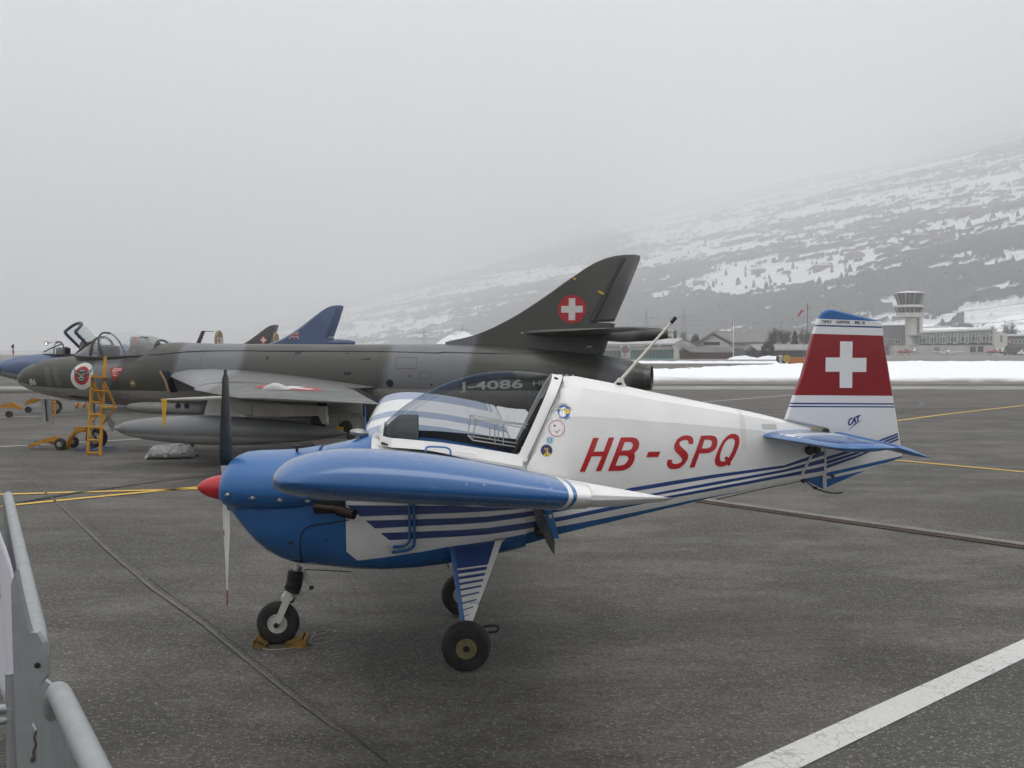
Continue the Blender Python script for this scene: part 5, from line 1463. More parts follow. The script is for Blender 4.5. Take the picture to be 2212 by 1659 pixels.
    rud = slab(ro, .10, .035, "rudder", wingpaint)
    FBV = bvh_of(fin, rud)
    dk = bpy.data.materials["seam_black"]
    for pts in ([(1806, 82), (1508, 630), (1548, 648), (1712, 641)], [(1670, 400), (1552, 640)], [(1812, 402), (1745, 578)]):
        q = []
        for (a, b), (c, d) in zip(pts[:-1], pts[1:]):
            for t in np.linspace(0, 1, 8):
                x, z = HF.pt(*z3([(a + (c-a)*t, b + (d-b)*t)])[0], -.04); h = FBV.ray_cast(Vector((x, -3, z)), Vector((0, 1, 0)))
                if h[0]: q.append(h[0])
        if len(q) > 1: MB().tube(q, .007 if pts[0][0] == 1806 else .004, 5).build("hinge_line", dk, jet)
    # ---- bullet fairing and tailplane
    bl_ = [HF.P(a, b, 0) for a, b in z3([(1250, 720), (1880, 738)])]
    MB().lathe([(0, .02), (.4, .09), (1.0, .13), (1.45, .11), (1.72, .07)], HF.P(*z3([(1290, 745)])[0], 0), (1, 0, .0), 18).build("tail_bullet", paint, jet, True, 60)
    MB().lathe([(0, .07), (.08, .065), (.10, .03)], HF.P(*z3([(1835, 742)])[0], 0), (1, 0, .02), 14).build("tail_light", dk, jet)
    for sg in (-1, 1):
        yr, yt = .06, 1.62
        a, b = HF.P(*z3([(960, 742)])[0], -.1), HF.P(*z3([(1655, 718)])[0], -.1)
        tl_, tt_ = HF.P(*z3([(1640, 700)])[0], -yt), HF.P(*z3([(2112, 694)])[0], -yt)
        R = []
        zr = (a.z + b.z) / 2
        for t in np.linspace(0, 1, 8):
            y = yr + (yt - yr) * t; xl = a.x + (tl_.x - a.x) * t; xr_ = b.x + (tt_.x - b.x) * t; zc = zr + (tt_.z - zr) * t; th = .075 * (1 - .7 * t)
            R.append([Vector((xl + (xr_ - xl) * (1 - math.cos(2*PI*j/14)) / 2, sg * y, zc + th * math.sin(2*PI*j/14) * (1 - .5 * (1 - math.cos(2*PI*j/14)) / 2))) for j in range(14)])
        MB().loft(R).build("tailplane", wingpaint, jet, True, 40)
    # ---- wings
    yr, yd, yt = .50, 2.45, 4.25
    LEr = HF.P(365, 812, -yr); LEd0 = HF.P(*z1([(1722, 792)])[0], -yd); LEd1 = HF.P(*z1([(1708, 808)])[0], -yd - .02)
    LEt = HF.P(*z1([(2020, 868)])[0], -yt + .25); LEt2 = HF.P(510, 860, -yt)
    TEr = HF.P(*z2([(1520, 1012)])[0], -yr); TEk = HF.P(*z2([(1262, 1018)])[0], -1.55); TEt = HF.P(*z2([(1535, 1172)])[0], -yt)
    lep = [(yr, LEr.x, LEr.z), (yd, LEd0.x, LEd0.z), (yd + .02, LEd1.x, LEd1.z), (yt - .25, LEt.x, LEt.z), (yt, LEt2.x + .05, LEt2.z)]
    tep = [(yr, TEr.x, TEr.z), (1.55, TEk.x, TEk.z), (yt, TEt.x, TEt.z)]
    for sg in (-1, 1):
        R = []
        for y in [.3, yr, .9, 1.3, 1.55, 1.9, 2.2, yd, yd + .02, 2.7, 3.1, 3.5, 3.8, yt - .25, yt - .1, yt]:
            xl = interp(y, [(p[0], p[1]) for p in lep]); zl = interp(y, [(p[0], p[2]) for p in lep])
            xt = interp(y, [(p[0], p[1]) for p in tep]); zt = interp(y, [(p[0], p[2]) for p in tep])
            th = .34 - .22 * (y - .3) / (yt - .3)
            if y > yt - .2: th *= .6 if y < yt else .25
            ring_ = []
            for j in range(20):
                a = 2*PI*j/20; c_ = (1 - math.cos(a)) / 2; s_ = math.sin(a)
                ring_.append(Vector((xl + (xt - xl) * c_, sg * y, zl + (zt - zl) * c_ + th/2 * s_ * (1.2 - .9 * c_) * (1.25 if s_ > 0 else .8))))
            R.append(ring_)
        wg = MB().loft(R).build("wing", wingpaint, jet, True, 35)
        if sg < 0: WB = bvh_of(wg)
        # air intake lip and dark mouth
        ip = [HF.P(a, b, -.62) for a, b in z1([(1462, 640), (1480, 655), (1510, 715), (1540, 830), (1525, 800), (1478, 690)])]
        MB().prism([Vector((p.x, sg * .50, p.z)) for p in ip], (0, sg * .26, 0)).build("air_intake", dk, jet, False)
        q = [Vector((p.x - .02, sg * .76, p.z)) for p in [HF.P(a, b, -.62) for a, b in z1([(1455, 645), (1500, 720), (1535, 830)])]]
        MB().tube(q, .022, 8).build("intake_lip", bpy.data.materials.get("ochre_lip") or mat("ochre_lip", (.28, .17, .08), .6), jet)
        # main leg and wheel, drop tank, pylons
        wc = HF.P(*z2([(1230, 1390)])[0], -1.75); rw = wc.z if wc.z > .2 else .33
        wheel("main_wheel", Vector((wc.x, sg * 1.75, rw)), rw, .16, rw * .55, STEEL, (0, 1, 0), 6, jet)
        MB().tube([Vector((wc.x, sg * 1.66, rw)), Vector((wc.x + .05, sg * 1.62, 1.1))], .05, 10).build("gear_leg", STEEL, jet)
        MB().box((wc.x - .28, sg * 1.9 - .012, rw + .22), (wc.x + .30, sg * 1.9 + .012, 1.02)).build("gear_door", bellym, jet, False)
        a, b = HF.P(*z1([(1000, 1132)])[0], -2.2), HF.P(*z2([(1222, 1455)])[0], -2.2)
        tz = HF.pt(*z1([(1700, 1030)])[0], -2.2)[1]; bz = HF.pt(*z1([(1700, 1288)])[0], -2.2)[1]; Rt = (tz - bz) / 2; Lt = (b - a).length; ax = (b - a).normalized()
        cz0 = (tz + bz) / 2
        pr = [(Lt * u, Rt * (max(0, math.sin(PI * u ** .82)) ** .62)) for u in np.linspace(0.0, 1, 22)]; pr[0] = (0, .004); pr[-1] = (Lt, .01)
        n_ = "tank_paint"; tm = bpy.data.materials.get(n_)
        if tm is None:
            nb = NB(n_); d = nb.noise(3, 5); cc = nb.mix(d, (.15, .158, .162), (.20, .208, .212)); cl = nb.math('ADD', cz0 - Rt * .30, nb.math('MULTIPLY', nb.math('SUBTRACT', nb.x, a.x), -.01))
            cc = nb.mix(nb.lt(nb.z, cl), cc, (.36, .35, .335)); tm = nb.done(cc, .42, .1)
        ax2 = (Vector((b.x, 0, cz0 - .015)) - Vector((a.x, 0, cz0 + .0))).normalized()
        MB().lathe(pr, Vector((a.x, sg * 2.2, cz0 + .0)), ax2, 32).build("drop_tank", tm, jet, True, 60)
        MB().prism([Vector((b.x - .75, sg * 2.2, cz0 - .02)), Vector((b.x - .02, sg * 2.2, cz0 - .04)), Vector((b.x + .05, sg * 2.2, cz0 - .30)), Vector((b.x - .35, sg * 2.2, cz0 - .34))], (0, .02, 0)).build("tank_fin", tm, jet, False)
        pm_ = bpy.data.materials.get("pale_pylon_paint") or mat("pale_pylon_paint", (.52, .51, .48), .5, var=.25, scale=5)
        for pts, yy in (([(1862, 850), (2130, 870), (2130, 1030), (1990, 1035), (1810, 1020), (1845, 900)], 2.2),):
            MB().prism([Vector((p.x, sg * yy - .05, p.z)) for p in [HF.P(c, d, -yy) for c, d in z1(pts)]], (0, .1, 0)).build("pylon", pm_, jet, False)
        for pts, yy in (([(125, 1140), (330, 1150), (322, 1275), (100, 1270)], 2.25), ([(332, 1150), (1025, 1195), (1040, 1362), (1000, 1360), (962, 1280), (645, 1290), (332, 1285)], 2.6)):
            MB().prism([Vector((p.x, sg * yy - .05, p.z)) for p in [HF.P(c, d, -yy) for c, d in z2(pts)]], (0, .1, 0)).build("pylon", pm_, jet, False)
        # belly blister
        a, b = HF.P(*z1([(1108, 960)])[0], -.55), HF.P(*z1([(1830, 985)])[0], -.55); Lb = (b - a).length
        rb = (HF.pt(*z1([(1300, 925)])[0], -.55)[1] - HF.pt(*z1([(1300, 1030)])[0], -.55)[1]) / 2
        MB().lathe([(Lb * u, rb * max(0.02, math.sin(PI * min(1, u * .62 + .0) ** .6)) ** .5 if u < .99 else .03) for u in np.linspace(0.02, 1, 16)], Vector((a.x, sg * .52, a.z)), b - a, 20).build("belly_blister", bellym, jet, True, 60)
    for sg in (-1, 1):
        for px_ in ((1572, 950), (1648, 950)):
            p = HF.P(*z1([px_])[0], -.52 - rb * .8); MB().lathe([(0, .05), (.012, .05)], Vector((p.x, sg * (.52 + rb * .86), p.z)), (0, sg, .1), 14).build("port_hole", dk, jet)
    # pitot boom with cover streamer
    a, b = HF.P(*z1([(2000, 880)])[0], -yt + .15), HF.P(*z1([(1420, 897)])[0], -yt + .15)
    MB().tube([a, a.lerp(b, .65), b], [.030, .022, .012], 8).build("pitot_boom", bpy.data.materials["pale_pylon_paint"], jet)
    # ---- canopy
    cpts = z1([(690, 495), (740, 455), (800, 412), (860, 374), (920, 340), (960, 322), (1000, 311), (1060, 305), (1100, 306), (1180, 312), (1300, 330), (1400, 352), (1450, 366)])
    cb = z1([(690, 505), (900, 515), (1000, 508), (1200, 500), (1310, 495), (1380, 440), (1450, 378)])
    ct_, cb_ = HF.L(cpts, 0), [HF.pt(a, b, -.36) for a, b in cb]
    x0, xw, x1 = hx(z1([(700, 500)])[0][0]), hx(z1([(908, 400)])[0][0]), hx(z1([(1445, 370)])[0][0])
    def arch(x, g=0.0, m=17):
        u = (x - x0) / (x1 - x0); zt, zb = interp(x, ct_) + g, interp(x, cb_) - .02
        w = (.12 + .26 * min(1, u / .3) ** .8) * (1 - .25 * max(0, u - .6)) + g
        return [Vector((x, -w * math.copysign(abs(math.cos(PI*j/(m-1))) ** .8, math.cos(PI*j/(m-1))), zb + (zt - zb) * math.sin(PI*j/(m-1)) ** .85)) for j in range(m)]
    def skin(xa_, xb_, nm, m_, k=14):
        r = [arch(xa_ + (xb_ - xa_) * t) for t in np.linspace(0, 1, k)]
        o = mesh(nm, [v for q in r for v in q], [(i*17+j+1, i*17+j, (i+1)*17+j, (i+1)*17+j+1) for i in range(k-1) for j in range(16)], m_, jet, True, 80); return o
    jg = bpy.data.materials.get("jet_perspex") or glass_mat("jet_perspex", (.82, .85, .86), .16)
    fm = bpy.data.materials.get("canopy_frame_paint") or mat("canopy_frame_paint", (.05, .05, .05), .5)
    skin(x0, xw, "windscreen", jg)
    def rib(x, t=.03, m_=fm, tilt=0):
        r = arch(x, .012); return MB().tube([v + Vector((tilt * (v.z - r[0].z), 0, 0)) for v in r], t, 8).build("frame_bow", m_, jet)
    rib(xw, .024); 
    q = [arch(x, .01)[0] for x in np.linspace(x0, xw, 6)]; MB().tube(q, .02, 6).build("frame_rail", fm, jet)
    q = [arch(x, .01)[5] for x in np.linspace(x0 + .02, xw, 6)]; MB().tube(q, .018, 6).build("frame_rail", fm, jet)
    # cockpit tub and seat
    MB().box((x0 + .15, -.30, 1.40), (x1 - .15, .30, interp(xw, cb_) - .01)).build("cockpit_tub", fm, jet, False)
    if not open_canopy:
        skin(xw, x1, "canopy", jg, 22)
        rib(hx(z1([(1010, 400)])[0][0]), .018, fm, -.35)
        q = [arch(x, .012)[0] for x in np.linspace(xw, x1, 12)]; MB().tube(q, .022, 6).build("canopy_rail", fm, jet)
        q = [arch(x1 - .05, -.03)[j] for j in range(17)]; MB().tube(q, .018, 6).build("rear_bow", paint, jet)
    else:
        oc = MB(); ring0 = [arch(xw + (x1 - xw) * .05), arch(xw + (x1 - xw) * .75)]
        piv = Vector((x1 - .3, 0, interp(x1 - .3, cb_))); Rm = Matrix.Translation(piv) @ Matrix.Rotation(math.radians(48), 4, 'Y') @ Matrix.Translation(-piv)
        fr_m = bpy.data.materials.get("canopy_edge_blue") or mat("canopy_edge_blue", (.04, .055, .10), .4)
        for r in ring0: MB().tube([Rm @ v for v in r], .045, 8).build("canopy_bow", fr_m, jet)
        for j in (0, 16): MB().tube([Rm @ arch(x, 0)[j] for x in np.linspace(xw + (x1-xw)*.05, xw + (x1-xw)*.75, 6)], .045, 8).build("canopy_rail", fr_m, jet)
        r = [[Rm @ v for v in arch(x)] for x in np.linspace(xw + (x1-xw)*.05, xw + (x1-xw)*.75, 10)]
        mesh("canopy", [v for q in r for v in q], [(i*17+j+1, i*17+j, (i+1)*17+j, (i+1)*17+j+1) for i in range(9) for j in range(16)], jg, jet, True, 80)
        m_ = MB()
        for k in range(6):
            p = Rm @ arch(xw + (x1-xw)*(.1 + .11*k))[0]; m_ = MB().box((-.04, -.03, -.04), (.04, .03, .04), Matrix.Translation(p)); m_.build("canopy_latch", dk, jet, False)
    sm_ = bpy.data.materials.get("seat_webbing") or mat("seat_webbing", (.10, .10, .09), .8, var=.5, scale=12, dirt=(.22, .21, .19))
    sp0 = z1([(1150, 340), (1235, 340), (1290, 480), (1110, 490), (1140, 440)])
    MB().prism([HF.P(a, b, -.16) for a, b in sp0], (0, .32, 0)).build("ejection_seat", sm_, jet, True, 30)
    MB().prism([HF.P(a, b, -.18) for a, b in z1([(1235, 335), (1300, 345), (1340, 400), (1330, 485), (1270, 485)])], (0, .3, 0)).build("seat_rails", sm_, jet, False)
    for pts in ([(1160, 345), (1205, 338), (1200, 362), (1165, 366)], [(1172, 385), (1215, 380), (1212, 405), (1175, 412)]):
        MB().prism([HF.P(a, b, -.185) for a, b in z1(pts)], (0, .012, 0)).build("red_tag", bpy.data.materials.get("warning_red") or mat("warning_red", (.55, .03, .03), .6), jet, False)
    p = HF.P(*z1([(955, 480)])[0], 0); MB().lathe([(-.25, .12), (-.1, .2), (.1, .2), (.14, .1)], p, (0, 0, 1), 14).build("gunsight_hood", dk, jet)
    # ---- nose gear
    MB().tube([HF.P(a, b, 0) for a, b in z1([(818, 930), (820, 1050)])], .045, 10).build("nose_strut", STEEL, jet)
    MB().tube([HF.P(a, b, 0) for a, b in z1([(820, 1050), (818, 1160)])], .030, 10).build("nose_strut", bpy.data.materials["pale_metal"], jet)
    MB().tube([HF.P(a, b, -.10) for a, b in z1([(818, 1150), (800, 1200), (835, 1262)])], .022, 8).build("nose_fork", STEEL, jet)
    nwc = HF.P(*z1([(852, 1262)])[0], 0); rn = max(.2, nwc.z)
    wheel("nose_wheel", Vector((nwc.x, 0, rn)), rn, .14, rn * .5, STEEL, (0, 1, 0), 6, jet)
    dp = [HF.P(a, b, -.18) for a, b in z1([(905, 985), (935, 1000), (1008, 1105), (990, 1180), (975, 1165), (940, 1080)])]
    MB().prism(dp, (0, .02, 0)).build("gear_door", bellym, jet, False)
    # vents and access marks on the side
    for pts in (z2([(688, 672), (745, 672), (735, 692), (680, 692)]), z2([(1170, 680), (1210, 680), (1205, 688), (1165, 688)]), z2([(1197, 862), (1265, 862), (1265, 890), (1197, 890)]), z2([(1325, 742), (1435, 730), (1430, 748), (1375, 748)])):
        V, F = fill([[HF.pt(a, b, -.58) for a, b in pts]]); lay("vent", V, F, dk, jet, B, 'y', .004, .3)
    for (cx, cy), r in zip(z2([(1640, 970), (437, 731), (2040, 985), (1831, 901)]), (.065, .028, .02, .015)):
        c = HF.pt(cx, cy, -.58); V, F = fill([disc(c[0], c[1], r, 14)]); lay("port_hole", V, F, dk, jet, B, 'y', .004, .3)
    V, F = fill([[HF.pt(a, b, -.5) for a, b in z1([(545, 862), (600, 862), (700, 872), (775, 885), (770, 900), (620, 892), (555, 878)])]]); lay("gun_port", V, F, fm, jet, B, 'y', .004, .2)
    q = []
    for a, b in z1([(1320, 503), (1420, 500), (1530, 488), (1650, 475), (1800, 468), (2200, 464)]) + z2([(400, 661), (1000, 662), (1600, 667), (2100, 680)]) + z3([(300, 893), (700, 903), (1200, 905), (1600, 900)]):
        x, z = HF.pt(a, b, -.35); h = B.ray_cast(Vector((x, -3, z)), Vector((0, 1, 0)))
        if h[0]: q.append(h[0])
    MB().tube(q, .010, 6).build("spine_seam", dk, jet)
    V, F = fill([[HF.pt(a, b, -.25) for a, b in z3([(1475, 840), (1517, 840), (1517, 850), (1475, 850)])]]); lay("light_strip", V, F, bpy.data.materials["pale_pylon_paint"], jet, FBV, 'y', .004, .5)
    for zf, x0_, y0_, x1_, y1_ in ((z1, 590, 600, 640, 650), (z1, 1120, 560, 1300, 640), (z1, 1240, 690, 1330, 760), (z1, 420, 800, 520, 840), (z1, 1010, 845, 1120, 900), (z2, 350, 700, 520, 760), (z2, 780, 720, 980, 800), (z2, 1080, 740, 1180, 820), (z2, 1700, 720, 1900, 830), (z2, 1930, 860, 2040, 930), (z3, 560, 930, 760, 990), (z3, 1080, 960, 1180, 1010), (z3, 700, 760, 860, 840), (z3, 1120, 800, 1230, 860)):
        p = [HF.pt(a, b, -.5 if zf is not z3 or y0_ > 900 else -.1) for a, b in zf([(x0_, y0_), (x1_, y0_), (x1_, y1_), (x0_, y1_)])]
        cx_, cz_ = sum(v[0] for v in p)/4, sum(v[1] for v in p)/4; w_ = .007
        inn = [(x + (w_ if x < cx_ else -w_), z + (w_ if z < cz_ else -w_)) for x, z in p]
        V, F = fill([[p, inn[::-1]]]); lay("access_panel", V, F, fm, jet, B if not (zf is z3 and y0_ < 900) else FBV, 'y', .003, .08)
    return jet, B, FBV, WB

JP = jet_camo("jet_camouflage", GREEN, GREY, BELLY, zb1)
JW = jet_camo("jet_camouflage_sky_lit", (.105, .110, .102), (.22, .225, .235), BELLY, None)  # same camouflage made paler: sky reflection on the wings put into the colour
BM = mat("jet_belly_grey", (.27, .265, .255), .5, var=.25, scale=3)
jet1, JB, JFB, JWB = build_jet("fighter_jet", "dark camouflaged swept-wing jet with white cross in a red fin disc, nearest of the jets", JP, JW, BM)
MATW = mat("jet_marking_white", (.62, .62, .60), .5, var=.15, scale=20); MATR = mat("jet_marking_red", (.42, .015, .02), .5, var=.15, scale=10)
# --- markings only this one shows
def jlay(name, pts_list, m, zf, yo=-.5, bvh=None, off=.008, seg=.08, par=None):
    V, F = fill([[HF.pt(a, b, yo) for a, b in zf(p)] for p in pts_list]); return lay(name, V, F, m, par or jet1, bvh or JB, 'y', off, seg)
c = HF.pt(*z3([(1361, 535)])[0], -.08); r = abs(HF.pt(*z3([(1478, 535)])[0], -.08)[0] - c[0])
V, F = fill([disc(c[0], c[1], r)]); rd = lay("roundel", V, F, MATR, jet1, JFB, 'y', .004, .3)
V, F = fill([cross_(c[0], c[1], r*.77, r*.235)]); lay("cross", V, F, MATW, rd, JFB, 'y', .007, .3)
for pts in ([(1372, 275), (1395, 275), (1388, 290), (1366, 287)], [(1582, 378), (1626, 400), (1620, 415), (1576, 394)], [(940, 726), (960, 728), (960, 738), (940, 738)]):
    jlay("yellow_tick", [pts], YELLOW, z3, -.08, JFB, .005)
def jtext(t, a, b, h, zf, m, yo=-.55, bold=.02, name="lettering", bvh=None): return put_text(t, zf([a])[0], zf([b])[0], h / K, m, name, bvh or JB, yo, bold, jet1, HF, -1, 0, True, .07)
jtext("86", (243, 765), (314, 765), 55/2.765, z1, MATW, -.3, .02)
jtext("J-4086", (1008, 295), (1645, 268), 84/3.16, z5, MATW, -.45, .02)
jtext("HB-", (1745, 243), (1925, 243), 42/3.16, z5, MATW, -.45, .02)
jtext("RVU", (1215, 1135), (1378, 1135), 62/2.602, z3, MATW, -.45, .02)
# squadron badge: white disc, red disc, a snarling dark mask with swept ears
bc = HF.pt(*z1([(732, 690)])[0], -.45); rx = abs(HF.pt(*z1([(838, 690)])[0], -.45)[0] - bc[0]); ry = abs(HF.pt(*z1([(732, 572)])[0], -.45)[1] - bc[1])
def E(cx, cz, k, kx=1.0, n=30): return [(bc[0] + cx*rx + rx*k*kx*math.cos(2*PI*i/n), bc[1] + cz*ry + ry*k*math.sin(2*PI*i/n)) for i in range(n)]
def BP(*polys): return fill([[(bc[0] + a*rx, bc[1] + b*ry) for a, b in p] for p in polys])
V, F = fill([E(0, 0, 1)]); bdg = lay("squadron_badge", V, F, MATW, jet1, JB, 'y', .006, .15); bdg['label'] = "round white badge with a dark horned mask on red"
V, F = fill([E(0, .05, .68)]); lay("badge_print", V, F, MATR, bdg, JB, 'y', .009, .15)
dkm = mat("badge_black", (.03, .035, .04), .5); gm = mat("badge_grey", (.30, .33, .34), .5); om = mat("badge_orange", (.60, .22, .02), .5)
V, F = BP([(-.35, .42), (-.15, .55), (.15, .55), (.35, .42), (.42, .1), (.3, -.28), (.12, -.42), (-.12, -.42), (-.3, -.28), (-.42, .1)], [(-.35, .2), (-.78, .6), (-.72, .25), (-.45, -.02)], [(.35, .2), (.85, .62), (.75, .28), (.45, -.02)]); lay("badge_print", V, F, dkm, bdg, JB, 'y', .012, .15)
V, F = BP([(-.42, .17), (-.7, .5), (-.64, .26)], [(.42, .17), (.76, .5), (.66, .26)], [(-.3, -.12), (0, .02), (.3, -.12), (.22, -.2), (0, -.1), (-.22, -.2)], [(-.22, -.24), (.22, -.24), (.16, -.31), (-.16, -.31)], [(-.05, .12), (.05, .12), (.09, -.04), (-.09, -.04)], [(-.25, .38), (.25, .38), (.2, .44), (-.2, .44)]); lay("badge_print", V, F, gm, bdg, JB, 'y', .015, .15)
V, F = BP([(-.34, .27), (-.08, .12), (-.12, .06), (-.3, .16)], [(.34, .27), (.08, .12), (.12, .06), (.3, .16)]); lay("badge_print", V, F, om, bdg, JB, 'y', .018, .15)
V, F = BP([(-.25, -.42), (-.1, -.6), (-.05, -.45)], [(.25, -.42), (.1, -.6), (.05, -.45)], [(-.05, -.5), (0, -.68), (.05, -.5)]); lay("badge_print", V, F, MATR, bdg, JB, 'y', .012, .15)
# red triangle with print, name lists on the nose
tr = jlay("warning_triangle", [[(962, 615), (1088, 615), (1018, 742)]], MATR, z1, -.5)
pm2 = mat("faint_print", (.19, .19, .185), .6)
jlay("warning_print", [[(985, 624), (1070, 624), (1070, 630), (985, 630)], [(980, 637), (1072, 637), (1072, 642), (980, 642)], [(990, 650), (1062, 650), (1062, 656), (990, 656)], [(998, 668), (1050, 668), (1050, 673), (998, 673)], [(1002, 682), (1040, 682), (1040, 687), (1002, 687)]], MATW, z1, -.5, None, .008, .3, tr)
rr2 = random.Random(4); pl2 = []
for cx, x1_, y0, y1 in ((392, 465, 612, 772), (482, 540, 612, 776)):
    y = y0
    while y < y1:
        sh = (y - y0) * .28; w = rr2.uniform(.5, .95) * (x1_ - cx); x = cx + sh
        while x < cx + sh + w:
            w2 = rr2.uniform(6, 16); pl2.append([(x, y), (x + w2, y + .5), (x + w2, y + 4.5), (x, y + 4)]); x += w2 + 3.5
        y += 9.2
jlay("name_list", pl2, pm2, z1, -.3, None, .004, .5)['kind'] = 'stuff'
pl2 = []
for y, x0_, x1_ in ((545, 655, 885), (561, 700, 815)):
    x = x0_
    while x < x1_: w2 = rr2.uniform(8, 20); pl2.append([(x, y), (x + w2, y), (x + w2, y + 4), (x, y + 4)]); x += w2 + 4
jlay("side_print", pl2, pm2, z1, -.45, None, .004, .5)['kind'] = 'stuff'
V, F = fill([ring_(*HF.pt(*z1([(1182, 750)])[0], -.5), .058, .05, 24)]); lay("filler_ring", V, F, YELLOW, jet1, JB, 'y', .004, .3)
V, F = fill([disc(*HF.pt(*z1([(1182, 750)])[0], -.5), .025, 14)]); lay("filler_cap", V, F, MATW, jet1, JB, 'y', .005, .3)
# disc with cross on the upper wing, and the bright bulge beside it
def wing_top(p, yg):
    return p
wc = HF.P(*z2([(640, 1022)])[0], -3.05)
V, F = fill([[(wc.x + .50*math.cos(2*PI*i/32), -2.95 + .42*math.sin(2*PI*i/32)) for i in range(32)]]); wr = lay("wing_roundel", V, F, MATR, jet1, JWB, 'z', .005, .2, 1)
V, F = fill([[(wc.x + a, -2.95 + b) for a, b in cross_(0, 0, .36, .11)]]); lay("wing_cross", V, F, MATW, wr, JWB, 'z', .009, .2, 1)
bp_ = [HF.P(a, b, -3.35) for a, b in smooth_curve(z2([(425, 1037), (445, 1008), (490, 982), (540, 974), (590, 985), (640, 1012), (668, 1037)]), 4)]
h_ = JWB.ray_cast(Vector((bp_[5].x, -3.35, 4)), Vector((0, 0, -1))); zw_ = h_[0].z - .01
MB().loft([[Vector((p.x, -3.35 + s_, zw_ + (p.z - bp_[0].z) * k)) for p in bp_] for s_, k in ((-.09, .05), (-.08, .6), (-.04, .93), (0, 1), (.04, .93), (.08, .6), (.09, .05))]).build("wing_blister", mat("pale_blister", (.46, .47, .46), .4), jet1, True, 60)
# streamer on the probe
sp4 = [HF.P(a, b, -4.12) for a, b in z1([(1420, 890), (1467, 890), (1470, 905), (1463, 1000), (1452, 1122), (1435, 1122), (1430, 1000), (1422, 905)])]
MB().prism(sp4, (0, .01, .0)).build("cover_streamer", mat("streamer_yellow", (.60, .36, .02), .7), jet1, False)
p = HF.P(*z2([(1150, 1415)])[0], -1.9); q = HF.P(*z2([(1150, 1220)])[0], -1.9)
MB().tube([q, p], .008, 5).build("lock_pin_cord", mat("brown_cord", (.14, .08, .04), .8), jet1); MB().box((-.06, -.02, -.06), (.06, .02, .04), Matrix.Translation(p)).build("pin_flag", YELLOW, jet1, False)
for o in [jet1]: o.location = HF.o; o.rotation_euler = (0, 0, HF.th)

def clear_marks(j, names):
    for o in [x for x in bpy.data.objects if x.parent == j and x.name.split('.')[0] in names]: bpy.data.objects.remove(o)
# --- the blue two-seater-like jet with its canopy raised
JBLUE = jet_camo("jet_blue_paint", (.085, .125, .225), (.07, .1, .19), (.33, .34, .35), zb1, False)
JBW = jet_camo("jet_blue_wing", (.085, .125, .22), (.04, .06, .15), (.3, .3, .3), None, False)
BM2 = mat("blue_jet_belly", (.33, .34, .35), .5, var=.2, scale=3)
jet2, B2, FB2, WB2 = build_jet("fighter_jet", "dark blue swept-wing jet with raised canopies and a British flag on its fin", JBLUE, JBW, BM2, False, True)
ftx, ftz = HF.pt(*z3([(1930, 98)])[0], 0)
def park(j, px, py, thd, scale=1.0):
    """stand a jet so that the rear tip of its fin appears above picture point px at height py"""
    r = ray(px, py); t = (ftz - CAM_H) / r.z; p = Vector((0, 0, CAM_H)) + r * t
    th = math.radians(thd); j.location = (p.x - math.cos(th) * ftx, p.y - math.sin(th) * ftx, 0); j.rotation_euler = (0, 0, th)
park(jet2, 742, 662, 44)
c = HF.pt(*z3([(1310, 560)])[0], -.08)
fx, fz = c[0] - .85, c[1] - .12; FW, FH = .20, .13
def FL_(polys, m, off, par): 
    V, F = fill([[(fx + a*FW, fz + b*FH) for a, b in p] for p in polys]); return lay("flag_print", V, F, m, par, FB2, 'y', off, .4)
fl_ = FL_([[(-1, -1), (1, -1), (1, 1), (-1, 1)]], mat("flag_blue", (.01, .02, .10), .5), .004, jet2); fl_.name = "union_flag"
FL_([[(-1, -1), (-.82, -1), (1, .72), (1, 1), (.82, 1), (-1, -.72)], [(-1, 1), (-1, .72), (.82, -1), (1, -1), (1, -.72), (-.82, 1)], [(-.2, -1), (.2, -1), (.2, 1), (-.2, 1)], [(-1, -.34), (1, -.34), (1, .34), (-1, .34)]], MATW, .007, fl_)
FL_([[(-.1, -1), (.1, -1), (.1, 1), (-.1, 1)], [(-1, -.18), (1, -.18), (1, .18), (-1, .18)], [(-1, -1), (-.9, -1), (-.2, -.32), (-.32, -.32)], [(1, 1), (.9, 1), (.2, .32), (.32, .32)], [(-1, .98), (-1, .86), (-.35, .34), (-.2, .34)], [(1, -.98), (1, -.86), (.35, -.34), (.2, -.34)]], MATR, .010, fl_)
# --- the third jet, farther back
jet3, B3, FB3, WB3 = build_jet("fighter_jet", "farthest camouflaged jet, only its dark fin with a red disc showing behind the spine", JP, JW, BM, False)
park(jet3, 602, 703, 44)
c = HF.pt(*z3([(1361, 560)])[0], -.08); V, F = fill([disc(c[0], c[1], r)]); rd = lay("roundel", V, F, MATR, jet3, FB3, 'y', .004, .3)
rr3 = abs(HF.pt(*z3([(1478, 535)])[0], -.08)[0] - HF.pt(*z3([(1361, 535)])[0], -.08)[0])
V, F = fill([cross_(c[0], c[1], rr3*.77, rr3*.235)]); lay("cross", V, F, MATW, rd, FB3, 'y', .007, .3)
for j in (jet2, jet3):
    for o in [x for x in bpy.data.objects if x.parent == j and x.name.startswith('tailplane')]: o.location.z = -.16
for j in (jet1, jet2, jet3): j['group'] = "jets parked in a row"

# --- twin-boom jet in sand colour, its two fins showing over the spine
TAN = mat("sand_paint", (.33, .25, .15), .6, var=.25, scale=3)
def from_px(px, py, Y): return at(px, py, Y)
f1 = at(475, 742, 40); f2 = at(598, 742, 46)
tb = empty("twin_boom_jet", (f1.x, f1.y, 0), math.atan2(f2.y - f1.y, f2.x - f1.x)); tag(tb, "sand coloured twin-boom jet behind the dark jet, its two rounded fins lettered SB", "fighter jet")
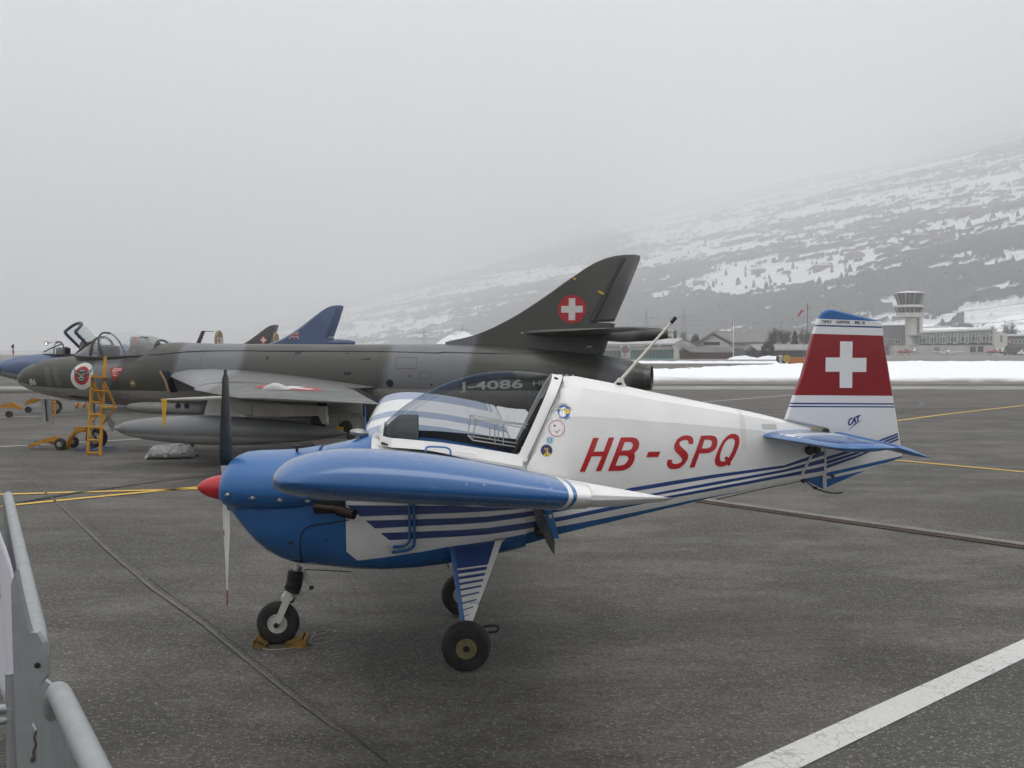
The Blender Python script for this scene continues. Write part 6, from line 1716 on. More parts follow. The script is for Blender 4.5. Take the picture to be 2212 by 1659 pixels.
# axes: x from the near fin to the far fin, y away behind; nose points to the left and away
D12 = (f2 - f1).to_2d().length
for k in (0, 1):
    x_ = k * D12; w_ = .62; zb_, zt_ = .9, 2.55
    o_ = [Vector((x_ + w_/2*math.cos(a) if True else 0, 0, zt_ - .35 + .35*math.sin(a))) for a in [PI*i/10 for i in range(11)]] + [Vector((x_ - w_/2 - .1, 0, zb_)), Vector((x_ + w_/2 + .1, 0, zb_))]
    MB().prism(o_, (0, .08, 0)).build("fin", TAN, tb, False)
    MB().lathe([(0, .04), (.5, .18), (3.2, .26), (4.5, .2)], Vector((x_, .2, .95)), (0, 1, 0), 14).build("tail_boom", TAN, tb, True, 60)
    for s2 in (0,):
        V, F, w = text2d("SB", .34, .03, 0, 1.0, True, 1.25)
        if k == 0: mesh("lettering", [(x_ + a*1.1, -.006, zt_ - .42 + b) for a, b in V], [f for f in F], MATW, tb, False)
MB().box((0, .05, 1.25), (D12, .55, 1.31)).build("tailplane", TAN, tb, False)
MB().lathe([(0, .25), (.5, .5), (2, .6), (3.2, .5), (4.2, .1)], Vector((D12/2, 3.4, 1.1)), (0, 1, 0), 18).build("pod_fuselage", TAN, tb, True, 60)
MB().prism([Vector((-3, 4.0, 1.05)), Vector((D12 + 3, 4.0, 1.05)), Vector((D12 + 2.4, 5.0, 1.05)), Vector((D12/2, 5.6, 1.05)), Vector((-2.4, 5.0, 1.05))], (0, 0, .12)).build("wing", TAN, tb, False)
for k in (.2, .8): MB().tube([Vector((D12*k, 4.4, 1.0)), Vector((D12*k, 4.4, .2))], .05, 8).build("gear_leg", STEEL, tb); MB().lathe([(-.07, .25), (.07, .25)], Vector((D12*k, 4.4, .25)), (1, 0, 0), 18).build("main_wheel", RUBBER, tb)
MB().tube([Vector((D12/2, 7.0, 1.0)), Vector((D12/2, 7.0, .2))], .05, 8).build("gear_leg", STEEL, tb); MB().lathe([(-.06, .2), (.06, .2)], Vector((D12/2, 7.0, .2)), (1, 0, 0), 18).build("nose_wheel", RUBBER, tb)
bpy.context.view_layer.update()
Mi = tb.matrix_world.inverted()
mp = [Mi @ at(a, b, 39.4) for a, b in z1([(1728, 400), (1775, 290), (1805, 292), (1765, 400)])]
off = Mi.to_3x3() @ Vector((0, .06, 0))
MB().prism(mp, off).build("antenna_mast", mat("mast_dark", (.05, .045, .045), .6), tb, False)
wp = [Mi @ at(a, b, 39.4) for a, b in z1([(1785, 291), (1885, 295)])]; MB().tube(wp, .012, 5).build("antenna_wire", DARKM, tb)

# ================================================================== BUILDINGS AND THINGS ACROSS THE AIRFIELD
CONC = mat("pale_render_wall", (.64, .63, .59), .8, var=.15, scale=.5)
CONC2 = mat("grey_concrete", (.50, .49, .455), .85, var=.2, scale=.4)
CLAD = mat("grey_cladding", (.17, .17, .18), .6, var=.1, scale=.3)
WIN = mat("dark_window_glass", (.025, .033, .038), .15, spec=.8)
WING_ = mat("green_tinted_glass", (.15, .21, .195), .3, spec=.8)
FRAME = mat("pale_window_frame", (.48, .47, .43), .6)
BROWN = mat("brown_wood", (.10, .055, .038), .8, var=.3, scale=1)
ROOFG = mat("grey_roof", (.20, .195, .185), .85, var=.25, scale=.5)
ROOFM = mat("frosted_roof", (.42, .43, .43), .7, var=.2, scale=.3)
def W(px, py, Y): return at(px, py, Y)
def fbox(p0, p1, Y, d, out=0.0):
    """box facing the viewer between two picture corners, at distance Y, d deep"""
    a, b = W(p0[0], p0[1], Y), W(p1[0], p1[1], Y)
    x0, x1 = sorted((a.x, b.x)); z0, z1_ = sorted((a.z, b.z)); return (x0, Y - out, z0), (x1, Y + d, z1_)
def pane(name, zf, p0, p1, Y, m, par, out=.05, d=.1, frame=None):
    q = zf([p0, p1]); lo, hi = fbox(q[0], q[1], Y, d, out)
    o = MB().box(lo, hi).build(name, m, par, False)
    if frame:
        t = frame; f = MB()
        f.box((lo[0]-t, lo[1]-.04, lo[2]-t), (hi[0]+t, hi[1]-.02, lo[2])); f.box((lo[0]-t, lo[1]-.04, hi[2]), (hi[0]+t, hi[1]-.02, hi[2]+t))
        f.box((lo[0]-t, lo[1]-.04, lo[2]), (lo[0], hi[1]-.02, hi[2])); f.box((hi[0], lo[1]-.04, lo[2]), (hi[0]+t, hi[1]-.02, hi[2])); f.build("frame", FRAME, o, False)
    return o
def thing(name, lab, cat, grp=None):
    return tag(empty(name, (0, 0, 0)), lab, cat, grp)
def rebase(root, p):
    """put the Empty at the thing's base, the parts keep their places"""
    p = Vector(p); root.location = p
    for c in [x for x in bpy.data.objects if x.parent == root]: c.location = c.location - p

# --- hangar with green doors and a lean roof
Y = 214
h = thing("hangar", "long low hangar with green sliding doors and frosted roof", "hangar")
q = n1([(-700, 640), (1000, 790)])
lo, hi = fbox(n1([(-700, 645)])[0], n1([(785, 780)])[0], Y, 24); lo = (lo[0], lo[1], -.2)
MB().box(lo, hi).build("wall", CONC, h, False)
# roof: shed plane rising to the back, then the sloping right end wall
e0, e1 = W(*n1([(-700, 640)])[0], Y), W(*n1([(785, 628)])[0], Y)
r0, r1 = e0 + Vector((0, 9, 4.6)), e1 + Vector((3.2, 9, 4.2)); r0.z = W(*n1([(-700, 608)])[0], Y + 9).z; r1.z = W(*n1([(820, 580)])[0], Y + 9).z
MB().prism([e0 + Vector((0, -.8, -.1)), e1 + Vector((0, -.8, -.1)), r1, r0], (0, 0, .35)).build("roof", ROOFM, h, False)
bk = W(*n1([(1010, 632)])[0], Y + 38)
g = [Vector((hi[0], Y, 0)), e1 + Vector((0, 0, -.2)), r1 + Vector((0, 0, -.1)), Vector((bk.x, Y + 38, bk.z)), Vector((bk.x, Y + 38, 0))]
MB().prism(g, (-.4, .3, 0)).build("end_wall", CONC, h, False)
MB().prism([r0, r1, Vector((bk.x, Y + 38, bk.z)), Vector((r0.x, Y + 38, bk.z))], (0, 0, .25)).build("rear_roof", ROOFG, h, False)
GD = mat("green_door_panel", (.12, .19, .175), .5, var=.3, scale=.4); GD2 = mat("turquoise_door_foot", (.14, .33, .30), .5)
for x0, x1_ in ((-600, -360), (-350, -80), (-70, 85), (85, 250), (345, 780)):
    k = max(2, int((x1_ - x0) / 36))
    for i in range(k):
        a = x0 + (x1_ - x0) * i / k; b = x0 + (x1_ - x0) * (i + .95) / k
        yt = 690 - (a / 780) * 14
        d = pane("door_panel", n1, (a, yt), (b, 762), Y, GD, h, .12)
        pane("foot_panel", n1, (a, 762), (b, 779), Y, GD2, d, .14)
lo, hi = fbox(n1([(252, 640)])[0], n1([(343, 760)])[0], Y, .5, .5); MB().box(lo, hi).build("pier", CONC, h, False)
c = W(*n1([(296, 676)])[0], Y - .55); MB().lathe([(0, .72), (.08, .72)], c, (0, -1, 0), 24).build("round_sign", mat("sign_mauve", (.28, .16, .17), .6), h); MB().lathe([(0, .42), (.08, .42)], c + Vector((0, -.09, 0)), (0, -1, 0), 20).build("sign_centre", mat("sign_rust", (.35, .20, .14), .6), h)
pane("red_notice", n1, (272, 728), (300, 742), Y, mat("notice_red", (.4, .12, .1), .6), h, .6)
for a in (250, 325, 775):
    p, q_ = W(*n1([(a, 665)])[0], Y - 1.6), W(*n1([(a + 12, 640)])[0], Y - .2); MB().tube([p, q_], .25, 6).build("roof_strut", ROOFM, h)

# --- gabled hangar
Y0, Y1 = 232, 290
h = thing("hangar", "pale gabled hangar with dark doors and a ridge roof", "hangar")
A, Bc, Cc = W(*n1([(1010, 628)])[0], Y0 + 6), W(*n1([(1340, 616)])[0], Y0), W(*n1([(1730, 608)])[0], Y1)
AP = W(*n1([(1165, 527)])[0], Y0 + 3); RB = W(*n1([(1580, 522)])[0], Y1 + 3)
g = [Vector((A.x, A.y, 0)), Vector((Bc.x, Bc.y, 0)), Bc, AP, A]
MB().prism(g, (0, .5, 0)).build("gable_wall", CONC, h, False)
MB().prism([Vector((Bc.x, Bc.y, 0)), Vector((Cc.x, Cc.y, 0)), Cc, Bc], (-.3, .4, 0)).build("side_wall", CONC, h, False)
dv = (Cc - Bc)
MB().prism([AP + Vector((-.2, -1, .3)), Bc + Vector((.5, -1, -.1)), Cc + Vector((.8, 0, -.1)), RB + Vector((0, 0, .3))], (0, 0, .4)).build("roof", ROOFG, h, False)
MB().prism([AP + Vector((.2, -1, .3)), A + Vector((-.6, -1, -.1)), A + dv + Vector((-.6, 0, -.1)), RB + Vector((0, 0, .3))], (0, 0, .4)).build("roof", ROOFG, h, False)
def onwall(P, Q, u0, u1, z0, z1_, out=.15):
    d = (Q - P); d.z = 0; nrm = Vector((d.y, -d.x, 0)).normalized()
    if nrm.y > 0: nrm = -nrm
    a, b = P + d * u0, P + d * u1
    return [Vector((a.x, a.y, z0)) + nrm * out, Vector((b.x, b.y, z0)) + nrm * out, Vector((b.x, b.y, z1_)) + nrm * out, Vector((a.x, a.y, z1_)) + nrm * out], -nrm * (out + .1)
zt = W(*n1([(1170, 662)])[0], Y0 + 3).z
for i, u in enumerate(np.linspace(.07, .93, 9)[:-1]):
    m_ = BROWN if i in (1, 5) else WIN
    pts, of = onwall(A, Bc, u, u + .1, .1, zt); o = MB().prism(pts, of).build("door_leaf", m_, h, False)
    if m_ is WIN:
        pts, of = onwall(A, Bc, u, u + .1, .1, zt * .38, .25); MB().prism(pts, of).build("lower_panel", BROWN, o, False)
        for j in (0, 1): pts, of = onwall(A, Bc, u + .015 + .045*j, u + .04 + .045*j, zt * .72, zt * .78, .25); MB().prism(pts, of).build("small_pane", mat("bright_pane", (.4, .4, .38), .4) if "bright_pane" not in bpy.data.materials else bpy.data.materials["bright_pane"], o, False)
zs0, zs1 = W(*n1([(1170, 632)])[0], Y0 + 3).z, W(*n1([(1170, 602)])[0], Y0 + 3).z
pts, of = onwall(A, Bc, .24, .73, zs0, zs1); MB().prism(pts, of).build("sign_board", WIN, h, False)
for u in (.10, .145, .19): pts, of = onwall(Bc, Cc, u, u + .04, .1, zt * .98); MB().prism(pts, of).build("door_leaf", mat("green_door", (.06, .11, .09), .6) if u == .10 else WIN, h, False)
for u in (.235, .285, .335, .385): pts, of = onwall(Bc, Cc, u, u + .046, zt * .3, zt * .98); MB().prism(pts, of).build("window", WIN, h, False)

def shed(zf, x0, x1_, yb, ye, xr, yr, Y, d, wall, roof, lab, name="shed", cat="shed"):
    """small building: front gable x0..x1 with apex xr; eaves at ye, base yb, roof running back to the right"""
    h = thing(name, lab, cat); a, b, ap = W(*zf([(x0, ye)])[0], Y), W(*zf([(x1_, ye)])[0], Y), W(*zf([(xr, yr)])[0], Y)
    MB().prism([Vector((a.x, Y, -.1)), Vector((b.x, Y, -.1)), b, ap, a], d).build("wall", wall, h, False)
    D = Vector(d)
    for p in (a, b):
        s_ = Vector((-.4 if p is a else .4, -.5, -.15)); MB().prism([ap + Vector((0, -.5, .05)), p + s_, p + s_ + D, ap + Vector((0, -.5, .05)) + D], (0, 0, .3)).build("roof", roof, h, False)
    c = Vector(((a.x + b.x)/2, Y, 0)); w = (b.x - a.x)
    for k in (.2, .62): MB().box((a.x + w*k, Y - .08, a.z * .35), (a.x + w*(k+.2), Y + .02, a.z * .72)).build("window", WIN, h, False)
    return h
REDW = mat("dark_red_boards", (.13, .055, .045), .85, var=.3, scale=1)
shed(n1, 842, 930, 770, 705, 872, 668, 222, (11, 8, 0), REDW, ROOFG, "small dark red shed between the two hangars")
shed(n1, 1503, 1600, 750, 680, 1548, 640, 238, (26, 10, 0), mat("dark_chalet_boards", (.06, .042, .038), .85, var=.3, scale=1), ROOFM, "low dark wooden hut with frosted roof beside the round bush", "hut", "hut")
shed(n1, 2075, 2130, 745, 690, 2095, 640, 250, (18, 9, 0), CONC2, ROOFM, "grey shed right behind the conifer", "shed")

# --- control tower
Y = 400
t = thing("control_tower", "pale concrete airport control tower with two rings of dark slanted windows", "control tower")
cxp = t2([(944, 575)])[0][0]; C0 = W(cxp, 757, Y + 5)
def rz(y): return W(cxp, t2([(900, y)])[0][1], Y + 5).z
def rw(x0, x1_): a, b = t2([(x0, 500), (x1_, 500)]); return (b[0] - a[0]) * (Y + 5) / FPX / 2
def poly(r, z, n=10, a0=.31): return [Vector((C0.x + r*math.cos(2*PI*i/n + a0), C0.y + r*math.sin(2*PI*i/n + a0), z)) for i in range(n)]
shR = rw(848, 1045)
MB().loft([poly(shR, 0, 14), poly(shR, rz(578), 14)]).build("shaft", CONC, t, True, 30)
ccx = t2([(890, 400)])[0][0]; C1 = W(ccx, 757, Y + 5); C0 = C1
MB().loft([poly(rw(785, 1000), rz(592)), poly(rw(732, 1050), rz(578)), poly(rw(732, 1050), rz(572)), poly(rw(748, 1035), rz(568)), poly(rw(756, 1040), rz(528))]).build("collar", CONC, t, False)
MB().loft([poly(rw(722, 1056), rz(466)), poly(rw(745, 1040), rz(455)), poly(rw(760, 1000), rz(436))]).build("middle_band", CONC, t, False)
def glazing(y0, y1, r0, r1, nm):
    n = 10; A_, B_ = poly(r0, rz(y0), n), poly(r1, rz(y1), n)
    for i in range(n):
        j = (i + 1) % n; a, b, c, d = A_[i], A_[j], B_[j], B_[i]
        for k in (0, 1):
            p0, p1 = a.lerp(b, k/2 + .03), a.lerp(b, k/2 + .47); p3, p2 = d.lerp(c, k/2 + .03), d.lerp(c, k/2 + .47)
            nrm = (b - a).cross(d - a).normalized() * .15
            MB().prism([p0, p1, p2, p3], nrm).build("pane", WIN, t, False)
        MB().tube([a, d], .16, 5).build("mullion", FRAME, t); MB().tube([(a+b)/2, (c+d)/2], .07, 4).build("mullion", FRAME, t)
    MB().loft([poly(r0 * .93, rz(y0)), poly(r1 * .93, rz(y1))]).build(nm, mat(nm, (.05, .06, .06), .6), t, False)
glazing(528, 468, rw(756, 1040), rw(724, 1056), "lower_cab"); glazing(436, 308, rw(762, 1010), rw(722, 1055), "upper_cab")
MB().loft([poly(rw(718, 1058), rz(308)), poly(rw(718, 1058), rz(303)), poly(rw(770, 1010), rz(290)), poly(rw(830, 950), rz(283)), poly(.2, rz(281))]).build("roof", mat("tower_roof_snow", (.66, .66, .66), .8), t, False)
MB().tube([Vector((C0.x + 1, C0.y, rz(283))), Vector((C0.x + 1, C0.y, rz(262)))], .08, 5).build("roof_mast", DARKM, t)
C0 = W(cxp, 757, Y + 5)
for y in (604, 632, 660, 688, 716, 745):
    p = t2([(992, y)])[0]; q = W(p[0], p[1], Y + 5 - shR * .9); MB().box((q.x - .45, q.y - .6, q.z - .3), (q.x + .45, q.y + .4, q.z + .3)).build("window", WIN, t, False)
# --- terminal building
t = thing("terminal", "low terminal with a long green glass front and snowy roof right of the tower", "terminal")
lo, hi = fbox(t2([(725, 903)])[0], t2([(1880, 1016)])[0], Y, 30); lo = (lo[0], lo[1], -.2); MB().box(lo, hi).build("base_wall", CONC2, t, False)
zt0, zt1 = 768, 731
a, b = W(*t2([(1020, zt0)])[0], Y + 1), W(*t2([(1868, zt1)])[0], Y + 1)
zb = hi[2]
MB().prism([Vector((a.x, Y + 1.2, zb)), Vector((b.x, Y + 1.2, zb)), b + Vector((0, .2, 0)), a + Vector((0, .2, 0))], (0, 26, 0)).build("upper_floor", mat("dark_interior", (.05, .055, .055), .7), t, False)
MB().prism([a + Vector((-.5, -1, 0)), b + Vector((.8, -1, 0)), b + Vector((.8, 27, 0)), a + Vector((-.5, 27, 0))], (0, 0, .55)).build("roof_edge", FRAME, t, False)
MB().prism([a + Vector((0, 3, .56)), b + Vector((0, 3, .56)), b + Vector((0, 27, 1.2)), a + Vector((0, 27, 1.8))], (0, 0, .5)).build("roof_snow", SNOW, t, False)
NP = 22
for i in range(NP):
    x0 = 965 + (1855 - 965) * i / NP; x1_ = 965 + (1855 - 965) * (i + .86) / NP
    yt = 768 + (735 - 768) * i / NP + 8; yb = 888 + (866 - 888) * i / NP
    if i == 0: yt = 822
    for k, (f0, f1, m_) in enumerate(((0, .46, WING_), (.49, .80, WIN if i % 3 else WING_), (.84, 1, WING_))):
        pane("pane", t2, (x0, yt + (yb - yt) * f0), (x1_, yt + (yb - yt) * f1), Y, m_, t, .1, .3)
    p, q = W(*t2([(x1_ + 2.4, yt)])[0], Y), W(*t2([(x1_ + 2.4, yb)])[0], Y); MB().box((p.x - .12, Y - .3, q.z), (p.x + .12, Y + .4, p.z)).build("mullion", FRAME, t, False)
for x in (1157, 1287, 1418, 1550, 1688, 1828): pane("door", t2, (x - 10, 812 - (x-1157)*.03), (x + 10, 884 - (x-1157)*.03), Y, WIN, t, .35, .2, .3)
MB().box(*fbox(t2([(915, 782)])[0], t2([(1022, 792)])[0], Y, 6, 3)).build("canopy_slab", CONC2, t, False)
for x0, x1_, y0, y1 in ((1592, 1656, 914, 980), (1680, 1745, 912, 980)): pane("gate", t2, (x0, y0), (x1_, y1), Y, WIN, t, .1, .2, .25)
pane("gate", t2, (1178, 925), (1240, 990), Y, CLAD, t, .1, .2, .25)
g = [W(*t2([p])[0], Y + dY) for p, dY in (((1868, 1012), 0), ((2022, 965), 25), ((2022, 768), 25), ((1868, 731), 0))]; g[0].z = g[1].z = -.1
MB().prism(g, (-.5, .5, 0)).build("end_wall", CONC, t, False)
p = [W(*t2([q])[0], Y + 9.0) for q in ((1922, 788), (1940, 790), (1940, 872), (1922, 868))]; MB().prism([v + Vector((.5, -.6, 0)) for v in p], (0, .3, 0)).build("window", WIN, t, False)
pts = t2([(1045, 755), (1045, 690), (1165, 682), (1205, 655), (1262, 682), (1348, 680), (1350, 712), (1390, 712), (1400, 693), (1545, 690), (1548, 745)]); MB().prism([W(a_, b_, Y + 40) for a_, b_ in pts], (0, 14, 0)).build("snowy_roof", SNOW, t, False)
# dark clad block left of the tower
t = thing("office_block", "grey clad block left of the control tower", "building")
lo, hi = fbox(t2([(605, 674)])[0], t2([(850, 1002)])[0], Y + 6, 20); lo = (lo[0], lo[1], -.2); MB().box(lo, hi).build("wall", CLAD, t, False)
lo2, hi2 = fbox(t2([(605, 668)])[0], t2([(850, 674)])[0], Y + 6, 20, .2); MB().box(lo2, hi2).build("roof", SNOW, t, False)
for x in (612, 652, 678, 735, 765, 832): pane("window", t2, (x, 838), (x + 22, 878), Y + 6, WIN, t, .1, .2, .2)
for x in (625, 668, 708): pane("window", t2, (x, 932), (x + 22, 975), Y + 6, WIN, t, .1, .2, .2)
MB().box(*fbox(t2([(600, 880)])[0], t2([(735, 905)])[0], Y + 6, 3, 2.5)).build("balcony", CLAD, t, False)
t = thing("storage_building", "dark brown building with snowy roof beyond the terminal", "building")
lo, hi = fbox(t2([(2022, 795)])[0], t2([(2500, 955)])[0], Y + 30, 30); lo = (lo[0], lo[1], -.2); MB().box(lo, hi).build("wall", mat("brown_grey_wall", (.10, .085, .08), .8), t, False)
lo, hi = fbox(t2([(2018, 775)])[0], t2([(2500, 795)])[0], Y + 30, 31, 1); MB().box(lo, hi).build("roof", SNOW, t, False)
for x in (2060, 2105, 2150, 2195): pane("window", t2, (x, 840), (x + 26, 875), Y + 30, WIN, t, .1, .2, .2)
pane("sign_board", t2, (2030, 840), (2050, 872), Y + 30, ORANGE, t, .3, .2)

# --- parked light aircraft far off
def small_plane(px, py, yaw, main, accent, lab, Yd=378):
    p = ground(*t2([(px, py)])[0]); k = Yd / p.y; p = Vector((p.x * k, Yd, 0))
    t = thing("parked_aircraft", lab, "aircraft", "light aircraft in front of the terminal"); a = Matrix.Rotation(yaw, 4, 'Z')
    rr = []
    for x, w, h_ in ((-3.2, .12, .15), (-2.9, .42, .42), (-1.6, .52, .52), (-.4, .55, .62), (.8, .5, .5), (2.4, .25, .3), (4.0, .08, .12)): rr.append(sect(x, 1.35 + h_, 1.35 - h_, w, 2.2, 2.2, 14))
    MB().loft([[a @ v for v in r] for r in rr]).build("fuselage", main, t, True, 50)
    R = []
    for y in (-4.8, -.5, .5, 4.8):
        ch = 1.0 if abs(y) > 1 else 1.5; z = 1.0 + abs(y) * .09
        R.append([a @ Vector((-.9 + (1.6 - ch) / 2 + ch * (1 - math.cos(an)) / 2, y, z + .12 * math.sin(an))) for an in [2*PI*j/10 for j in range(10)]])
    MB().loft(R).build("wing", accent, t, True, 50)
    MB().prism([a @ Vector(v) for v in ((3.0, -.04, 1.5), (3.6, -.04, 2.9), (4.2, -.04, 2.9), (4.3, -.04, 1.4))], a @ Vector((0, .08, 0))).build("fin", WHITE, t, False)
    MB().prism([a @ Vector(v) for v in ((3.2, -1.5, 1.5), (4.1, -1.5, 1.5), (4.1, 1.5, 1.5), (3.2, 1.5, 1.5))], (0, 0, .07)).build("tailplane", WHITE, t, False)
    MB().loft([[a @ v for v in sect(x, 1.6 + h_, 1.55, w, 2, 2, 12)] for x, w, h_ in ((-1.2, .3, .08), (-.6, .42, .62), (.3, .42, .68), (1.3, .3, .1))]).build("canopy", WIN, t, True, 60)
    for x, y in ((-2.3, 0), (-.1, -1.4), (-.1, 1.4)):
        MB().tube([a @ Vector((x, y, 1.05)), a @ Vector((x, y, .25))], .06, 5).build("gear_leg", STEEL, t)
        MB().lathe([(-.08, .25), (.08, .25)], a @ Vector((x, y, .25)), a @ Vector((0, 1, 0)), 12).build("wheel", RUBBER, t)
    MB().prism([a @ Vector(v) for v in ((-3.3, -.08, .5), (-3.3, .08, .5), (-3.3, .08, 2.2), (-3.3, -.08, 2.2))], a @ Vector((.06, 0, 0))).build("propeller", BLACKP, t, False)
    t.location = p
DRED = mat("distant_red_paint", (.30, .02, .03), .4)
small_plane(855, 1018, math.radians(20), DRED, DRED, "small dark red aircraft parked directly under the control tower")
small_plane(1340, 1012, math.radians(60), WHITE, WHITE, "small all-white aircraft parked before the middle of the terminal")
small_plane(1870, 1005, math.radians(20), DRED, DRED, "small red and white aircraft parked at the terminal's right end")
# truck and van
t = thing("truck", "dark canvas-covered truck beside the terminal's end", "truck"); OL = mat("olive_canvas", (.05, .055, .045), .8)
a = W(*t2([(1960, 990)])[0], 385); s = 385 / FPX / K / 3.603
X_ = a.x
MB().box((X_, 385, .9), (X_ + 2.0, 387.4, 2.4)).build("cab", OL, t, False); MB().box((X_ - .02, 385.3, 1.6), (X_ + .8, 387.1, 2.2)).build("windscreen", WIN, t, False)
MB().loft([[Vector((x, 386.2 + 1.25*c_, z)) for c_, z in ((-1, 1.1), (-1, 2.9), (-.7, 3.5), (.7, 3.5), (1, 2.9), (1, 1.1))] for x in (X_ + 2.2, X_ + 7.6)]).build("canvas_cover", OL, t, False)
MB().box((X_, 385.1, .6), (X_ + 7.6, 387.3, 1.1)).build("chassis", DARKM, t, False)
for x in (1.1, 4.8, 6.3): MB().lathe([(-.15, .55), (.15, .55)], Vector((X_ + x, 385.1, .55)), (0, 1, 0), 16).build("wheel", RUBBER, t)
t = thing("parked_van", "small white van at the far right by the brown building", "van"); a = W(*t2([(2150, 985)])[0], 384)
MB().loft([[Vector((a.x + x, 384 + y, z)) for x, z in ((0, .5), (0, 1.1), (.9, 1.5), (1.5, 2.1), (4.6, 2.1), (4.8, .5))] for y in (0, 1.9)]).build("body", WHITE, t, False)
MB().box((a.x + 1.5, 383.95, 1.5), (a.x + 2.6, 384.02, 1.95)).build("window", WIN, t, False)
for x in (1.0, 3.8): MB().lathe([(-.1, .35), (.1, .35)], Vector((a.x + x, 384, .35)), (0, 1, 0), 14).build("wheel", RUBBER, t)

# --- vegetation
BARK = mat("bark", (.075, .065, .058), .95)
def twig_mat(nm, c1, c2):
    n = NB(nm); oi = n.N.new("ShaderNodeNewGeometry"); return n.done(n.mix(oi.outputs['Random Per Island'], c1, c2), .9)
TWIG = twig_mat("bare_twigs", (.045, .04, .038), (.12, .11, .10)); LEAFD = twig_mat("dark_evergreen", (.022, .032, .024), (.06, .07, .055)); PINEN = twig_mat("pine_needles", (.025, .038, .034), (.06, .075, .07))
def bare_tree(px0, px1, pytop, Yd, seed, lab, name="bare_tree", dens=1.0):
    a, b = W(px0, pytop, Yd), W(px1, pytop, Yd); cx, w, H = (a.x + b.x)/2, (b.x - a.x)/2, a.z; r = random.Random(seed)
    t = thing(name, lab, "tree"); tr = MB(); tr.tube([Vector((cx, Yd, 0)), Vector((cx + .2, Yd, H*.25)), Vector((cx - .1, Yd, H*.5))], H*.02, 8, H*.01)
    tw = MB()
    for k in range(16):
        an = r.uniform(0, 2*PI); z0 = r.uniform(.12, .45)*H; rd = r.uniform(.3, .95); tip_ = Vector((cx + w*rd*math.cos(an), Yd + w*.8*rd*math.sin(an), H*r.uniform(.55, 1) * (1.03 - .35*rd)))
        p0 = Vector((cx, Yd, z0)); mid = p0.lerp(tip_, .5) + Vector((0, 0, H*.05)); tr.tube([p0, mid, tip_], H*.007, 5, H*.001)
        for j in range(int(44*dens)):
            s_ = r.uniform(.25, 1); q = (p0.lerp(mid, s_*2) if s_ < .5 else mid.lerp(tip_, s_*2-1)); d = Vector((r.gauss(0, 1), r.gauss(0, 1), r.uniform(.2, 1.6))).normalized(); L = r.uniform(.05, .16)*H
            sd = d.cross(Vector((r.random(), 1, .1))).normalized() * H*.0042; q2 = q + d*L
            tw.add([q - sd, q + sd, q2], [(0, 1, 2)])
            for i in range(3):
                q3 = q.lerp(q2, r.uniform(.3, 1)); d3 = (d + Vector((r.gauss(0, .7), r.gauss(0, .7), r.gauss(.2, .5)))).normalized()*L*.55; sd3 = sd*.7; tw.add([q3 - sd3, q3 + sd3, q3 + d3], [(0, 1, 2)])
    tr.build("trunk", BARK, t); tw.build("crown", TWIG, t, False, fix=False); return t
def bushy(px0, px1, pytop, pybot, Yd, seed, lab, name, cat, m, cone=False, k=1500):
    a, b = W(px0, pytop, Yd), W(px1, pytop, Yd); cx, w, H = (a.x + b.x)/2, (b.x - a.x)/2, a.z; r = random.Random(seed)
    t = thing(name, lab, cat); MB().tube([Vector((cx, Yd, 0)), Vector((cx, Yd, H*.9))], H*.025, 7, H*.004).build("trunk", BARK, t)
    lf = MB()
    for i in range(k):
        if cone:
            u = r.random()**.75; z = H*(.06 + .94*u); lay_ = .72 + .28*math.sin(z/H*34); rd = w*(1-u)**.85*lay_*r.uniform(.5, 1.05); an = r.uniform(0, 2*PI)
            q = Vector((cx + rd*math.cos(an), Yd + rd*math.sin(an), z)); d = Vector((math.cos(an), math.sin(an), -.25 + r.gauss(0, .25)))
        else:
            an, ph = r.uniform(0, 2*PI), math.acos(r.uniform(-1, 1)); n_ = .82 + .35*noise.noise(Vector((math.cos(an)*2, math.sin(an)*2 + seed, ph*1.5)))
            rd = r.uniform(.6, 1)*n_; q = Vector((cx + w*rd*math.sin(ph)*math.cos(an), Yd + w*.8*rd*math.sin(ph)*math.sin(an), H*.5 + H*.5*rd*math.cos(ph))); d = (q - Vector((cx, Yd, H*.4)))
            if q.z < .05: q.z = .1
        d.normalize(); L = H*r.uniform(.025, .06); sd = d.cross(Vector((r.gauss(0,1), r.gauss(0,1), 1))).normalized()*L*.45
        lf.add([q - sd, q + sd, q + d*L + sd*.3, q + d*L - sd*.3], [(0, 1, 2, 3)])
    lf.build("crown", m, t, False, fix=False); return t
P1 = lambda x: n1([(x, 0)])[0][0]
PY1 = lambda y: n1([(0, y)])[0][1]
bare_tree(P1(1700), P1(1850), PY1(425), 262, 1, "tall bare tree left of the conifer, left half of the pair")
bare_tree(P1(1790), P1(1985), PY1(385), 268, 2, "tallest bare tree directly behind the conifer")
bare_tree(P1(2030), P1(2190), PY1(430), 290, 3, "pale bare tree between conifer and the fin of the small aircraft")
bushy(P1(1932), P1(2072), PY1(495), 0, 245, 4, "blue-green conifer beside the bare trees", "conifer", "tree", PINEN, True, 2600)
bushy(P1(1652), P1(1812), PY1(588), 0, 232, 5, "round dark bush in front of the wooden hut", "bush", "bush", LEAFD, False, 2600)
bushy(P1(945), P1(1050), PY1(508), 0, 285, 6, "dark pine behind the red shed", "pine_tree", "tree", LEAFD, False, 1500)
bushy(P1(650), P1(790), PY1(515), 0, 300, 7, "broad dark pine behind the green-door hangar, leftmost", "pine_tree", "tree", LEAFD, False, 1500)
bushy(P1(775), P1(822), PY1(488), 0, 296, 8, "slim pointed conifer behind the green-door hangar", "conifer", "tree", LEAFD, True, 1200)
bare_tree(P1(830), P1(940), PY1(478), 292, 9, "bare tree at the foot of the right pylon")
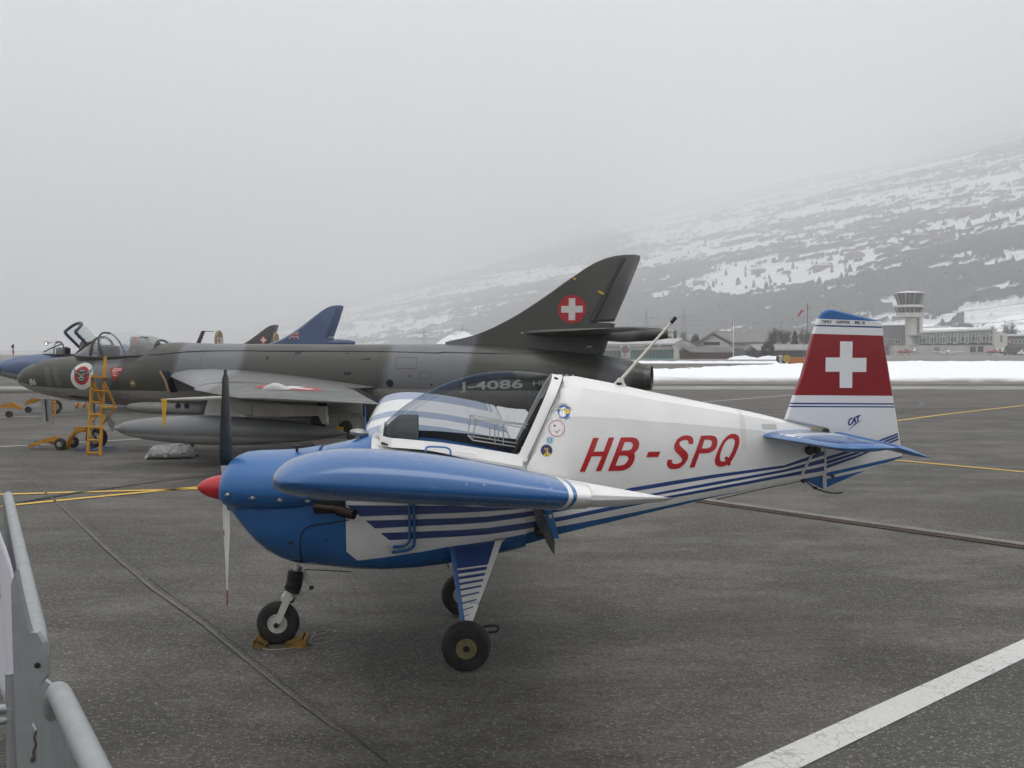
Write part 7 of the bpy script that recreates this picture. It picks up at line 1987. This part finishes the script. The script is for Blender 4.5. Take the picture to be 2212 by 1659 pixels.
bushy(P1(500), P1(640), PY1(540), 0, 305, 10, "hazy dark pine behind the hangar roof's left part", "pine_tree", "tree", LEAFD, False, 1200)
T2 = lambda x, y: t2([(x, y)])[0]
for i, (x0, x1_, y, Yd) in enumerate(((1540, 1640, 650, 455), (1630, 1760, 645, 460), (1745, 1900, 655, 455), (1985, 2040, 575, 480), (2040, 2130, 600, 470))):
    bare_tree(T2(x0, y)[0], T2(x1_, y)[0], T2(x0, y)[1], Yd, 20 + i, ["small bare tree above the terminal's snowy roof, leftmost", "small bare tree above the terminal roof, second from left", "broad bare tree above the terminal roof, third from left", "slim bare tree behind the terminal's end wall", "bare tree on the snow right of the terminal"][i], dens=.7)

# --- pylons, masts, windsock
PYL = mat("pylon_steel", (.035, .035, .04), .8)
def pylon(px, pytop, Yd, s, lab, arms):
    t = thing("pylon", lab, "pylon", "lattice pylons in the valley"); top = W(px, pytop, Yd); H = top.z; cx = top.x; b = H*.055
    def wd(z): return b * (1 - z/H)**1.0 + .35*s
    for k, (dx, dy) in enumerate(((-1,-1),(1,-1),(1,1),(-1,1))):
        MB().tube([Vector((cx + dx*wd(0), Yd + dy*wd(0), 0)), Vector((cx + dx*.15, Yd + dy*.15, H))], .10*s, 4).build("leg", PYL, t, False)
    m_ = MB(); zs_ = [H*(1 - .86**k) for k in range(0, 15)]
    for z0, z1_ in zip(zs_[:-1], zs_[1:]):
        for dy in (-1, 1):
            a, b2 = wd(z0), wd(z1_); m_.tube([Vector((cx - a, Yd + dy*a, z0)), Vector((cx + b2, Yd + dy*b2, z1_))], .05*s, 3); m_.tube([Vector((cx + a, Yd + dy*a, z0)), Vector((cx - b2, Yd + dy*b2, z1_))], .05*s, 3)
    o = m_.build("lattice", PYL, t, False); o['kind'] = 'stuff'
    for fz, L in arms:
        z = H*fz
        for sg in (-1, 1):
            for pts in ([Vector((cx, Yd, z + H*.035)), Vector((cx + sg*L, Yd, z))], [Vector((cx, Yd, z)), Vector((cx + sg*L, Yd, z))]): MB().tube(pts, .09*s, 4).build("cross_arm", PYL, t, False)
            for q in (1, .55): MB().tube([Vector((cx + sg*L*q, Yd, z)), Vector((cx + sg*L*q, Yd, z - H*.03))], .12*s, 4).build("insulator", PYL, t, False)
ar = [(.86, 11), (.66, 18), (.50, 14)]
pylon(P1(505), PY1(270), 900, 2.2, "lattice pylon just above the jet's tailplane tip", [(.79, 10), (.60, 16.5)])
pylon(P1(885), PY1(262), 920, 2.2, "lattice pylon above the pines, right of the aerial tip", [(.80, 10.5), (.62, 16), (.44, 12)])
z4b = lambda p: Z(1000, 700, 1.843, p)
pylon(z4b([(648, 0)])[0][0], z4b([(0, 636)])[0][1], 1300, 3.0, "faint lattice pylon left of the snowy knoll", [(.80, 13), (.55, 17)])
pylon(z4b([(873, 0)])[0][0], z4b([(0, 615)])[0][1], 1250, 2.8, "faint lattice pylon in front of the snowy knoll", [(.80, 11), (.58, 15)])
WIRE = mat("cable_grey", (.03, .03, .035), .7)
def wire(p, q, sag, r_, lab, n=14):
    pts = []
    for i in range(n + 1):
        u = i / n; v = p.lerp(q, u); v.z -= sag * 4 * u * (1 - u); pts.append(v)
    tag(MB().tube(pts, r_, 4).build("power_line", WIRE), lab, "power line", "power lines in front of the mountain")
wire(W(*T2(-700, 545), 700), W(*T2(2600, 350), 560), 6, .10, "upper power line rising past the tower windows")
wire(W(*T2(-700, 640), 700), W(*T2(2600, 560), 560), 5, .10, "lower power line passing the tower shaft")
for k, y in enumerate((345, 352, 425, 440)): wire(W(P1(505), PY1(y), 900), W(P1(2600), PY1(y + 6 + 3*k), 800), 4, .09, ["topmost", "second", "third", "lowest"][k] + " power line strung right from the lattice pylons")
t = thing("flag_pole", "thin white pole with limp red flag in front of the gabled hangar", "flag pole"); p = W(P1(1385), PY1(392), 226); MB().tube([Vector((p.x, 226, 0)), p], .10, 6).build("pole", WHITE, t)
fp_ = [W(*q, 226) for q in n1([(1384, 392), (1376, 400), (1368, 432), (1374, 440), (1384, 425)])]; MB().prism(fp_, (0, .1, 0)).build("flag", mat("dull_red_cloth", (.22, .07, .07), .8), t, False)
t = thing("windsock", "red windsock hanging slanted from its mast above the bare trees", "windsock"); p = W(P1(2085), PY1(272), 240); MB().tube([Vector((p.x + .2, 240, 0)), p + Vector((.2, 0, .2))], .05, 6).build("pole", mat("thin_mast_grey", (.25, .25, .26), .6), t)
a, b = W(*n1([(2076, 280)])[0], 240), W(*n1([(2033, 345)])[0], 240); MB().tube([a, b], .30, 12, .18).build("sock", mat("windsock_red", (.42, .05, .06), .8, var=.2), t)
t = thing("antenna_mast", "thin dark mast right of the windsock", "mast"); p = W(P1(2130), PY1(210), 300); MB().tube([Vector((p.x, 300, 0)), p], .10, 5).build("pole", PYL, t)
for z in (.9, .95): MB().tube([Vector((p.x - .7, 300, p.z*z)), Vector((p.x + .7, 300, p.z*z))], .06, 4).build("aerial", PYL, t)
# small things along the snow
t = thing("taxiway_sign", "long orange board on the far side of the snow bank", "sign"); lo, hi = fbox(n1([(1936, 760)])[0], n1([(2150, 802)])[0], 140, .5); lo = (lo[0], lo[1], 0); MB().box(lo, hi).build("board", ORANGE, t, False); MB().box((lo[0], 139.9, hi[2]), (hi[0], 140.6, hi[2] + .08)).build("cap", mat("sign_top", (.6, .4, .2), .6), t, False)
c = W(*n1([(1917, 768)])[0], 139.5); t = thing("floodlight", "round yellow lamp beside the orange board", "lamp"); MB().lathe([(0, .50), (.15, .50)], Vector((c.x, 139.5, c.z)), (0, -1, 0), 20).build("lens", mat("lamp_yellow", (.55, .36, .06), .5), t); MB().lathe([(0, .62), (1.0, .58)], Vector((c.x - .25, 139.7, c.z)), (-.35, 1, 0), 20).build("housing", BLACKP, t); MB().tube([Vector((c.x, 140, 0)), Vector((c.x, 140, c.z))], .08, 6).build("post", DARKM, t)
t = thing("snow_covered_box", "small snowy block beside the round yellow lamp", "box"); lo, hi = fbox(n1([(1852, 748)])[0], n1([(1876, 795)])[0], 139, .6); MB().box((lo[0], lo[1], 0), hi).build("block", mat("dirty_snow_block", (.5, .51, .52), .9, var=.2), t, False); MB().box((lo[0] - .04, 138.95, hi[2]), (hi[0] + .04, 139.65, hi[2] + .15)).build("snow_cap", SNOW, t, False)
t = thing("edge_marker", "tiny yellow marker on the crest of the snow bank", "marker"); p = W(*n1([(908, 878)])[0], 72); MB().box((p.x - .3, 71.9, 0), (p.x + .3, 72.1, p.z + .12)).build("board", YELLOW, t, False); MB().box((p.x - .04, 71.85, 0), (p.x + .04, 71.9, p.z + .3)).build("post", STEEL, t, False)
for i, (x, y) in enumerate(((1480, 752), (1760, 750))):
    pp = W(*n1([(x, y)])[0], 212); r = random.Random(i); w = 3.0; V = []; F = []
    for a in range(13):
        for b in range(7):
            u, v = a/12*2-1, b/6*2-1; V.append((pp.x + u*w, 212 + v*2, max(0, (1-u*u))**.6*max(0, 1-v*v)**.5*.75*(1 + .3*noise.noise(Vector((u*3, v*3, i)))) - .02))
    for a in range(12):
        for b in range(6): q = a*7+b; F.append((q, q+7, q+8, q+1))
    o = mesh("snow_heap", V, F, SNOW, None, True, 180); tag(o, ("snow heap in front of the gabled hangar's side" if i == 0 else "snow heap in front of the wooden hut"), kind='structure')

# --- chalets on the slope
HB_ = [(1475, 630), (1512, 617), (1848, 560), (1905, 548), (1935, 545), (1780, 585), (2035, 526), (1640, 592), (1700, 560), (1395, 560), (1455, 613), (1985, 520), (1795, 500), (1655, 505), (2120, 470)]
CHL = ["grey-roofed chalet at the left of the lowest snowy terrace", "snowy-roofed chalet just right of the terrace's left chalet", "chalet at the upper tip of the dark wood, left one", "chalet at the wood's upper edge, snowy roof, wider one", "chalet at the wood's upper edge, right of the wide one", "small chalet on the open snow left of the wood tip", "grey-roofed chalet above the dark wood's middle", "chalet on the vineyard slope above the lowest terrace", "chalet alone in the middle of the vineyard slope", "hazy chalet close to the right edge of the dark jet's rudder", "chalet near the lower left corner of the snowy slope", "snowy chalet above the dark wood, highest of its row", "faint chalet among the upper snowfields", "faint chalet on the upper left snowfield", "faintest chalet near the right edge of the view"]
def slope_hit(px, py):
    r = ray(px, py)
    for d in np.arange(650, 8500, 8.0):
        p = Vector((0, 0, CAM_H)) + r * d
        if float(hill_z(np.array([p.x]), np.array([p.y]))[0]) > p.z: return p
    return None
CH = mat("chalet_wall", (.16, .14, .12), .9); CR_ = mat("chalet_snow_roof", (.6, .6, .62), .9)
for i, (a, b) in enumerate(HB_):
    p = slope_hit(a, b)
    if p is None: continue
    t = thing("chalet", CHL[i], "house", "chalets on the misty slope"); w = 7 + (i % 3) * 2.5
    MB().box((p.x - w, p.y, p.z - 6), (p.x + w, p.y + 9, p.z + 7)).build("wall", CH, t, False)
    MB().prism([Vector((p.x - w - 1, p.y - 1, p.z + 7)), Vector((p.x, p.y - 1, p.z + 12)), Vector((p.x + w + 1, p.y - 1, p.z + 7))], (0, 11, 0)).build("roof", CR_ if i % 2 else ROOFG, t, False)
    for k in (-.5, .15): MB().box((p.x + w*k, p.y - .2, p.z + 1), (p.x + w*k + 2, p.y, p.z + 3.5)).build("window", WIN, t, False)

# ================================================================== GROUND GEAR ROUND THE JETS
def g1(x, y): return ground(*z1([(x, y)])[0])
# --- boarding ladder against the dark jet
lad = thing("boarding_ladder", "yellow-orange boarding ladder with small platform at the dark jet's nose", "ladder")
yl = HF.th
def HP(p, y): # world point on the jet's side plane
    v = HF.P(*z1([p])[0], y); return HF.o + HF.A * v.x + HF.R * v.y + Vector((0, 0, v.z))
fy = -1.15; ty = -.62
foot = [HP((772, 1293), fy), HP((880, 1298), fy)]
dzf = foot[0].z
tops = [HP((812, 700), ty - .15), HP((928, 515), ty)]
foot = [Vector((f.x, f.y, .0)) for f in foot]
s1, s2 = (foot[0], tops[0]), (foot[1], tops[1])
def rail_(p, q, w=.030, nm="rail"): MB().tube([p, q], w, 4).build(nm, YEL, lad, False)
rail_(*s1); rail_(*s2)
for y in (1278, 1180, 1082, 985, 888, 795):
    u = (1296 - y) / (1296 - 700); a = s1[0].lerp(s1[1], u); u2 = (1298 - y) / (1298 - 515); b = s2[0].lerp(s2[1], u2); MB().tube([a, b], .020, 8).build("rung", YEL, lad)
pa, pb = HP((800, 697), fy + .1), HP((945, 705), fy + .1); pc_, pd = HP((945, 705), ty), HP((800, 697), ty)
MB().prism([pa, pb, pc_, pd], (0, 0, .035)).build("platform", YEL, lad, False)
for a, b in (((920, 740), (1020, 965)), ((830, 745), (905, 960)), ((905, 965), (1020, 962)), ((1020, 965), (905, 1110)), ((795, 1100), (905, 985)), ((835, 820), (945, 822)), ((905, 965), (900, 1090))):
    MB().tube([HP(a, fy + .15), HP(b, fy + .30)], .020, 4).build("brace", YEL, lad, False)
# --- tow bar
tbr = thing("tow_bar", "yellow cranked tow bar on two small wheels before the dark jet", "tow bar")
TBP = [(270, 1300), (330, 1282), (420, 1255), (495, 1240), (520, 1270), (560, 1300), (600, 1288), (622, 1240), (650, 1195), (700, 1170), (762, 1152)]
Yt = ground(*z1([(560, 1330)])[0]).y
def TP_(p, dy=0): return W(*z1([p])[0], Yt + dy)
pts = [TP_(p, .0) for p in smooth_curve(TBP, 3)]
for dy in (-.05, .05): 
    rg = []
    for i, p in enumerate(pts):
        h_ = .026 + .045 * math.exp(-((i - 14) / 7) ** 2); q = p + Vector((0, dy, 0)); rg.append([q + Vector((0, -.03, -h_)), q + Vector((0, .03, -h_)), q + Vector((0, .03, h_)), q + Vector((0, -.03, h_))])
    MB().loft(rg).build("bar", YEL, tbr, False)
pts2 = [TP_(p) for p in ((400, 1268), (500, 1300), (565, 1318), (520, 1262))]; MB().prism([p + Vector((0, -.02, 0)) for p in pts2], (0, .04, 0)).build("gusset", YEL, tbr, False)
for (x, y), dy in (((532, 1300), -.25), ((645, 1292), .25)):
    c = W(*z1([(x, y)])[0], Yt + dy); c.z = max(c.z, .11); MB().lathe([(-.03, .055), (-.035, c.z*.8), (-.02, c.z), (.02, c.z), (.035, c.z*.8), (.03, .055)], c, (1*.2, 1, 0), 24).build("wheel", RUBBER, tbr)
    MB().lathe([(-.04, .05), (.04, .05)], c, (.2, 1, 0), 14).build("hub", STEEL, tbr)
MB().tube([W(*z1([(532, 1300)])[0], Yt - .25), W(*z1([(645, 1292)])[0], Yt + .25)], .018, 6).build("axle", DARKM, tbr)
MB().tube([TP_((250, 1302)), TP_((300, 1300)), TP_((320, 1262))], .02, 6).build("hitch", DARKM, tbr)
MB().box((-.12, -.06, -.05), (.10, .06, .05), Matrix.Translation(TP_((725, 1158)))).build("fork_head", YEL, tbr, False)
# --- blue chocks at the jet's nose wheel
BCH = mat("blue_grey_paint", (.045, .075, .15), .5, var=.4, scale=8, dirt=(.09, .10, .13))
for k, ((a, b), lab) in enumerate(((((705, 1352), (808, 1330)), "flat blue chock in front of the jet's nose wheel"), (((812, 1362), (1000, 1335)), "flat blue chock behind the jet's nose wheel, the longer one"))):
    p, q = g1(*a), g1(*b); d = (q - p); d.z = 0; n_ = Vector((-d.y, d.x, 0)).normalized() * .11
    o = MB().loft([[v - n_ + Vector((0, 0, .0)), v + n_ + Vector((0, 0, .0)), v + n_ * .4 + Vector((0, 0, h_)), v - n_ * .4 + Vector((0, 0, h_))] for v, h_ in ((p, .05), (p.lerp(q, .5), .09), (q, .07))]).build("wheel_chock", BCH, None, False); tag(o, lab, "wheel chock", "blue chocks at the jet's nose wheel")
# --- foil-wrapped bundle
t = n_ = None
pts = z1([(1262, 1425), (1480, 1427), (1745, 1395)]); A_, B_ = g1(1262, 1425), g1(1700, 1418)
fo = NB("crumpled_foil"); fo.bump(fo.math('ADD', fo.noise(9, 6, rough=.8), fo.math('MULTIPLY', fo.noise(30, 4), .4)), 1.0, .12); FOIL = fo.done(fo.mix(fo.noise(8, 5), (.55, .56, .56), (.88, .88, .88)), .28, 0, .35)
d = (B_ - A_); L = d.length; dn_ = d.normalized(); sd = Vector((-dn_.y, dn_.x, 0)); rg = []
hz_ = W(*z1([(1450, 1325)])[0], A_.y).z
for i in range(36):
    u = i / 35; R = []
    for j in range(26):
        a = 2*PI*j/26; h_ = hz_ * (min(1, u*6 + .15)) * (1 + .12*(u > .8)) * min(1, (1-u)*8 + .35); w = .27 * min(1, u*5 + .5) * min(1, (1-u)*6 + .4)
        z = h_/2 + h_/2*math.copysign(abs(math.sin(a))**.7, math.sin(a)); n0 = noise.noise(Vector((u*9, math.cos(a)*2.2, math.sin(a)*2.2)))*.05 + noise.noise(Vector((u*24, math.cos(a)*5, math.sin(a)*5)))*.03
        q = A_ + d*u + sd*(w*math.copysign(abs(math.cos(a))**.8, math.cos(a)) + .25) + Vector((0, 0, max(.003, z*(1 - .0*u) + n0*(math.sin(a) > -.3)))); R.append(q)
    rg.append(R)
b0 = thing("foil_bundle", "crumpled silver foil bundle lying on the apron under the drop tank", "bundle")
MB().loft(rg).build("foil", FOIL, b0, True, 25)
q = [g1(1660, 1330) * 1, ]
e = rg[-4][6]; MB().tube([e + Vector((-.02, 0, -.05)), e + Vector((.03, 0, .02)), e + Vector((.06, 0, .10))], [.05, .035, .06], 8).build("tied_end", mat("dark_foil", (.08, .09, .085), .5), b0)
MB().loft([[g1(1600, 1430) + sd*y + Vector((0, 0, .0)), g1(1745, 1395) + sd*y*.3, g1(1745, 1395) + sd*y*.3 + Vector((0, 0, .03)), g1(1620, 1400) + sd*y + Vector((0, 0, .10))] for y in (.0, .2, .4)]).build("dark_flap", bpy.data.materials["dark_foil"], b0, False)

# --- gear of the blue jet
t = thing("boarding_ladder", "smaller yellow ladder standing at the blue jet's nose wheel", "ladder"); Yb = 26.5
for a, b in (((455, 1045), (458, 905)), ((485, 1045), (488, 900))): MB().tube([W(*z1([a])[0], Yb), W(*z1([b])[0], Yb)], .025, 4).build("rail", YEL, t, False)
for k in range(6): MB().tube([W(*z1([(455, 1030 - k*23)])[0], Yb), W(*z1([(486, 1030 - k*23)])[0], Yb)], .018, 5).build("rung", YEL, t)
OCH = mat('dull_orange_paint', (.42, .19, .02), .6)
def towbar2(pts, Yb, lab):
    t = thing("tow_bar", lab, "tow bar"); q = [W(*z1([p])[0], Yb) for p in pts]
    MB().loft([[v + Vector((0, -.04, -h_)), v + Vector((0, .04, -h_)), v + Vector((0, .04, h_)), v + Vector((0, -.04, h_))] for v, h_ in zip(q, (.02, .05, .08, .06, .03))]).build("bar", OCH, t, False)
    c = q[2] + Vector((0, -.2, 0)); c.z = .09; MB().lathe([(-.03, .09), (.03, .09)], c, (0, 1, 0), 16).build("wheel", RUBBER, t)
towbar2([(-40, 955), (40, 952), (110, 940), (160, 962), (185, 975)], 28.8, "orange tow bar at the left edge behind the dark jet's nose")
towbar2([(222, 942), (240, 925), (275, 908), (320, 900), (345, 895)], 31, "small orange tow bar between the blue jet's legs")
def leg(pts, Yb, lab, name="gear_leg"): pass
# grey legs seen below the noses
for i, (p4, Yb, lab) in enumerate((([(360, 890), (443, 890), (460, 1108), (380, 1112)], 26.2, "open grey nose gear door hanging below the dark jet's nose"), )):
    inv = Matrix.Translation(HF.o) @ Matrix.Rotation(HF.th, 4, 'Z')
    pp = [HF.P(*z1([q])[0], .05) for q in p4]
o = MB().prism(pp, (0, .05, 0)).build("gear_door", mat("silver_paint", (.40, .40, .39), .4, metal=.4, var=.3, scale=6), jet1, False)
MB().tube([(pp[0] + pp[1]) / 2 + Vector((0, -.02, 0)), (pp[2] + pp[3]) / 2 + Vector((0, -.02, .05))], .012, 6).build("door_strut", DARKM, jet1)
# white stand with two orange drums behind the nose wheel
t = thing("barrier_stand", "small orange-ended bar stand on the apron behind the ladder", "stand"); Yb = 33
a, b = W(*z1([(680, 1003)])[0], Yb), W(*z1([(740, 1007)])[0], Yb); MB().tube([a, b], .03, 6).build("bar", ORANGE, t)
for p in (a, b): MB().lathe([(-.03, .08), (.03, .08)], Vector((p.x, p.y, .10)), (1, 0, 0), 14).build("drum", ORANGE, t)

# --- left background: white aircraft, helicopter, flags
t = thing("white_aircraft", "white fuselage top of a parked aircraft at the far left edge", "aircraft"); Yb = 46; c = W(*z1([(20, 625)])[0], Yb)
zt = W(*z1([(20, 602)])[0], Yb).z; zb = W(*z1([(20, 668)])[0], Yb).z
MB().loft([sect(c.x - 6 + x, zb + (zt - zb)*h_, zb + .02, w, 2.2, 2.4, 16) for x, h_, w in ((-3, .9, .8), (0, 1, .9), (4, 1, .9), (6.8, .96, .8), (8.0, .75, .5), (8.5, .5, .15))]).build("fuselage", WHITE, t, True, 50)
for o in [x for x in bpy.data.objects if x.parent == t]: o.location.y = Yb
for x in (-2, 1.0, 3.0): MB().box((c.x - 4 + x, Yb - .93, zt - .45), (c.x - 3.6 + x, Yb - .80, zt - .25)).build("window", WIN, t, False)
MB().box((c.x - 8, Yb - 5, zb - .1), (c.x - 6, Yb + 5, zb + .02)).build("wing", WHITE, t, False)
for x in (-6, 1.5): MB().tube([Vector((c.x + x, Yb, zb + .1)), Vector((c.x + x, Yb, .25))], .06, 6).build("gear_leg", STEEL, t); MB().lathe([(-.08, .25), (.08, .25)], Vector((c.x + x, Yb, .25)), (0, 1, 0), 14).build("wheel", RUBBER, t)
hl = thing("helicopter", "tiny helicopter hovering in the fog with its lamp lit", "helicopter"); Yh = 620; p = W(*z1([(410, 398)])[0], Yh)
gm_ = mat("helicopter_grey", (.16, .16, .17), .5)
MB().loft([[Vector((p.x + x, Yh + w*math.cos(a), p.z + oz + h_*math.sin(a))) for a in [2*PI*j/12 for j in range(12)]] for x, w, h_, oz in ((-1.7, .2, .2, -.2), (-1.2, .8, .75, 0), (0, 1, .95, .1), (1.2, .8, .8, .2), (2.2, .3, .3, .4), (5.2, .12, .12, .6))]).build("body", gm_, hl)
MB().prism([Vector((p.x + 5, Yh, p.z + .5)), Vector((p.x + 5.6, Yh, p.z + 1.6)), Vector((p.x + 5.9, Yh, p.z + 1.6)), Vector((p.x + 5.5, Yh, p.z + .4))], (0, .1, 0)).build("tail_fin", gm_, hl, False)
MB().tube([Vector((p.x, Yh, p.z + .9)), Vector((p.x, Yh, p.z + 1.5))], .12, 8).build("rotor_mast", DARKM, hl)
for s_ in (-1, 1): MB().box((min(0, s_*5.2), -.12, 0), (max(0, s_*5.2), .12, .05), Matrix.Translation(Vector((p.x, Yh, p.z + 1.5))) @ Matrix.Rotation(.4, 4, 'Z')).build("rotor_blade", DARKM, hl, False); MB().tube([Vector((p.x - 1.3, Yh + s_*.7, p.z - 1.35)), Vector((p.x + 1.3, Yh + s_*.7, p.z - 1.35))], .06, 6).build("skid", DARKM, hl)
for s_ in (-1, 1):
    for x in (-.6, .6): MB().tube([Vector((p.x + x, Yh + s_*.7, p.z - 1.35)), Vector((p.x + x, Yh + s_*.5, p.z - .6))], .05, 5).build("skid_strut", DARKM, hl)
lm = bpy.data.materials.new("landing_lamp"); lm.use_nodes = True; lm.node_tree.nodes["Principled BSDF"].inputs['Emission Color'].default_value = (1, .92, .75, 1); lm.node_tree.nodes["Principled BSDF"].inputs['Emission Strength'].default_value = 6
MB().lathe([(0, .38), (.15, .38)], Vector((p.x + .1, Yh - 1.05, p.z - .25)), (0, -1, 0), 14).build("lamp", lm, hl)
def flagpole(x, ytop, ybase, Yd, polys, lab):
    t = thing("flag_pole", lab, "flag pole"); a = W(*z1([(x, ytop)])[0], Yd); MB().tube([Vector((a.x, Yd, 0)), a], .035, 6).build("pole", mat("pole_grey", (.35, .35, .36), .5) if "pole_grey" not in bpy.data.materials else bpy.data.materials["pole_grey"], t)
    for nm, c, pts in polys:
        m_ = bpy.data.materials.get(nm) or mat(nm, c, .85); q = [W(*z1([p])[0], Yd - .05) for p in pts]; MB().prism(q, (0, .04, 0)).build("flag_cloth", m_, t, False)
flagpole(116, 405, 0, 60, [("flag_cloth_blue", (.03, .04, .12), [(112, 408), (96, 430), (102, 440), (120, 440), (122, 415)]), ("flag_cloth_white", (.5, .48, .48), [(104, 441), (122, 441), (122, 462), (108, 460)]), ("flag_cloth_red", (.35, .04, .05), [(108, 462), (122, 463), (121, 487), (110, 484)])], "thin pole with a limp red, white and blue flag at the far left")
flagpole(262, 538, 0, 70, [("flag_cloth_white", (.5, .48, .48), [(250, 542), (262, 540), (262, 556), (248, 553)]), ("flag_cloth_red", (.35, .04, .05), [(260, 556), (270, 560), (268, 592), (260, 588)])], "small pole with a red and white flag beyond the blue jet's nose")

# ================================================================== BARRIERS AT THE NEAR LEFT EDGE
zb5 = z5b
def bar_(p, q, r_, nm, par, n=16): return MB().tube([p, q], r_, n).build(nm, GALV, par)
def barrier(nearp, farp, r_, ztop, lab, legs=True, ribs=True):
    """crowd barrier between two ground positions"""
    t = thing("crowd_barrier", lab, "barrier", "galvanised crowd barriers"); N_, F_ = Vector((*nearp, 0)), Vector((*farp, 0)); d = (F_ - N_).normalized(); L = (F_ - N_).length
    rc = .10; zt = ztop
    path = [N_ + Vector((0, 0, .12))] + [N_ + Vector((0, 0, zt - rc))]
    for k in range(1, 6): a = PI/2*k/5; path.append(N_ + d*rc*(1 - math.cos(a)) + Vector((0, 0, zt - rc + rc*math.sin(a))))
    path += [N_.lerp(F_, u) + Vector((0, 0, zt)) for u in np.linspace(.05, .95, 12)]
    for k in range(0, 6): a = PI/2*k/5; path.append(F_ - d*rc*(1 - math.sin(a)) + Vector((0, 0, zt - rc + rc*math.cos(a))))
    path.append(F_ + Vector((0, 0, .12))); MB().tube(path, r_, 16).build("frame_tube", GALV, t)
    MB().tube([N_ + Vector((0, 0, .2)), F_ + Vector((0, 0, .2))], r_*.8, 12).build("lower_rail", GALV, t)
    k = int(L / .13)
    for i in range(1, k): p = N_ + d*L*i/k; MB().tube([p + Vector((0, 0, .2)), p + Vector((0, 0, zt))], .008, 8).build("bar", GALV, t)
    pr = Vector((-d.y, d.x, 0))
    for p in (N_ + d*.15, F_ - d*.15):
        MB().tube([p + pr*.32 + Vector((0, 0, .02)), p + Vector((0, 0, .14)), p - pr*.32 + Vector((0, 0, .02))], r_*.8, 10).build("foot", GALV, t)
    return t
# heights from how the rails stand in the view
ZT = 1.12
def rail_pt(px, py, z=ZT):
    r = ray(px, py); t = (z - CAM_H) / r.z; return Vector((r.x*t, r.y*t, z))
a = rail_pt(*zb5([(300, 1175)])[0]); b = rail_pt(*zb5([(520, 1640)])[0])
d = (b - a).normalized()
barrier((a + d*2.0).to_2d(), a.to_2d(), .023, ZT, "nearest galvanised crowd barrier, its rounded rail running out at the bottom edge")
a2 = rail_pt(*zb5([(55, 190)])[0]); b2 = rail_pt(*zb5([(225, 960)])[0])
d2 = (a2 - b2).normalized()
t = barrier(b2.to_2d(), (b2 + d2*2.9).to_2d(), .021, ZT, "second galvanised crowd barrier, holding the white banner")
# flat plate post with hole where the two meet, and its hook of wire
pp = [at(x, y, b2.y) for x, y in zb5([(30, 400), (100, 760), (185, 905), (262, 1010), (262, 1180), (200, 1250), (205, 1760), (110, 1760), (60, 1200), (30, 700)])]
nb_ = b2 - Vector((0, 0, 0))
post = MB().prism([at(x, y, b2.y - .024) for x, y in zb5([(168, 905), (205, 905), (240, 965), (258, 1040), (262, 1140), (218, 1200), (206, 1290), (205, 1760), (98, 1760), (82, 1300), (70, 1000), (60, 640), (85, 560), (120, 720), (150, 850)])], (0, .018, 0)).build("post_plate", GALV, t, False)
MB().prism([at(x, y, a.y - .026) for x, y in zb5([(206, 1760), (206, 1270), (222, 1195), (250, 1170), (290, 1200), (350, 1350), (480, 1640), (520, 1760)])], (0, .012, 0)).build("post_plate", mat("galvanised_plate", (.36, .40, .41), .5, metal=.6, var=.15, scale=4, stretch=(6, 1, .5)), bpy.data.objects["crowd_barrier"], False)
h_ = at(*zb5([(210, 1086)])[0], b2.y - .024); MB().lathe([(0, .0065), (.004, .0065)], h_, (0, -1, 0), 14).build("bolt_hole", BLACKP, t)
q = [at(x, y, b2.y - .028) for x, y in smooth_curve(zb5([(205, 1450), (190, 1490), (200, 1530), (185, 1570), (190, 1610), (175, 1625), (178, 1600)]), 4)]
MB().tube(q, .0022, 6).build("wire_hook", mat("rusty_wire", (.07, .045, .035), .7), t)
bt = [at(x, y, b2.y - .026) for x, y in zb5([(178, 1412), (190, 1405), (206, 1445), (200, 1452)])]; MB().prism(bt, (0, -.003, 0)).build("torn_tab", PL, t, False)
# banner on the far side of the second barrier
bn = MB(); V = []; F = []; NBX, NBZ = 14, 20
dirb = d2; s0 = b2 + d2*.34; e0 = b2 + d2*2.7; off_ = Vector((-.035, 0, 0))
for i in range(NBX + 1):
    for j in range(NBZ + 1):
        u, v = i/NBX, j/NBZ; p = s0.lerp(e0, u); z = ZT - .05 - v*(.66 + .05*math.sin(u*9)); w = .018*math.sin(v*7 + u*5) + .03*v*(1-u)
        V.append(Vector((p.x, p.y, z)) + off_ + Vector((w - .01, 0, 0)))
for i in range(NBX):
    for j in range(NBZ): k = i*(NBZ+1)+j; F.append((k, k+1, k+NBZ+2, k+NBZ+1))
nb = NB("banner_cloth"); sp2 = nb.N.new("ShaderNodeSeparateXYZ"); nb.L.new(nb.obj, sp2.inputs[0])
prp = nb.lt(nb.math('ADD', nb.math('POWER', nb.math('SUBTRACT', nb.y, b2.y + .62), 2), nb.math('POWER', nb.math('SUBTRACT', nb.z, .95), 2)), .0045)
nb.m.use_backface_culling = False
bm_ = nb.done(nb.mix(prp, (.56, .54, .60), (.05, .02, .10)), .8)
o = mesh("banner", V, F, bm_, None, True, 180); tag(o, "white cloth banner with a purple print tied to the second barrier", "banner")
mo = o.modifiers.new("thickness", 'SOLIDIFY'); mo.thickness = .003
# a third rail pair low at the left edge
t3 = thing("crowd_barrier", "low end of a third barrier, two rails crossing the left edge", "barrier", "galvanised crowd barriers")
for (x0, y0, x1_, y1) in ((-80, 1335, 75, 1325), (-80, 1410, 75, 1380)):
    p, q = [at(x, y, b2.y + .25) for x, y in zb5([(x0, y0), (x1_, y1)])]; MB().tube([p, q], .012, 10).build("rail", GALV, t3)
p, q = [at(x, y, b2.y + .25) for x, y in zb5([(55, 1130), (75, 1760)])]; MB().tube([p, Vector((q.x, q.y, .02))], .012, 10).build("upright", GALV, t3)
